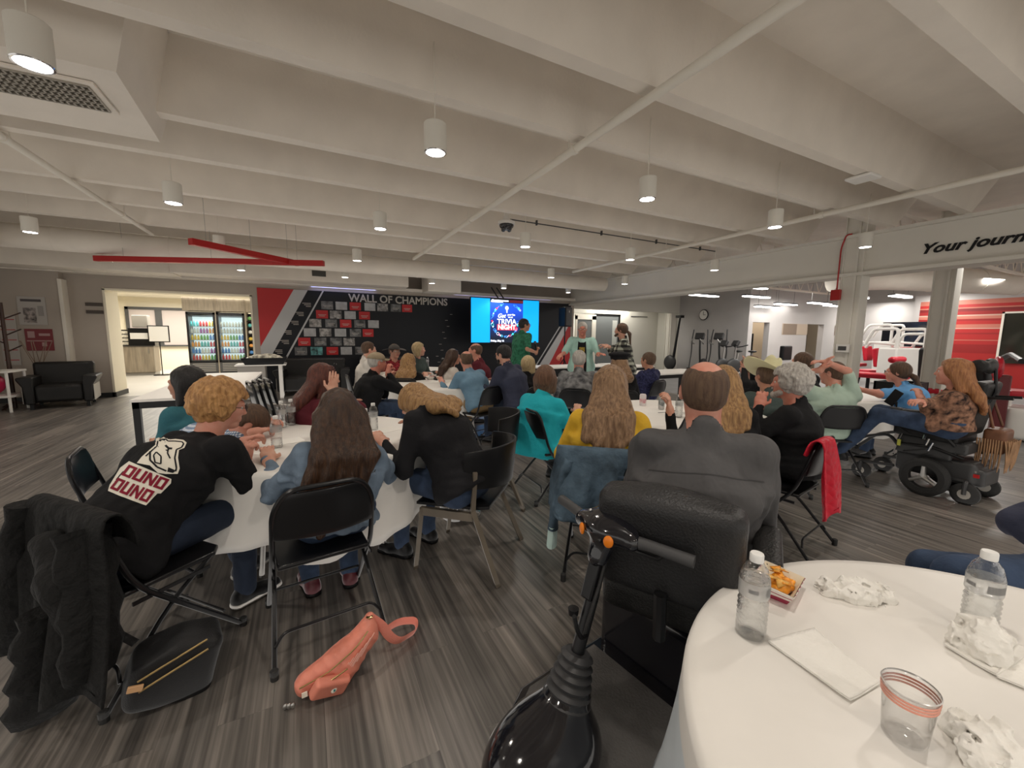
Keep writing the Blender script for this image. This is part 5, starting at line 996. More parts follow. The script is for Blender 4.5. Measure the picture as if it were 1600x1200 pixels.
# person cut by the right edge, seated at the nearest table
hh = Pn('person in navy at the right edge, only a knee and an arm in view', 1700, 700, 1.55, -100, lean=(0, .1), hair='short', hc=HBR, top=C_NAV, pants=C_JEAN, vox=.014, bulk=1.1, rh=(1690, 900, 1.5, 0), lh=(1700, 880, 1.6, 0), hint=(None, (-.6, .8, -.6)), hem=.02,
        legs=[(1452, 888, 1.62, 0), (1450, 1010, 1.75, 0), (1500, 900, 1.4, 0), (1490, 1100, 1.45, 0)])
def jacket_knee(): pass
# ================================================================ scooter, power wheelchair, bags and coats
def aty(px, py, Y):
    d = RX*(px-800)/CAM_F+RD*(py-600)/CAM_F+RF; return np.array([0, 0, CAM_H])+d*(Y/d[1])
def atx(px, py, X):
    d = RX*(px-800)/CAM_F+RD*(py-600)/CAM_F+RF; return np.array([0, 0, CAM_H])+d*(X/d[0])
# ---- mobility scooter: local x = towards its nose, y = its left
t = thing('mobility_scooter', 'black mobility scooter with swivelled seat carrying the bald headed person', 'mobility scooter', (.90, .98, 0), PI+.17)
MATT = mat('scooter foot mat', (.085, .080, .076), .6, bump=.3, bs=120, var=.2)
q = [(-.75, -.25), (.20, -.25), (.36, -.16), (.42, 0), (.36, .16), (.20, .25), (-.75, .25)]
MB().prism(q, .05, (0, 0, .09), (1, 0, 0), (0, 1, 0)).build('chassis', BLKG, t, bevel=.012)
MB().prism([(max(x, -.18)*.93-.01, y*.9) for x, y in q], .006, (0, 0, .141), (1, 0, 0), (0, 1, 0)).build('foot_mat', MATT, t, bevel=.002)
organic('front_shroud', [ell((.30, 0, .17), (.20, .150, .13)), cone((.25, 0, .22), (.20, 0, .31), .105, .07), ell((.38, 0, .13), (.12, .13, .08)), half((0, 0, .10), (0, 0, -1))], .008, BLKG, t, .05)
MB().ell((.375, 0, .262), (.006, .02, .042), R=Matrix.Rotation(-.75, 3, 'Y')).build('oval_badge', mat('silver badge', (.55, .55, .55), .25, metal=.6), t); MB().ell((.379, 0, .265), (.005, .012, .03), R=Matrix.Rotation(-.75, 3, 'Y')).build('badge_inset', BLK, t)
b0, b1 = np.array([.215, 0, .29]), np.array([.165, 0, .44]); b = MB(); pts = []; rr = []
for k in range(13): pts.append(b0+(b1-b0)*k/12); rr.append((.070-.030*k/12)+(.011 if k % 2 else 0))
b.tube(pts, rr, 24).build('rubber_boot', mat('boot rubber', (.04, .04, .042), .45), t, smooth=30)
MB().tube([(.175, 0, .42), (.10, 0, .62)], .021, 14).build('tiller_post', BLKM, t); MB().box((.07, -.022, .60), (.115, .022, .78), Matrix.Rotation(-.33, 3, 'Y')).build('tiller_upper_post', BLKM, t, bevel=.006)
MB().tube(rpath([(.15, .02, .50), (.19, .035, .52), (.215, .04, .56), (.235, .045, .62)], .02), .007, 8).build('release_lever', BLKM, t); MB().lathe([(.001, 0), (.016, .0), (.018, .02), (.001, .022)], 12, (.16, -.03, .55)).build('clamp_knob', BLK, t)
MB().tube([(.155, .0, .44), (.16, .03, .55), (.11, .03, .66), (.06, .02, .76)], .006, 6).build('cable', RUB, t)
organic('tiller_head', [ell((.03, 0, .83), (.085, .10, .045)), cone((.085, 0, .74), (.04, 0, .82), .034, .048), cone((.05, -.10, .82), (.05, .10, .82), .028, .028), ell((-.0, 0, .845), (.05, .07, .03))], .006, BLKG, t, .03)
for s in (-1, 1):
    g = MB().tube([(.045, s*.10, .82), (.03, s*.14, .822), (-.01, s*.27, .815)], [.021, .0175, .0185], 14).build('handgrip', mat('grey rubber grip', (.05, .05, .052), .6), t)
    MB().tube([(.06, s*.09, .80), (.0, s*.16, .775), (-.05, s*.17, .785), (-.07, s*.09, .79)], .007, 8).build('control_lever', BLK, t)
    MB().ell((.105, s*.055, .818), (.008, .016, .020), R=Matrix.Rotation(s*.5, 3, 'Z')).build('amber_reflector', mat('amber plastic', (.75, .20, .01), .25), t)
MB().box((-.02, -.03, .872), (.03, .03, .878)).build('key_panel', mat('yellow sticker', (.6, .5, .08), .5), t)
for k in range(3): MB().ell((.06-.02*k, -.06+.05*k, .868), (.006, .006, .005)).build('switch', mat('silver badge', (.5, .5, .5), .2), t)
organic('battery_cover', [bxs((-.46, 0, .26), (.22, .20, .13), rd=.03), bxs((-.42, 0, .40), (.14, .14, .035), rd=.03)], .010, BLKG, t, .03); MB().tube([(-.25, -.19, .33), (-.25, .19, .33)], .006, 6).build('trim_strip', CHR, t)
MB().tube([(-.36, 0, .40), (-.36, 0, .56)], .025, 14).build('seat_post', BLKM, t); MB().tube([(-.28, .05, .42), (-.28, .05, .49)], .022, 14).build('seat_knob', CHR, t)
def wheel(mb, c, r, w_, axis, hub=.55): mb.tube([np.array(c)-np.array(axis)*w_/2, np.array(c)-np.array(axis)*w_*.3, np.array(c)+np.array(axis)*w_*.3, np.array(c)+np.array(axis)*w_/2], [r*.9, r, r, r*.9], 28)
for c in ((.34, 0, .09), (-.55, .22, .10), (-.55, -.22, .10)):
    b = MB(); wheel(b, c, c[2], .07, (0, 1, 0)); w1 = b.build('wheel', RUB, t); MB().tube([(c[0], c[1]-.037, c[2]), (c[0], c[1]+.037, c[2])], c[2]*.5, 16).build('hub', GREYP, w1)
# swivelled seat, frame aligned with the rider
SY = math.radians(46)-0; Rw = rotm(60); Rl = np.array([[math.cos(-(PI+.17)), -math.sin(-(PI+.17)), 0], [math.sin(-(PI+.17)), math.cos(-(PI+.17)), 0], [0, 0, 1]])
def seatpt(x, y, z): return Rl@(np.array([1.19, .96, 0])+Rw@np.array([x, y, 0])-np.array([.90, .98, 0]))+np.array([0, 0, z])
Rs = Rl@Rw
organic('seat_cushion', [bxs(seatpt(0, .02, .54), (.19, .18, .025), Rs, rd=.035)], .012, LEATH, t, .02)
organic('seat_backrest', [bxs(seatpt(0, -.225, .79), (.175, .018, .13), Rs@rotm(0, 6), rd=.042), ell(seatpt(0, -.21, .90), (.19, .055, .08), Rs)], .011, mat('black vinyl', (.013, .013, .014), .42, bump=.3, bs=140), t, .04)
MB().tube([seatpt(0, -.27, .50), seatpt(0, -.285, .66)], .02, 8).build('seatback_bracket', BLKM, t)
for s in (-1, 1):
    organic('armrest', [bxs(seatpt(s*.27, .0, .76), (.02, .13, .004), Rs, rd=.022)], .009, LEATH, t, .01); MB().tube(rpath([seatpt(s*.27, -.08, .745), seatpt(s*.27, -.14, .60), seatpt(s*.18, -.14, .53)], .05), .013, 8).build('armrest_bracket', BLKM, t)
# ---- power wheelchair
t = thing('power_wheelchair', 'black power wheelchair with brown fringed bag hung on its back', 'wheelchair', (5.36, 1.46, 0), rz(2))
GR = mat('dark grey wheelchair plastic', (.035, .035, .036), .45)
for s in (-1, 1):
    b = MB(); c = (s*.27, 0, .175); b.tube([(c[0]+d, 0, .175) for d in (-.035, -.025, .025, .035)], [.150, .175, .175, .150], 32, cap=False); b.tube([(c[0]+d, 0, .175) for d in (-.03, .03)], [.105, .105], 28, cap=False); 
    b.lathe([(.105, -.03), (.15, -.035)], 32, cap=False) if 0 else None
    w1 = b.build('drive_wheel', RUB, t)
    b = MB(); [b.tube([(c[0]+s*.02, 0, .175), (c[0]+s*.028, .105*math.cos(a), .175+.105*math.sin(a))], [.022, .016], 8) for a in (1.57, 3.66, 5.76)]; b.tube([(c[0]-.02, 0, .175), (c[0]+s*.03, 0, .175)], .035, 16); b.build('spokes', STEEL, w1)
    b = MB(); b.lathe([(.104, 0), (.152, .0)], 32, cap=False); o = b.build('sidewall', RUB, w1); o.location = (c[0]+s*.034, 0, .175); o.rotation_euler = (0, PI/2, 0)
    for y, r in ((.50, .082), (-.26, .095)):
        b = MB(); b.tube([(s*.22+d, y, r) for d in (-.025, -.015, .015, .025)], [r*.8, r, r, r*.8], 24); w2 = b.build('caster_wheel', RUB, t); MB().tube([(s*.22-.028, y, r), (s*.22+.028, y, r)], r*.45, 14).build('hub', GREYP, w2)
        MB().tube(rpath([(s*.22+.035*s, y, r), (s*.22+.03*s, y, r*2.1), (s*.22, y, r*2.15), (s*.2, y*.5, .20)], .03), .016, 8).build('caster_fork', GR, t)
organic('base_shroud', [bxs((0, -.02, .27), (.17, .24, .07), rd=.03), bxs((0, -.22, .24), (.14, .1, .05), rd=.03)], .014, GR, t, .03); MB().box((-.185, -.30, .29), (-.18, .2, .31)).build('silver_trim', STEEL, t); MB().box((-.19, -.32, .25), (-.18, -.2, .28)).build('red_reflector', REDM, t)
organic('seat_frame', [bxs((0, .0, .48), (.21, .22, .03), rd=.02), cone((0, 0, .34), (0, -.02, .46), .07, .07), bxs((-.2, .05, .42), (.015, .18, .05), rd=.015)], .012, GR, t, .02)
for s in (-1, 1):
    MB().tube(rpath([(s*.19, .2, .36), (s*.16, .33, .50), (s*.14, .55, .42), (s*.12, .72, .22)], .06), .016, 8).build('legrest_tube', GR, t); MB().tube(rpath([(s*.22, -.22, .40), (s*.24, -.02, .46), (s*.24, .22, .44)], .05), .014, 8).build('side_tube', BLKM, t)
    organic('armrest', [bxs((s*.27, .08, .765), (.022, .17, .004), rotm(0, -3), rd=.02)], .010, LEATH, t); MB().tube(rpath([(s*.27, .0, .74), (s*.26, -.1, .58), (s*.23, -.16, .50)], .06), .013, 8).build('armrest_post', BLKM, t)
    MB().box((s*.12-.07, .64, .19), (s*.12+.07, .84, .205), Matrix.Rotation(.2, 3, 'X')).build('footplate', GR, t)
organic('seat_cushion', [bxs((0, .06, .555), (.19, .2, .02), rotm(0, 4), rd=.03)], .012, LEATH, t); organic('backrest', [bxs((0, -.20, .84), (.15, .02, .22), rotm(0, 10), rd=.03)], .012, LEATH, t, .02)
organic('headrest', [ell((0, -.235, 1.22), (.12, .04, .07)), ell((-.12, -.20, 1.22), (.03, .06, .06))], .010, LEATH, t, .03); MB().tube([(0, -.27, 1.2), (0, -.29, 1.0), (0, -.26, .9)], .012, 8).build('headrest_post', BLKM, t)
MB().tube(rpath([(-.1, -.27, .95), (-.1, -.42, .96)], .04), .012, 8).build('push_handle', BLKM, t); MB().tube(rpath([(.1, -.27, .95), (.1, -.42, .96)], .04), .012, 8).build('push_handle', BLKM, t)
b = MB(); rn = random.Random(2)
for k in range(9): b = MB(); a = [(-.22+rn.uniform(-.04, .06), rn.uniform(-.3, .25), rn.uniform(.34, .6)) for _ in range(4)]; b.tube(arc(a[0], a[1], a[2], 8)+arc(a[2], a[3], (-.15, .1, .5), 6)[1:], .005, 5).build('cable', RUB, t)
MB().box((-.30, .22, .72), (-.24, .30, .79)).build('joystick_box', GR, t, bevel=.01); MB().tube([(-.27, .26, .79), (-.27, .27, .84)], [.006, .014], 8).build('joystick', BLK, t); MB().box((-.275, .25, .80), (-.265, .33, .96), Matrix.Rotation(.5, 3, 'X')).build('phone_mount', BLK, t, bevel=.006)
MB().box((-.262, .20, .42), (-.255, .225, .48)).build('yellow_key_tag', mat('yellow tag', (.55, .55, .08), .5), t); MB().tube([(-.26, .213, .48), (-.25, .2, .54)], .003, 5).build('tag_cord', STEEL, t)
for k in range(3): MB().tube([(-.24, -.02+.03*k, .5+.03*k), (-.26, .0+.02*k, .42+.05*k)], .011, 8).build('chrome_fitting', CHR, t)
# fringed bag on its back
t = thing('fringed_bag', 'tan brown fringed shoulder bag hanging behind the power wheelchair', 'bag', (5.46, 1.17, .34)); TAN = mat('tan suede', (.33, .19, .10), .8, var=.4, vs_=8, bump=.4, bs=60)
organic('bag_body', [bxs((0, -.03, .22), (.09, .04, .08), rd=.03)], .012, mat('brown leather', (.16, .065, .03), .5, var=.3), t, .02)
for k in range(16):
    x = -.12+.016*k; b = MB(); b.tube(arc((x, -.10-.02*(k % 3), .24), (x-.01, -.13, .1), (x+.02*math.sin(k), -.12, -.04+.02*(k % 4)), 6), [.010, .013, .013, .012, .012, .006], 6, flat=(1, .5)).build('fringe', TAN, t)
for k in range(10):
    y = -.08+.016*k; MB().tube(arc((-.12, y, .24), (-.135, y-.01, .1), (-.13, y+.01*math.sin(k*2), -.04+.02*(k % 3)), 6), [.010, .013, .013, .012, .012, .006], 6, flat=(1, .5)).build('fringe', TAN, t)
MB().tube(rpath([(-.12, -.02, .34), (-.08, .05, .58), (.08, .05, .58), (.12, -.02, .34)], .05), .01, 6).build('strap', mat('brown leather', (.16, .065, .03), .5), t)
# ---- clothes on chairs
def drape(name, label, cat, chair, m, xc, w_, front, back, m_fold=.02, seed=0, spread=.06, parts=(), top=.80, hemw=.03, y0=-.245, taper=0):
    ch = CHS[chair]; t = thing(name, label, cat, ch.location, ch.rotation_euler[2]); rn_ = random.Random(seed); p1, p2, p3 = (rn_.random()*6.3 for _ in range(3))
    L_ = front+back
    def fn(u, v):
        s = v*L_; a = (u-.5)*2; fo = math.sin(7*u+p1+2.2*v)+.6*math.sin(15*u+p2+v)+.3*math.sin(27*u+p3)
        if s < front: z = top-(front-s); y = y0+.035+.02*min(1, (front-s)/.1); d = (front-s); sg = 1
        else: z = top-(s-front); y = y0-.035-.16*(s-front)**1.3; d = s-front; sg = -1
        if d < .04: z = top-.0-(d*d)*12; y = y0+sg*.035*(d/.04)
        k = min(1, d/.22); wd = w_*(1+spread*k*3-taper*k)
        return (xc+a*wd/2, y-(.0 if sg > 0 else m_fold*fo*k), max(.012, z-(k*hemw*math.sin(9*u+p2) if v < .02 or v > .97 else 0)))
    MB().grid(fn, 60, 44).build('cloth_panel', m, t, solid=.008, smooth=70)
    for nm, pts, r, fl in parts: MB().tube(arc(pts[0], pts[1], pts[2], 12), [r*(1+.12*math.sin(k*1.9+seed)) for k in range(12)], 14, flat=fl).build(nm, m, t, smooth=60)
    return t
FLE = cloth('black fleece jacket', (.011, .011, .011), var=.3, bump=.8, bs=22)
JK = drape('jacket', 'black fleece jacket draped over the nearest folding chair at left, reaching the floor', 'jacket', 'black folding chair draped with a black jacket, nearest at left', FLE, .07, .50, .14, .66, .030, 3, .05,
      [('sleeve', ((-.20, -.27, .77), (-.27, -.31, .45), (-.30, -.33, .16)), .050, (.8, 1.3)), ('sleeve', ((.20, -.28, .74), (.30, -.31, .5), (.24, -.32, .22)), .055, (.8, 1.5)), ('lower_panel', ((.10, -.33, .45), (.06, -.36, .2), (.02, -.37, .03)), .070, (.7, 1.5))])
organic('hood', [cone((.02, -.30, .66), (.18, -.33, .56), .05, .07, 1.3, (1, 0, 0)), cone((.18, -.33, .56), (.24, -.32, .40), .07, .05)], .009, FLE, JK, .04, lambda x, y, z: .012*noise3(x*18, y*18, z*18))
DENJ = cloth('washed denim jacket', (.075, .115, .155), var=.55, vs_=7, bump=1.0)
DJ = drape('denim_jacket', 'washed denim jacket draped over the chair of the mustard yellow blouse', 'jacket', 'folding chair draped with the denim jacket behind the yellow blouse', DENJ, -.03, .52, .12, .38, .08, 5, .06, [('sleeve', ((-.22, -.28, .74), (-.29, -.31, .55), (-.30, -.33, .34)), .042, (.7, 1.4)), ('sleeve', ((.1, -.32, .6), (.10, -.36, .46), (.14, -.36, .34)), .042, (.7, 1.4))], top=.81)
MB().tube([(-.30, -.33, .36), (-.305, -.335, .24)], [.045, .05], 14, flat=(.6, 1.3)).build('pale_cuff', cloth('pale denim lining', (.42, .55, .52)), DJ); MB().box((-.2, -.31, .66), (.14, -.300, .672)).build('seam', mat('dark denim seam', (.05, .08, .12), .8), DJ)
def quilt():
    m = cloth('red quilted nylon', (.50, .012, .03), rough=.5); N, L, b = nodes(m); tc = N.new('ShaderNodeTexCoord'); mp = N.new('ShaderNodeMapping'); mp.inputs['Rotation'].default_value = (0, .78, 0); L.new(tc.outputs['Object'], mp.inputs[0])
    v = N.new('ShaderNodeTexVoronoi'); v.inputs['Scale'].default_value = 22; v.inputs['Randomness'].default_value = .25; L.new(mp.outputs[0], v.inputs[0]); bp = N.new('ShaderNodeBump'); bp.invert = True; bp.inputs['Strength'].default_value = 1; bp.inputs['Distance'].default_value = .015; L.new(v.outputs['Distance'], bp.inputs['Height']); L.new(bp.outputs[0], b.inputs['Normal']); return m
drape('quilted_jacket', 'bright red quilted jacket hung over the chair behind the silver haired person', 'jacket', 'folding chair hung with the red quilted jacket', quilt(), -.15, .20, .10, .46, .016, 8, .22, top=.82, y0=-.27)
# ---- black handbag hanging at the jacket chair
c = at(272, 1030, 1.62); BAGM = mat('black nylon', (.007, .007, .008), .6, bump=.3, bs=200); BRS = mat('brass zip', (.62, .45, .20), .3, metal=.9)
t = thing('handbag', 'black handbag with two brass zips hanging beside the black jacket', 'bag', c, rz(-15)); Rb = rotm(0, 0, 0)
organic('bag_body', [bxs((0, 0, -.01), (.095, .05, .085), rotm(0, 4, -16), rd=.042), half((0, 0, .105), (-.28, 0, 1), k=.01)], .007, BAGM, t, .02, lambda x, y, z: .004*noise3(x*14, y*14, z*14))
for z0, sl in ((.062, .05), (.02, .05)): MB().tube([(x, -.098, z0+x*.28) for x in np.linspace(-.105, .105, 12)], .004, 6).build('zip', BRS, t)
MB().box((-.135, -.105, .0), (-.09, -.094, .024), Matrix.Rotation(.3, 3, 'Y')).build('tan_pull_tab', mat('tan leather tab', (.62, .36, .18), .5), t, bevel=.003)
a_ = at(95, 880, 1.86)-c; z_ = math.radians(-15); Ri = np.array([[math.cos(z_), math.sin(z_) * 1, 0], [-math.sin(z_), math.cos(z_), 0], [0, 0, 1]])
Ri = np.linalg.inv(np.array([[math.cos(rz(-15)), -math.sin(rz(-15)), 0], [math.sin(rz(-15)), math.cos(rz(-15)), 0], [0, 0, 1]]))
sp_ = [Ri@(at(px, py, D)-c) for px, py, D in ((85, 850, 1.74), (100, 900, 1.70), (125, 950, 1.65), (175, 985, 1.60), (212, 1005, 1.60))]; MB().tube(rpath(sp_, .08, 6), .012, 8, flat=(.35, 1.3)).build('strap', BAGM, t)
for p_ in (sp_[2], sp_[3]): MB().box(tuple(p_-.012), tuple(p_+.012)).build('buckle', STEEL, t, bevel=.002)
# ---- coral pink sling bag on the floor
PK = mat('coral quilted nylon', (.78, .26, .18), .42, bump=.35, bs=30, var=.12); PKD = mat('coral webbing strap', (.80, .27, .20), .6, bump=.3, bs=200); GLD = mat('gold metal', (.75, .55, .25), .25, metal=1)
c = np.array([.06, 1.70, 0]); t = thing('sling_bag', 'coral pink quilted sling bag lying on the floor behind the denim shirt chair', 'bag', c, .12)
def qd(x, y, z): return .0035*np.abs(np.sin(60*(x+z*.8)))*(y < -.0)+.003*noise3(x*20, y*20, z*20)
organic('bag_body', [cone((-.13, -.02, .055), (.02, -.02, .085), .038, .062, 1.25, (0, 0, 1)), cone((.02, -.02, .085), (.12, .0, .15), .062, .048, 1.2, (0, 0, 1)), cone((.12, 0, .15), (.14, .015, .215), .045, .018), half((0, 0, .006), (0, 0, -1))], .0045, PK, t, .03, qd)
organic('front_pocket', [bxs((-.045, -.085, .055), (.055, .008, .028), rotm(0, 20, -22), rd=.014)], .004, PK, t, .01)
for pts in ([(-.15, -.055, .075), (-.05, -.085, .115), (.06, -.075, .165), (.115, -.05, .20)], [(-.10, -.092, .075), (-.03, -.105, .098), (.02, -.10, .11)]): MB().tube(rpath(pts, .03), .003, 6).build('zip', GLD, t)
for k in range(7): x = .0+.018*k; MB().tube([(x-.03, -.083+.2*max(0, x-.06), .045+k*.012), (x+.03, -.081+.3*max(0, x-.05), .12+k*.012)], .0022, 5).build('quilt_seam', mat('pale coral seam', (.85, .45, .36), .5), t)
MB().ell((-.035, -.106, .050), (.011, .004, .014), R=Matrix.Rotation(.4, 3, 'Y')).build('eye_charm', mat('ivory charm', (.85, .80, .68), .3), t); MB().ell((-.034, -.110, .050), (.004, .003, .005)).build('charm_pupil', mat('teal charm pupil', (.02, .20, .22), .3), t)
MB().box((-.145, -.075, .045), (-.125, -.07, .065)).build('logo_patch', mat('ivory charm', (.85, .80, .68), .3), t); MB().lathe([(.011, 0), (.014, .002), (.011, .004)], 16, (.135, .0, .225)).build('ring', GLD, t)
for k in range(3): MB().ell((-.175-.012*k, -.06+.01*k, .02-.004*k), (.010, .006, .012)).build('key_charm', STEEL, t)
MB().tube(rpath([(.14, .01, .215), (.19, .0, .16), (.215, -.005, .10), (.26, .0, .05), (.36, .04, .035), (.38, .09, .05), (.30, .12, .06), (.22, .08, .07)], .06, 8), .021, 8, flat=(1, .16)).build('strap', PKD, t, smooth=60)
# ---- clear bag and shoes-level clutter under the left table
q = organic('plastic_bag', [ell((0, 0, .10), (.11, .08, .10)), ell((.10, -.02, .05), (.1, .08, .05)), half((0, 0, .003), (0, 0, -1))], .007, clear_mat('crinkled clear bag', (.82, .82, .82), .25, 1, 30), None, .03, lambda x, y, z: .022*noise3(x*22, y*22, z*22), 'crinkled clear plastic bag on the floor behind the hooded person chair', 'bag'); q.location = (.98, 2.86, 0)
# ---- big screen
def RR(nm, par, x0, z0, x1, z1, m, y, th=.002): return MB().box((x0, y-th, z0), (x1, y, z1)).build(nm, m, par)
SYp = 10.75; a, b_ = aty(736, 463, SYp), aty(841, 534, SYp); x0, x1, z1, z0 = a[0], b_[0], a[2]-.03, a[2]-.03-(b_[0]-a[0])*.567; cx = (x0+x1)/2
t = thing('television', 'big flat screen television showing the trivia night slide', 'television', (cx, SYp, z0)); W2, Hh_ = (x1-x0)/2, z1-z0
MB().box((-W2-.02, 0, -.02), (W2+.02, .06, Hh_+.02)).build('casing', BLK, t, bevel=.005)
em = lambda n, c, s: mat('screen '+n, c, .5, emit=s, ecol=c)
RR('screen', t, -W2, 0, W2, Hh_, em('sky blue', (.0, .36, .84), .95), -.001)
def slide():
    m = mat('screen poster', (.01, .03, .4), .5, emit=1); N, L, b = nodes(m); tc = N.new('ShaderNodeTexCoord'); sp = N.new('ShaderNodeSeparateXYZ'); L.new(tc.outputs['Object'], sp.inputs[0]); mr = N.new('ShaderNodeMapRange'); mr.inputs[2].default_value = 1.2; L.new(sp.outputs[2], mr.inputs[0]); r = ramp(N, [(.1, (.004, .006, .015)), (.45, (.005, .02, .12)), (.75, (.01, .06, .5)), (1, (.01, .08, .55))]); L.new(mr.outputs[0], r.inputs[0]); L.new(r.outputs[0], b.inputs['Emission Color']); L.new(r.outputs[0], b.inputs['Base Color']); return m
px0, px1 = -W2*.475, W2*.50; s_ = Hh_/1.2; RR('poster', t, px0, 0, px1, Hh_, slide(), -.005)
RR('poster_header', t, px0, Hh_*.915, px1, Hh_, em('black', (.004, .003, .004), .3), -.008); RR('header_red', t, px0+(px1-px0)*.58, Hh_*.925, px1, Hh_*.985, em('dark red', (.12, .01, .01), 1), -.010)
EW = em('white', (.9, .92, 1), 1); RD_ = em('red', (.85, .03, .04), 1); CY = em('cyan', (.1, .65, .85), .9); BLU = em('icon blue', (.06, .30, .85), .9); PKK = em('pink', (.85, .15, .3), .9); TEA = em('teal', (.05, .7, .6), .9)
RR('header_text', t, px0+.13, Hh_*.945, px0+(px1-px0)*.55, Hh_*.975, EW, -.010); RR('header_text', t, px0+.13, Hh_*.922, px0+(px1-px0)*.38, Hh_*.936, EW, -.010); MB().prism([(px0+.02, Hh_*.925), (px0+.11, Hh_*.92), (px0+.11, Hh_*.985), (px0+.05, Hh_*.98)], .002, (0, -.009, 0)).build('header_logo', EW, t)
mx_ = (px0+px1)/2; text_on('slide_text', 'TRIVIA', .20*s_, (mx_, -.012, Hh_*.43), (1, 0, 0), (0, 0, 1), EW, t, .002, .005, align='CENTER'); RR('red_banner', t, mx_-.30*s_, Hh_*.285, mx_+.30*s_, Hh_*.42, RD_, -.009)
text_on('slide_text', 'NIGHT', .18*s_, (mx_, -.013, Hh_*.305), (1, 0, 0), (0, 0, 1), EW, t, .002, .006, align='CENTER'); text_on('slide_text', 'Get', .16*s_, (mx_-.30*s_, -.012, Hh_*.575), (1, 0, 0), (0, 0, 1), EW, t, .002, .004, shear=.4); text_on('slide_text', 'your fun', .07*s_, (mx_+.02, -.012, Hh_*.63), (1, 0, 0), (0, 0, 1), EW, t, .002, .003); text_on('slide_text', 'on at', .07*s_, (mx_+.04, -.012, Hh_*.575), (1, 0, 0), (0, 0, 1), EW, t, .002, .003)
text_on('slide_text', 'Friday, May 16', .07*s_, (px0+.02, -.012, Hh_*.02), (1, 0, 0), (0, 0, 1), EW, t, .002, .004)
rn = random.Random(5)
for k in range(46):
    a = k*2.399; r_ = (.36+.24*((k*.618) % 1)); X, Z = mx_+r_*math.cos(a)*.95*s_, Hh_*.47+r_*math.sin(a)*.95*s_; kd = k % 4; mm = [BLU, CY, EW, BLU, TEA, PKK, BLU, EW, RD_][k % 9]; s0 = (.022+.02*rn.random())*s_
    if abs(X-mx_) > (px1-px0)/2-.05 or Z > Hh_*.88 or Z < .12: continue
    q = MB()
    if kd == 0: q.tube([(X+s0*math.cos(b__), -.011, Z+s0*math.sin(b__)) for b__ in np.linspace(0, 2*PI, 17)[:-1]], .006, 5, closed=True)
    elif kd == 1: q.prism([(X-s0*.4, Z-s0), (X+s0*.4, Z-s0), (X+s0, Z+s0*.5), (X, Z+s0*1.2), (X-s0, Z+s0*.3)], .002, (0, -.010, 0))
    elif kd == 2: q.tube([(X-s0, -.011, Z-s0), (X+s0, -.011, Z+s0)], .008, 5)
    else: q.ell((X, -.009, Z), (s0*.8, .003, s0*.8), 12, 6)
    q.build('slide_icon', mm, t)
q = MB(); q.ell((mx_, -.009, Hh_*.80), (.055, .003, .06), 14, 8); q.box((mx_-.02, -.012, Hh_*.69), (mx_+.02, -.009, Hh_*.75)); q.build('bulb_icon', EW, t)
lamp('screen_glow', 'AREA', (cx, SYp-.05, (z0+z1)/2), 3, (.15, .5, 1), x1-x0, z1-z0, (PI/2, 0, 0))
b = MB(); MB().tube([(-.06, .1, -z0+.05), (-.06, .1, Hh_*.9)], .03, 8).build('stand_post', BLKM, t); MB().box((-.6, -.1, -z0), (.6, .4, -z0+.05)).build('stand_base', BLKM, t); MB().tube([(.1, .14, Hh_*.9), (.1, .9, Hh_+.42)], .02, 8).build('mount_conduit', DKM, t); MB().tube([(-.08, .14, Hh_*.9), (-.08, .9, Hh_+.42)], .02, 8).build('mount_conduit', DKM, t)
# ---- loudspeaker on tripod
p = aty(883, 500, 10.3); t = thing('loudspeaker_stand', 'black tripod speaker stand right of the big screen', 'stand', (p[0], p[1], 0)); MB().tube([(0, 0, .0), (0, 0, 1.72)], .02, 10).build('pole', BLKM, t)
for k in range(3): a = .4+2.09*k; MB().tube([(0, 0, .75), (.5*math.cos(a), .5*math.sin(a), .01)], .013, 8).build('leg', BLKM, t)
t = thing('loudspeaker', 'black loudspeaker on the tripod stand right of the big screen', 'speaker', (p[0], p[1], 1.72), .3); MB().prism([(-.17, -.14), (.17, -.14), (.12, .16), (-.12, .16)], .58, (0, 0, 0), (1, 0, 0), (0, 1, 0)).build('cabinet', BLK, t, bevel=.02); MB().box((-.14, -.152, .04), (.14, -.14, .54)).build('grille', DKM, t, bevel=.01); MB().box((-.015, -.158, .42), (.015, -.15, .48)).build('badge', STEEL, t)
# ---- annex: counter, coffee station, fridges
def cab(label, x, y, w_, d, h, m=WOODG):
    t = thing('counter_cabinet', label, 'cabinet', (x, y, 0)); MB().box((-w_/2, -d/2, .1), (w_/2, d/2, h-.03)).build('body', m, t); MB().box((-w_/2+.03, -d/2+.05, 0), (w_/2-.03, d/2, .1)).build('plinth', GREYP, t); MB().box((-w_/2-.02, -d/2-.03, h-.03), (w_/2+.02, d/2, h)).build('worktop', mat('dark worktop', (.08, .07, .06), .4), t)
    n = max(1, round(w_/.6))
    for k in range(n): q = MB().box((-w_/2+k*w_/n+.008, -d/2-.015, .11), (-w_/2+(k+1)*w_/n-.008, -d/2, h-.04)).build('door', m, t); MB().box((-w_/2+(k+.85)*w_/n, -d/2-.03, h-.25), (-w_/2+(k+.88)*w_/n, -d/2-.015, h-.1)).build('handle', STEEL, q)
    return t
k0, k1 = aty(184, 548, 17.4), aty(240, 548, 17.4); xc = (k0[0]+k1[0])/2; cab('grey wood counter with two doors inside the bright annex', xc, 17.7, k1[0]-k0[0], .6, .98)
t = thing('cup_display', 'black framed rack of cups on the annex counter', 'rack', (xc+.0, 17.55, .98)); MB().box((-.42, -.05, .0), (.30, .2, .52)).build('frame', BLK, t)
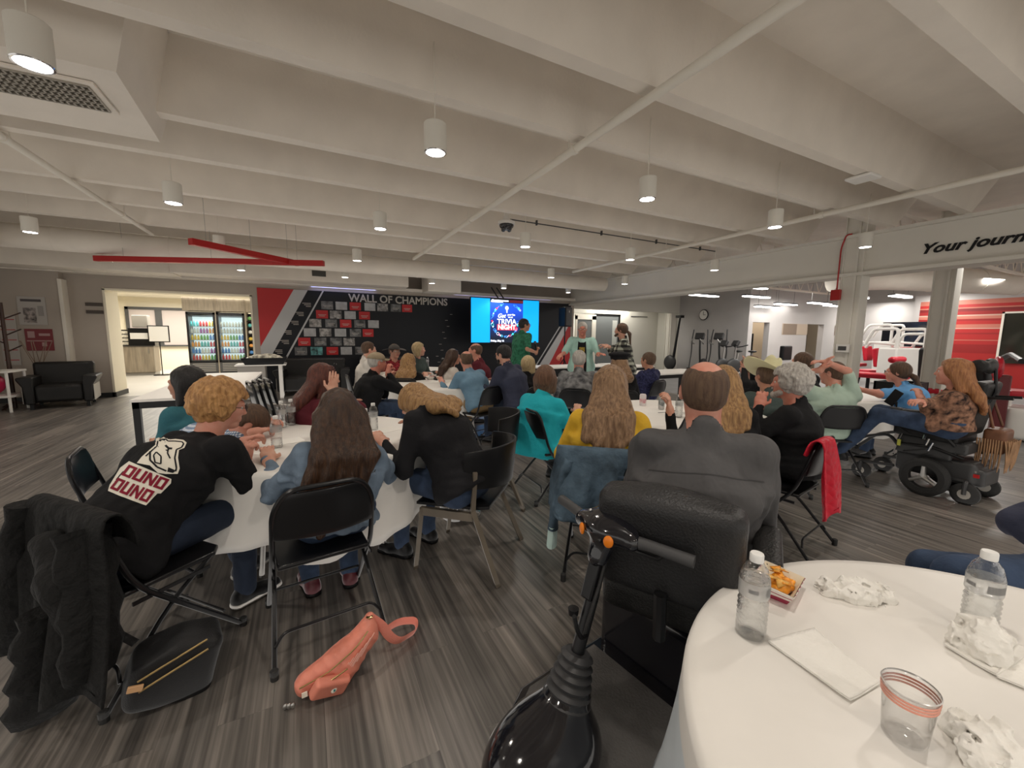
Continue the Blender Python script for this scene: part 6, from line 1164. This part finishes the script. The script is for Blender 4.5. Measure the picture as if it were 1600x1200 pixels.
for r_ in range(4):
    for c_ in range(3): MB().box((-.37+.22*c_, -.06, .03+.12*r_), (-.19+.22*c_, -.05, .12+.12*r_)).build('packet_stack', mat('white packets', (.75, .7, .6), .6, var=.3, vs_=30), t)
t = thing('coffee_machine', 'dark coffee machine at the right end of the annex counter', 'coffee machine', (k1[0]-.25, 17.55, .98)); MB().box((-.35, -.15, 0), (.3, .25, .58)).build('body', BLKM, t, bevel=.01); MB().box((-.3, -.17, .22), (.2, -.15, .42)).build('white_panel', WHP, t); MB().box((-.25, -.1, .6), (.15, .2, 1.0)).build('bean_hopper', GREYP, t, bevel=.02)
p = aty(250, 540, 17.3); t = thing('sign_stand', 'thin black floor stand holding a white notice in the annex', 'sign', (p[0], 17.3, 0)); MB().tube([(0, 0, 0), (0, 0, 1.15)], .015, 6).build('pole', BLKM, t); MB().box((-.28, -.02, 1.1), (.28, 0, 1.65)).build('frame', BLK, t); MB().box((-.25, -.03, 1.13), (.25, -.02, 1.62)).build('notice', WHP, t); MB().box((-.2, -.15, 0), (.2, .15, .03)).build('base', BLKM, t)
w0, w1_ = aty(200, 483, 20.3), aty(300, 535, 20.3); t = thing('window_1', None, None, (w0[0], 20.38, 0)); t['kind'] = 'structure'; zt, zb = w0[2], w1_[2]-.1; ww = w1_[0]-w0[0]
MB().box((0, -.06, zb), (ww, 0, zt)).build('blind', mat('lilac grey roller blind', (.50, .44, .42), .8), t); g = MB(); g.box((-.1, -.1, zb-.06), (0, -.02, zt+.1)); g.box((-.1, -.1, zt), (ww, -.02, zt+.1)); g.box((ww*.5-.15, -.1, zb), (ww*.5+.05, -.02, zt)); g.box((-.1, -.1, zb-.06), (ww, -.02, zb)); g.build('frame', DKM, t)
LT = [(.8, .1, .1), (.85, .6, .1), (.2, .5, .15), (.1, .3, .7), (.8, .8, .75), (.5, .2, .5), (.9, .4, .1), (.15, .6, .6)]
def fridge(label, px0, px1, Y, shelves, dark=False):
    a, b = aty(px0, 560, Y)[0], aty(px1, 560, Y)[0]; w_ = b-a; H_ = 2.12; t = thing('glass_door_fridge', label, 'fridge', ((a+b)/2, Y+.35, 0), 0, 'annex fridges')
    q = MB(); q.box((-w_/2, -.35, 0), (-w_/2+.05, .35, H_)); q.box((w_/2-.05, -.35, 0), (w_/2, .35, H_)); q.box((-w_/2, -.35, 0), (w_/2, .35, .08)); q.box((-w_/2, -.35, H_-.12), (w_/2, .35, H_)); q.box((-w_/2, .3, 0), (w_/2, .35, H_)); q.build('casing', BLKM, t)
    MB().box((-w_/2+.05, .26, .5), (w_/2-.05, .3, H_-.14)).build('lit_back', mat('fridge interior', (.75, .85, .85), .5, emit=.0 if dark else 1.1, ecol=(.75, .9, .9)), t)
    MB().box((-w_/2, -.37, .08), (w_/2, -.35, .42)).build('vent_panel', DKM, t)
    for k in range(5): MB().box((-w_/2+.08, -.38, .12+.06*k), (w_/2-.08, -.37, .14+.06*k)).build('vent_slat', GREYP, t)
    d = MB(); d.box((-w_/2, -.39, .42), (-w_/2+.06, -.35, H_)); d.box((w_/2-.06, -.39, .42), (w_/2, -.35, H_)); d.box((-w_/2, -.39, H_-.08), (w_/2, -.35, H_)); d.box((-w_/2, -.39, .42), (w_/2, -.35, .48)); o = d.build('door_frame', BLK, t); MB().box((-w_/2+.06, -.375, .48), (w_/2-.06, -.37, H_-.08)).build('glass', clear_mat('fridge glass', (.9, .93, .93), .04), o)
    for r_ in range(shelves):
        z = .50+r_*(H_-.75)/shelves; MB().box((-w_/2+.05, -.3, z-.012), (w_/2-.05, .26, z)).build('shelf', STEEL, t)
        n = 8
        for c_ in range(n):
            x = -w_/2+.10+(w_-.2)*c_/(n-1); cc_ = LT[(r_*3+(c_//3)) % 8] if not dark or r_ < 4 else (.7, .68, .6); h_ = min(.20, (H_-.75)/shelves-.05); cn = ('hinge side', 'second', 'third', 'fourth', 'fifth', 'sixth', 'seventh', 'handle side')[c_]
            q = MB().lathe([(.001, 0), (.034, 0), (.036, .02), (.035, h_*.65), (.016, h_*.85), (.016, h_), (.001, h_)], 8, cap=False).build('drink_bottle', mat('drink %d' % LT.index(cc_) if cc_ in LT else 'drink pale', cc_, .35), None, label=('%s drink bottle, shelf %s from the bottom of the %s' % (cn, ('one', 'two', 'three', 'four', 'five', 'six', 'seven')[r_], label.split(' full')[0].split(' half')[0])), cat='bottle', group='bottles in the '+label.split(' full')[0].split(' half')[0]); q.location = ((a+b)/2+x, Y+.12, z)
    lamp('fridge_light', 'AREA', ((a+b)/2, Y+.1, H_-.16), 5 if not dark else 2, (.85, 1, 1), w_*.7, .2)
fridge('left glass door fridge full of bottles in the annex', 296, 341, 17.0, 6); fridge('right glass door fridge half full in the annex', 343, 386, 17.0, 6, True)
a, b = aty(291, 560, 16.98)[0], aty(400, 560, 16.98)[0]
t = thing('fridge_surround', 'grey wood surround panel above the annex fridges', 'cabinet', (a, 17.0, 0)); MB().box((0, 0, 2.16), (b-a, .8, 2.6)).build('top_panel', WOODG, t); 
for px in (341.8, 387.5): MB().box((aty(px, 560, 17)[0]-a-.02, -.02, 0), (aty(px, 560, 17)[0]-a+.02, .8, 2.6)).build('divider', WOODG, t)
t = thing('snack_shelf', 'open shelf of colourful snack bags right of the fridges', 'shelf', (aty(395, 560, 17)[0]+.1, 17.3, 0)); MB().box((-.25, .2, .3), (.35, .25, 2.12)).build('back', BLKM, t)
for r_ in range(7):
    MB().box((-.25, -.2, .4+.24*r_), (.35, .2, .42+.24*r_)).build('shelf_board', BLKM, t)
    for c_ in range(3): organic('snack_bag', [ell((-.14+.19*c_, -.1, .50+.24*r_), (.07, .04, .07))], .02, mat('snack %d' % ((r_*3+c_) % 8), LT[(r_*3+c_) % 8], .4), t)
t = thing('annex_ceiling_panel', 'flat lit ceiling panel inside the annex', 'lamp', (*aty(303, 465, 15.5)[:2], 2.73)); MB().box((-.6, -.3, -.01), (.6, .3, .012)).build('diffuser', STRIP, t); MB().box((-.63, -.33, 0), (.63, .33, .02)).build('frame', WHP, t)
# ---- meeting room front: door, dark window, whiteboard
t = thing('door_1', None, None, (8.75, 12.6, 0)); t['kind'] = 'structure'
def pz(px, Y): return aty(px, 540, Y)[0]
Yd = 13.2; X0, X1, X2 = pz(897, Yd), pz(929, Yd), pz(967, Yd)
q = MB(); q.box((X0-8.75, .6, 0), (X1-8.75, .65, 2.2)); 
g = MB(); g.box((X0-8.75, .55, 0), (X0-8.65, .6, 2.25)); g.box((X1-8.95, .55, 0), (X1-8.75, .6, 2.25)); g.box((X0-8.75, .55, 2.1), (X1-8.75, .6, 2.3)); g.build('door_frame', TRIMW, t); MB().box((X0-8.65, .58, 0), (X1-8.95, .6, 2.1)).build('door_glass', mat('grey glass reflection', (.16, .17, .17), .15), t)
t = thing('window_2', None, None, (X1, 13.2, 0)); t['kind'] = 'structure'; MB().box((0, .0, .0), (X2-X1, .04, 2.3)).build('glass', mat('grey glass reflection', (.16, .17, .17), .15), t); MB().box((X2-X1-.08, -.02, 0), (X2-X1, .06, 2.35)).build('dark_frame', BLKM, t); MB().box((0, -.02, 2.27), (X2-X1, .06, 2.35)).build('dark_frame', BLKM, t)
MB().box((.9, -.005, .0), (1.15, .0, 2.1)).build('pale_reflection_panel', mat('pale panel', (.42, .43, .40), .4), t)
stru('wall_meeting_partition', MB().box((X2, 13.15, 0), (14.0, 13.25, 2.6)), mat('meeting room wall', (.62, .60, .54), .8)); stru('wall_meeting_upper', MB().box((8.6, 13.15, 2.35), (X2, 13.25, 3.0)), mat('meeting room wall', (.62, .60, .54), .8))
lamp('meeting_front_light', 'AREA', (11, 12.6, 2.85), 30, (1, .96, .88), 3.5, .5)
t = thing('marker_rail', 'thin dark rail on the pale wall behind the plaid shirt', 'rail', (pz(985, 13.1), 13.13, 2.28)); MB().box((0, -.01, 0), (pz(1010, 13.1)-pz(985, 13.1), .01, .03)).build('rail', DKM, t)
t = thing('grey_curtain', 'narrow grey curtain beside the gym column', 'curtain', (pz(1036, 12.9), 12.95, 0)); MB().grid(lambda u, v: (.35*u, .02*math.sin(u*20), 2.3*v), 20, 3).build('cloth', mat('grey curtain', (.30, .30, .30), .9), t)
# ---- clock
t = thing('wall_clock', 'round black rimmed clock on the gym side wall', 'clock', atx(1100, 492, 13.98)); q = MB().lathe([(.001, 0), (.20, 0), (.21, .02), (.19, .04), (.185, .03), (.001, .03)], 28, cap=False).build('case', [BLK], t); q.rotation_euler = (0, -PI/2, 0); q = MB().lathe([(.001, .0), (.18, .0)], 28, cap=False).build('dial', WHP, t); q.rotation_euler = (0, -PI/2, 0); q.location = (-.035, 0, 0)
MB().box((-.042, -.008, 0), (-.038, .008, .13)).build('hand', BLK, t); MB().box((-.042, -.1, -.008), (-.038, 0, .008)).build('hand', BLK, t)
# ---- gym machines
def gthing(name, label, px, py, X, yaw=0, **k): p = atx(px, py, X); return thing(name, label, 'gym machine', (p[0], p[1], 0), rz(yaw))
def elliptical(label, px, X, yaw):
    t = gthing('elliptical_trainer', label, px, 560, X, yaw)
    organic('drive_housing', [ell((0, -.5, .35), (.16, .34, .30)), bxs((0, 0, .12), (.14, .6, .06), rd=.04)], .025, GR, t, .05)
    MB().tube(rpath([(0, -.2, .3), (0, -.05, .9), (0, .02, 1.45)], .1), .035, 8).build('mast', GR, t); organic('console', [bxs((0, .05, 1.48), (.14, .03, .10), rotm(0, 25), rd=.02)], .015, GR, t)
    for s in (-1, 1):
        MB().tube(rpath([(s*.28, .2, .25), (s*.28, .0, .9), (s*.27, .05, 1.35), (s*.24, -.02, 1.72)], .15), .022, 8).build('handle_arm', GR, t); MB().tube(rpath([(s*.16, .1, 1.2), (s*.2, .35, 1.25), (s*.12, .4, 1.38)], .08), .02, 8).build('grip', STEEL, t); MB().box((s*.2-.07, -.1, .28), (s*.2+.07, .45, .33)).build('pedal', BLK, t, bevel=.01); MB().tube([(s*.2, -.5, .4), (s*.2, .7, .25)], .02, 8).build('link', STEEL, t)
def bike(label, px, X, yaw):
    t = gthing('exercise_bike', label, px, 560, X, yaw)
    organic('flywheel_housing', [ell((0, .35, .45), (.10, .30, .30)), bxs((0, 0, .06), (.06, .6, .03), rd=.03)], .025, GR, t, .04); MB().tube([(0, .35, .6), (0, .30, 1.15)], .03, 8).build('front_post', STEEL, t); MB().tube([(0, -.2, .2), (0, -.3, .95)], .03, 8).build('seat_post', STEEL, t)
    organic('saddle', [ell((0, -.3, .98), (.11, .15, .04))], .02, BLK, t); organic('console', [bxs((0, .33, 1.25), (.12, .03, .08), rotm(0, 30), rd=.02)], .018, GR, t)
    for s in (-1, 1): MB().tube(rpath([(0, .3, 1.12), (s*.22, .25, 1.15), (s*.22, .05, 1.2)], .06), .018, 8).build('handlebar', BLK, t); MB().tube([(s*.12, .2, .3), (s*.16, .32, .2)], .02, 6).build('crank', STEEL, t); MB().box((s*.16-.05, .26, .17), (s*.16+.05, .4, .2)).build('pedal', BLK, t)
elliptical('grey elliptical trainer below the wall clock', 1092, 12.9, -110); elliptical('second elliptical trainer with tall handles right of the first', 1122, 13.0, -100); bike('black exercise bike left of the store room door', 1142, 12.9, -80); bike('second exercise bike beside the store room door', 1162, 13.1, -70)
t = gthing('rowing_machine', 'tall black leaning rower beside the far column', 1050, 560, 13.4); MB().tube([(0, 0, .1), (.05, -.25, 2.25)], [.06, .035], 6).build('rail', BLK, t); organic('flywheel', [ell((0, .1, .4), (.12, .3, .3))], .03, GR, t); MB().box((-.1, -.4, 2.2), (.1, -.15, 2.3)).build('seat', BLK, t)
def station(label, px, X, yaw, hgt=1.9):
    t = gthing('weight_machine', label, px, 590, X, yaw)
    MB().box((-.45, .3, 0), (.45, .75, hgt*.72)).build('weight_stack_tower', WHP, t, bevel=.03); MB().box((-.3, .28, .2), (.1, .3, hgt*.6)).build('weight_plates', BLKM, t)
    for s in (-1, 1): MB().tube(rpath([(s*.4, .7, 0), (s*.4, .7, hgt), (s*.4, .1, hgt), (s*.4, -.1, hgt-.4)], .1), .04, 8).build('frame_tube', WHP, t)
    MB().tube(rpath([(-.2, .3, 1.3), (-.2, -.5, 1.35), (-.2, -.6, 1.2)], .08), .035, 8).build('press_arm', WHP, t)
    organic('seat_pad', [bxs((-.1, -.35, .55), (.22, .2, .03), rd=.03)], .02, REDV, t); organic('back_pad', [bxs((-.1, -.05, .95), (.2, .03, .22), rotm(0, 10), rd=.03)], .02, REDV, t); MB().tube([(-.1, -.35, 0), (-.1, -.35, .5)], .04, 8).build('seat_post', BLK, t); return t
station('white weight machine with red pads nearest the column', 1372, 13.6, 200, 1.7); station('white weight machine under the wall television', 1412, 16.5, 190, 1.6); station('white weight machine further back in the gym', 1352, 17.0, 180)
t = gthing('padded_roller_bench', 'red padded bench in front of the white weight machines', 1366, 600, 11.5); organic('bench_pad', [bxs((0, 0, .62), (.2, .5, .02), rd=.035)], .02, REDV, t); organic('roller', [cone((-.25, -.35, 1.0), (.25, -.35, 1.0), .07)], .02, REDV, t); MB().tube(rpath([(0, .4, 0), (0, .3, .6)], .1), .04, 8).build('leg', BLK, t); MB().tube([(0, -.4, 0), (0, -.35, 1.0)], .035, 8).build('upright', BLK, t)
t = gthing('crossed_arm_machine', 'machine with round red seat pad and dark red frame at the right edge', 1555, 600, 8.9, 160)
organic('round_pad', [ell((0, 0, 1.05), (.20, .06, .17))], .018, REDV, t); organic('seat_pad', [bxs((-.5, .4, .66), (.2, .2, .02), rd=.03)], .02, REDV, t); MRM = mat('maroon machine paint', (.12, .012, .014), .4)
MB().box((-.08, .0, .0), (.08, .14, .95)).build('column', MRM, t, bevel=.02); MB().tube(rpath([(.7, .1, 1.18), (0, .1, 1.25), (-.7, .1, 1.15), (-1.0, .1, .9)], .1), .035, 8).build('arm', BLK, t); MB().tube([(-.9, .3, .10), (.6, .0, .10)], .06, 10).build('base_tube', STEEL, t); MB().tube(rpath([(-.6, .2, .1), (-.6, .2, .62), (-.3, .2, .62), (-.3, .2, .1)], .1), .025, 8).build('handle_loop', WHP, t)
organic('weight_cover', [bxs((-.35, .5, .25), (.28, .3, .18), rd=.05)], .03, WHP, t); organic('dark_pad', [ell((-.42, -.1, .85), (.2, .12, .28))], .02, BLK, t)
t = gthing('leg_press_machine', 'dark padded leg machine behind the blue T-shirt', 1455, 590, 10.8, 170); MB().box((-.1, -.2, .5), (.05, .2, 1.3), Matrix.Rotation(.35, 3, 'Y')).build('back_pad', GR, t, bevel=.03); organic('seat_pad', [bxs((.3, 0, .5), (.25, .2, .02), rd=.03)], .02, REDV, t); MB().tube([(0, 0, 0), (0, 0, .9)], .05, 8).build('post', WHP, t); organic('counterweight', [ell((-.6, 0, .95), (.22, .2, .2))], .025, BLK, t); MB().tube([(-.6, 0, 0), (-.6, 0, .9)], .04, 8).build('post', WHP, t)
picture('dark flat television on the gym wall between column and red stripes', 18.9, 6.35, 1.62, 1.45, .85, 'x-', BLKG, cat='television', name='wall_television')
t = thing('wall_mirror', 'dark framed mirror on the red striped wall', 'mirror', (18.97, 2.6, 1.5)); MB().box((-.03, -1.6, -.75), (.02, 1.6, .75)).build('glass', mat('dark mirror glass', (.05, .05, .04), .08, metal=.6), t); g = MB(); g.box((-.05, -1.65, .75), (.02, 1.65, .8)); g.box((-.05, 1.6, -.8), (.02, 1.65, .8)); g.build('frame', TRIMW, t)
t = thing('storage_crate', 'black plastic crate on the floor beyond the mint T-shirt', 'crate', (8.9, 3.0, 0)); g = MB(); g.box((-.3, -.25, .3), (.3, -.22, .74)); g.box((-.3, .22, .3), (.3, .25, .74)); g.box((-.3, -.25, .3), (-.27, .25, .74)); g.box((.27, -.25, .3), (.3, .25, .74)); g.box((-.3, -.25, .28), (.3, .25, .31)); g.build('crate', BLK, t); g = MB(); [g.box((x-.03, y-.03, 0), (x+.03, y+.03, .3)) for x in (-.27, .27) for y in (-.2, .2)]; g.build('legs_base', BLK, t)
for k, (x, w_) in enumerate(((15.0, .9), (18.6, 1.1))):
    t = thing('storage_shelving', ('left', 'right')[k]+' dark shelving unit seen through a store room door', 'shelf', (x, GW+.9, 0)); [MB().box((-w_/2, -.2, z), (w_/2, .2, z+.04)).build('board', BLKM, t) for z in (.3, .8, 1.25)]; [MB().box((x_-.02, -.2, 0), (x_+.02, .2, 1.6)).build('upright', BLKM, t) for x_ in (-w_/2, w_/2)]
    for i in range(7): MB().box((-w_/2+.05+.13*i, -.15, (.34, .84, 1.29)[i % 3]), (-w_/2+.16+.13*i, .15, (.34, .84, 1.29)[i % 3]+.2)).build('box', mat('shelf box %d' % (i % 3), [(.35, .22, .12), (.3, .05, .05), (.25, .25, .27)][i % 3], .7), t)
for k, x in enumerate((16.9, 20.6)): picture(('left', 'right')[k]+' high interior window in the gym back wall', x, GW-.005, 1.78, 1.7 if k == 0 else 1.6, .42, 'y-', mat('lit office behind glass', (.42, .34, .26), .5), [('dark_panel', -.8, -.2, .1, .2, mat('brown office panel', (.20, .15, .11), .6))], cat='window', name='interior_window')
t = thing('office_chair', 'black office chair back in the gym', 'chair', (*atx(1226, 570, 14.2)[:2], 0)); organic('backrest', [bxs((0, 0, .95), (.22, .03, .2), rd=.04)], .02, BLK, t); organic('seat', [bxs((0, .25, .5), (.22, .2, .02), rd=.03)], .02, BLK, t); MB().tube([(0, .2, 0), (0, .2, .5)], .03, 8).build('post', BLKM, t)
# ---- print on the black sweatshirt, laid onto the cloth
from mathutils.bvhtree import BVHTree
def decal(info, name, polys, o, ux, uy, s, off, m):
    sh = [c for c in info['t'].children if c.name.startswith('shirt')][0]; bv = BVHTree.FromPolygons([v.co.copy() for v in sh.data.vertices], [tuple(p.vertices) for p in sh.data.polygons]); n = np.cross(ux, uy); b = MB()
    import mathutils.geometry as mg
    for poly_ in polys:
        P = []
        for i in range(len(poly_)):
            a_, b_2 = np.array(poly_[i], float), np.array(poly_[(i+1) % len(poly_)], float); k_ = max(1, int(np.linalg.norm(b_2-a_)/.12)); P += [a_+(b_2-a_)*j/k_ for j in range(k_)]
        P = np.array(P); lo, hi = P.min(0), P.max(0); G_ = [np.array([x, y]) for x in np.arange(lo[0]+.06, hi[0], .12) for y in np.arange(lo[1]+.06, hi[1], .12)]
        def ins(q):
            c_ = False
            for i in range(len(P)):
                x1_, y1_ = P[i]; x2_, y2_ = P[i-1]
                if (y1_ > q[1]) != (y2_ > q[1]) and q[0] < (x2_-x1_)*(q[1]-y1_)/(y2_-y1_)+x1_: c_ = not c_
            return c_
        G_ = [g_ for g_ in G_ if ins(g_) and min(np.linalg.norm(P-g_, axis=1)) > .04]; pts2 = [Vector(p_) for p_ in list(P)+G_]; nP = len(P)
        vs_2, _, fs_, *_r = mg.delaunay_2d_cdt(pts2, [(i, (i+1) % nP) for i in range(nP)], [list(range(nP))], 1, 1e-5)
        V3 = []
        for v_ in vs_2:
            w3 = o+ux*v_[0]*s+uy*v_[1]*s; h_, nn, _, _ = bv.ray_cast(Vector(w3+n*.4), Vector(-n)); V3.append(tuple(Vector(h_)+Vector(n)*off) if h_ is not None else tuple(w3))
        b.add(V3, fs_)
    b.build(name, m, info['t'], smooth=80)
I = A; R_ = I['R']; PW = cloth('white screen print', (.74, .70, .60), var=.05, bump=.1); PR = cloth('dark red screen print', (.22, .012, .03), var=.1, bump=.1); PBk = cloth('black screen print', (.012, .012, .014), bump=.1)
def lw(px, py, D): return R_.T@(at(px, py, D)-I['base'])
o = lw(243, 727, 1.9); ex = lw(285, 752, 1.9)-lw(190, 752, 1.9); ey = lw(236, 690, 1.9)-lw(236, 790, 1.9)
cam_l = R_.T@(np.array([0, 0, CAM_H])-I['base'])-o; nrm = unit(cam_l); ux = unit(ex-nrm*(ex@nrm)); ux = unit(ux+.10*unit(ey)*0); uy = np.cross(nrm, ux); th = -.42; ux, uy = ux*math.cos(th)+uy*math.sin(th), uy*math.cos(th)-ux*math.sin(th); S_ = .083
bear = [(-.75, .15), (-.60, .95), (-.78, 1.30), (-.55, 1.62), (-.20, 1.48), (.0, 1.62), (.35, 1.72), (.55, 1.62), (.60, 1.30), (.45, 1.1), (.62, .72), (.98, .25), (1.05, -.02), (.60, -.22), (.30, -.30), (-.2, -.1), (-.75, -.2)]
decal(I, 'bear_print', [bear], o, ux, uy, S_, .004, PW)
ol = lambda pts, w_: [[(a[0]+n_[0]*w_, a[1]+n_[1]*w_), (b[0]+n_[0]*w_, b[1]+n_[1]*w_), (b[0]-n_[0]*w_, b[1]-n_[1]*w_), (a[0]-n_[0]*w_, a[1]-n_[1]*w_)] for a, b in zip(pts[:-1], pts[1:]) for d_ in [np.array(b, float)-np.array(a, float)] for n_ in [np.array([-d_[1], d_[0]])/np.linalg.norm(d_)]]
lines = ol([(-.62, .25), (-.5, .92), (-.66, 1.28), (-.5, 1.5), (-.22, 1.36), (.02, 1.48), (.34, 1.58), (.46, 1.5), (.48, 1.28), (.34, 1.08), (.5, .66), (.84, .22), (.9, .05)], .035)+ol([(-.55, 1.3), (-.42, 1.42), (-.3, 1.25)], .03)+ol([(-.2, 1.1), (.0, 1.0), (.15, 1.05)], .05)+ol([(.0, 1.0), (.1, .75), (.35, .55)], .03)+ol([(-.6, .55), (-.35, .15), (.1, -.05), (.55, -.08)], .04)+ol([(-.35, .62), (-.05, .50), (.15, .15), (-.1, .12), (-.35, .42), (-.35, .62)], .03)
lines += [[(.52, .12), (.9, .10), (.84, -.06), (.6, -.1)], [(-.08, .86), (.06, .98), (.10, .82)]]
decal(I, 'bear_lines', lines, o, ux, uy, S_, .006, PBk)
decal(I, 'text_backing', [[(-1.1, -.25), (.95, -.35), (1.05, -.55), (.95, -1.15), (.82, -1.2), (.72, -1.85), (-1.0, -1.85), (-1.12, -1.6), (-1.25, -.7)]], o, ux, uy, S_, .0035, PW)
def letters(s, x, y, w_, h, g=.06):
    out = []; t_ = w_*.30
    for ch in s:
        B_ = lambda a, b, c, d: out.append([(x+a*w_, y+b*h), (x+c*w_, y+b*h), (x+c*w_, y+d*h), (x+a*w_, y+d*h)])
        if ch in 'OD': B_(0, 0, .3, 1); B_(.7, 0, 1, 1); B_(.3, 0, .7, .2); B_(.3, .8, .7, 1)
        if ch == 'C': B_(0, 0, .3, 1); B_(.3, 0, 1, .2); B_(.3, .8, 1, 1)
        if ch == 'U': B_(0, 0, .3, 1); B_(.7, 0, 1, 1); B_(.3, 0, .7, .2)
        if ch == 'N': B_(0, 0, .27, 1); B_(.73, 0, 1, 1); out.append([(x+.27*w_, y+h), (x+.27*w_, y+.6*h), (x+.73*w_, y), (x+.73*w_, y+.4*h)])
        x += w_+g
    return out
decal(I, 'print_letters', letters('OUND', -1.0, -.98, .43, .58)+letters('OUND', -1.02, -1.72, .38, .58), o, ux, uy, S_, .006, PR)

a_, b_2 = onp(425, 631, 0), onp(604, 643, 0); d_ = unit(b_2-a_); n_ = np.array([-d_[1], d_[0], 0]); MB().add([tuple(a_-n_*.03+(0, 0, .001)), tuple(b_2-n_*.03+(0, 0, .001)), tuple(b_2+n_*.03+(0, 0, .001)), tuple(a_+n_*.03+(0, 0, .001)), tuple(a_-n_*.03+(0, 0, .003)), tuple(b_2-n_*.03+(0, 0, .003)), tuple(b_2+n_*.03+(0, 0, .003)), tuple(a_+n_*.03+(0, 0, .003))], [(3, 2, 1, 0), (4, 5, 6, 7), (0, 1, 5, 4), (1, 2, 6, 5), (2, 3, 7, 6), (3, 0, 4, 7)]).build('white_floor_strip', TABW, None, label='white strip on the floor beyond the left round table', cat='tape')  # thin white strip laid on the floor

sm = mat('charcoal seam thread', (.045, .044, .045), .8)
def seam(I, name, pts, w_=.0016):
    b_ = I['N']-I['u']*.05-I['fw']*.10
    decal(I, name, [[(x, y+w_) for x, y in pts]+[(x, y-w_) for x, y in pts[::-1]]], b_, I['rt'], I['u'], 1.0, .003, sm)
seam(Yy, 'yoke_seam', [(x, -.055-.02*abs(x)/.2) for x in np.linspace(-.19, .19, 41)]); seam(B, 'yoke_seam', [(x, -.06) for x in np.linspace(.07, .17, 15)])
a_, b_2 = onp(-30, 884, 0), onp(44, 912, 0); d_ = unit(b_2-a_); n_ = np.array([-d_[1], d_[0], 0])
MB().add([tuple(p_+n_*s_+np.array([0, 0, z_])) for z_ in (.001, .003) for p_, s_ in ((a_, -.02), (b_2, -.02), (b_2, .02), (a_, .02))], [(3, 2, 1, 0), (4, 5, 6, 7), (0, 1, 5, 4), (1, 2, 6, 5), (2, 3, 7, 6), (3, 0, 4, 7)]).build('white_floor_strip', TABW, None, label='short white strip for a floor highlight at the left edge beside the black jacket', cat='tape')  # bright streak of light on the floor, modelled as a thin white strip

for I, nm, m_, P_ in ((Ww, 't_shirt_front', C_BLK, [(-.07, .02), (-.035, .0), (.035, .0), (.07, .02), (.085, -.25), (.09, -.52), (-.09, -.52), (-.085, -.25)]), (Ww, 'shirt_print', MATS['yellow shirt print'], [(-.05, -.08), (.05, -.08), (.05, -.22), (-.05, -.22)])):
    decal(I, nm, [P_], I['N']-I['u']*.06+I['fw']*.1, -I['rt'], I['u'], 1.0, .018 if nm[0] == 't' else .024, m_)
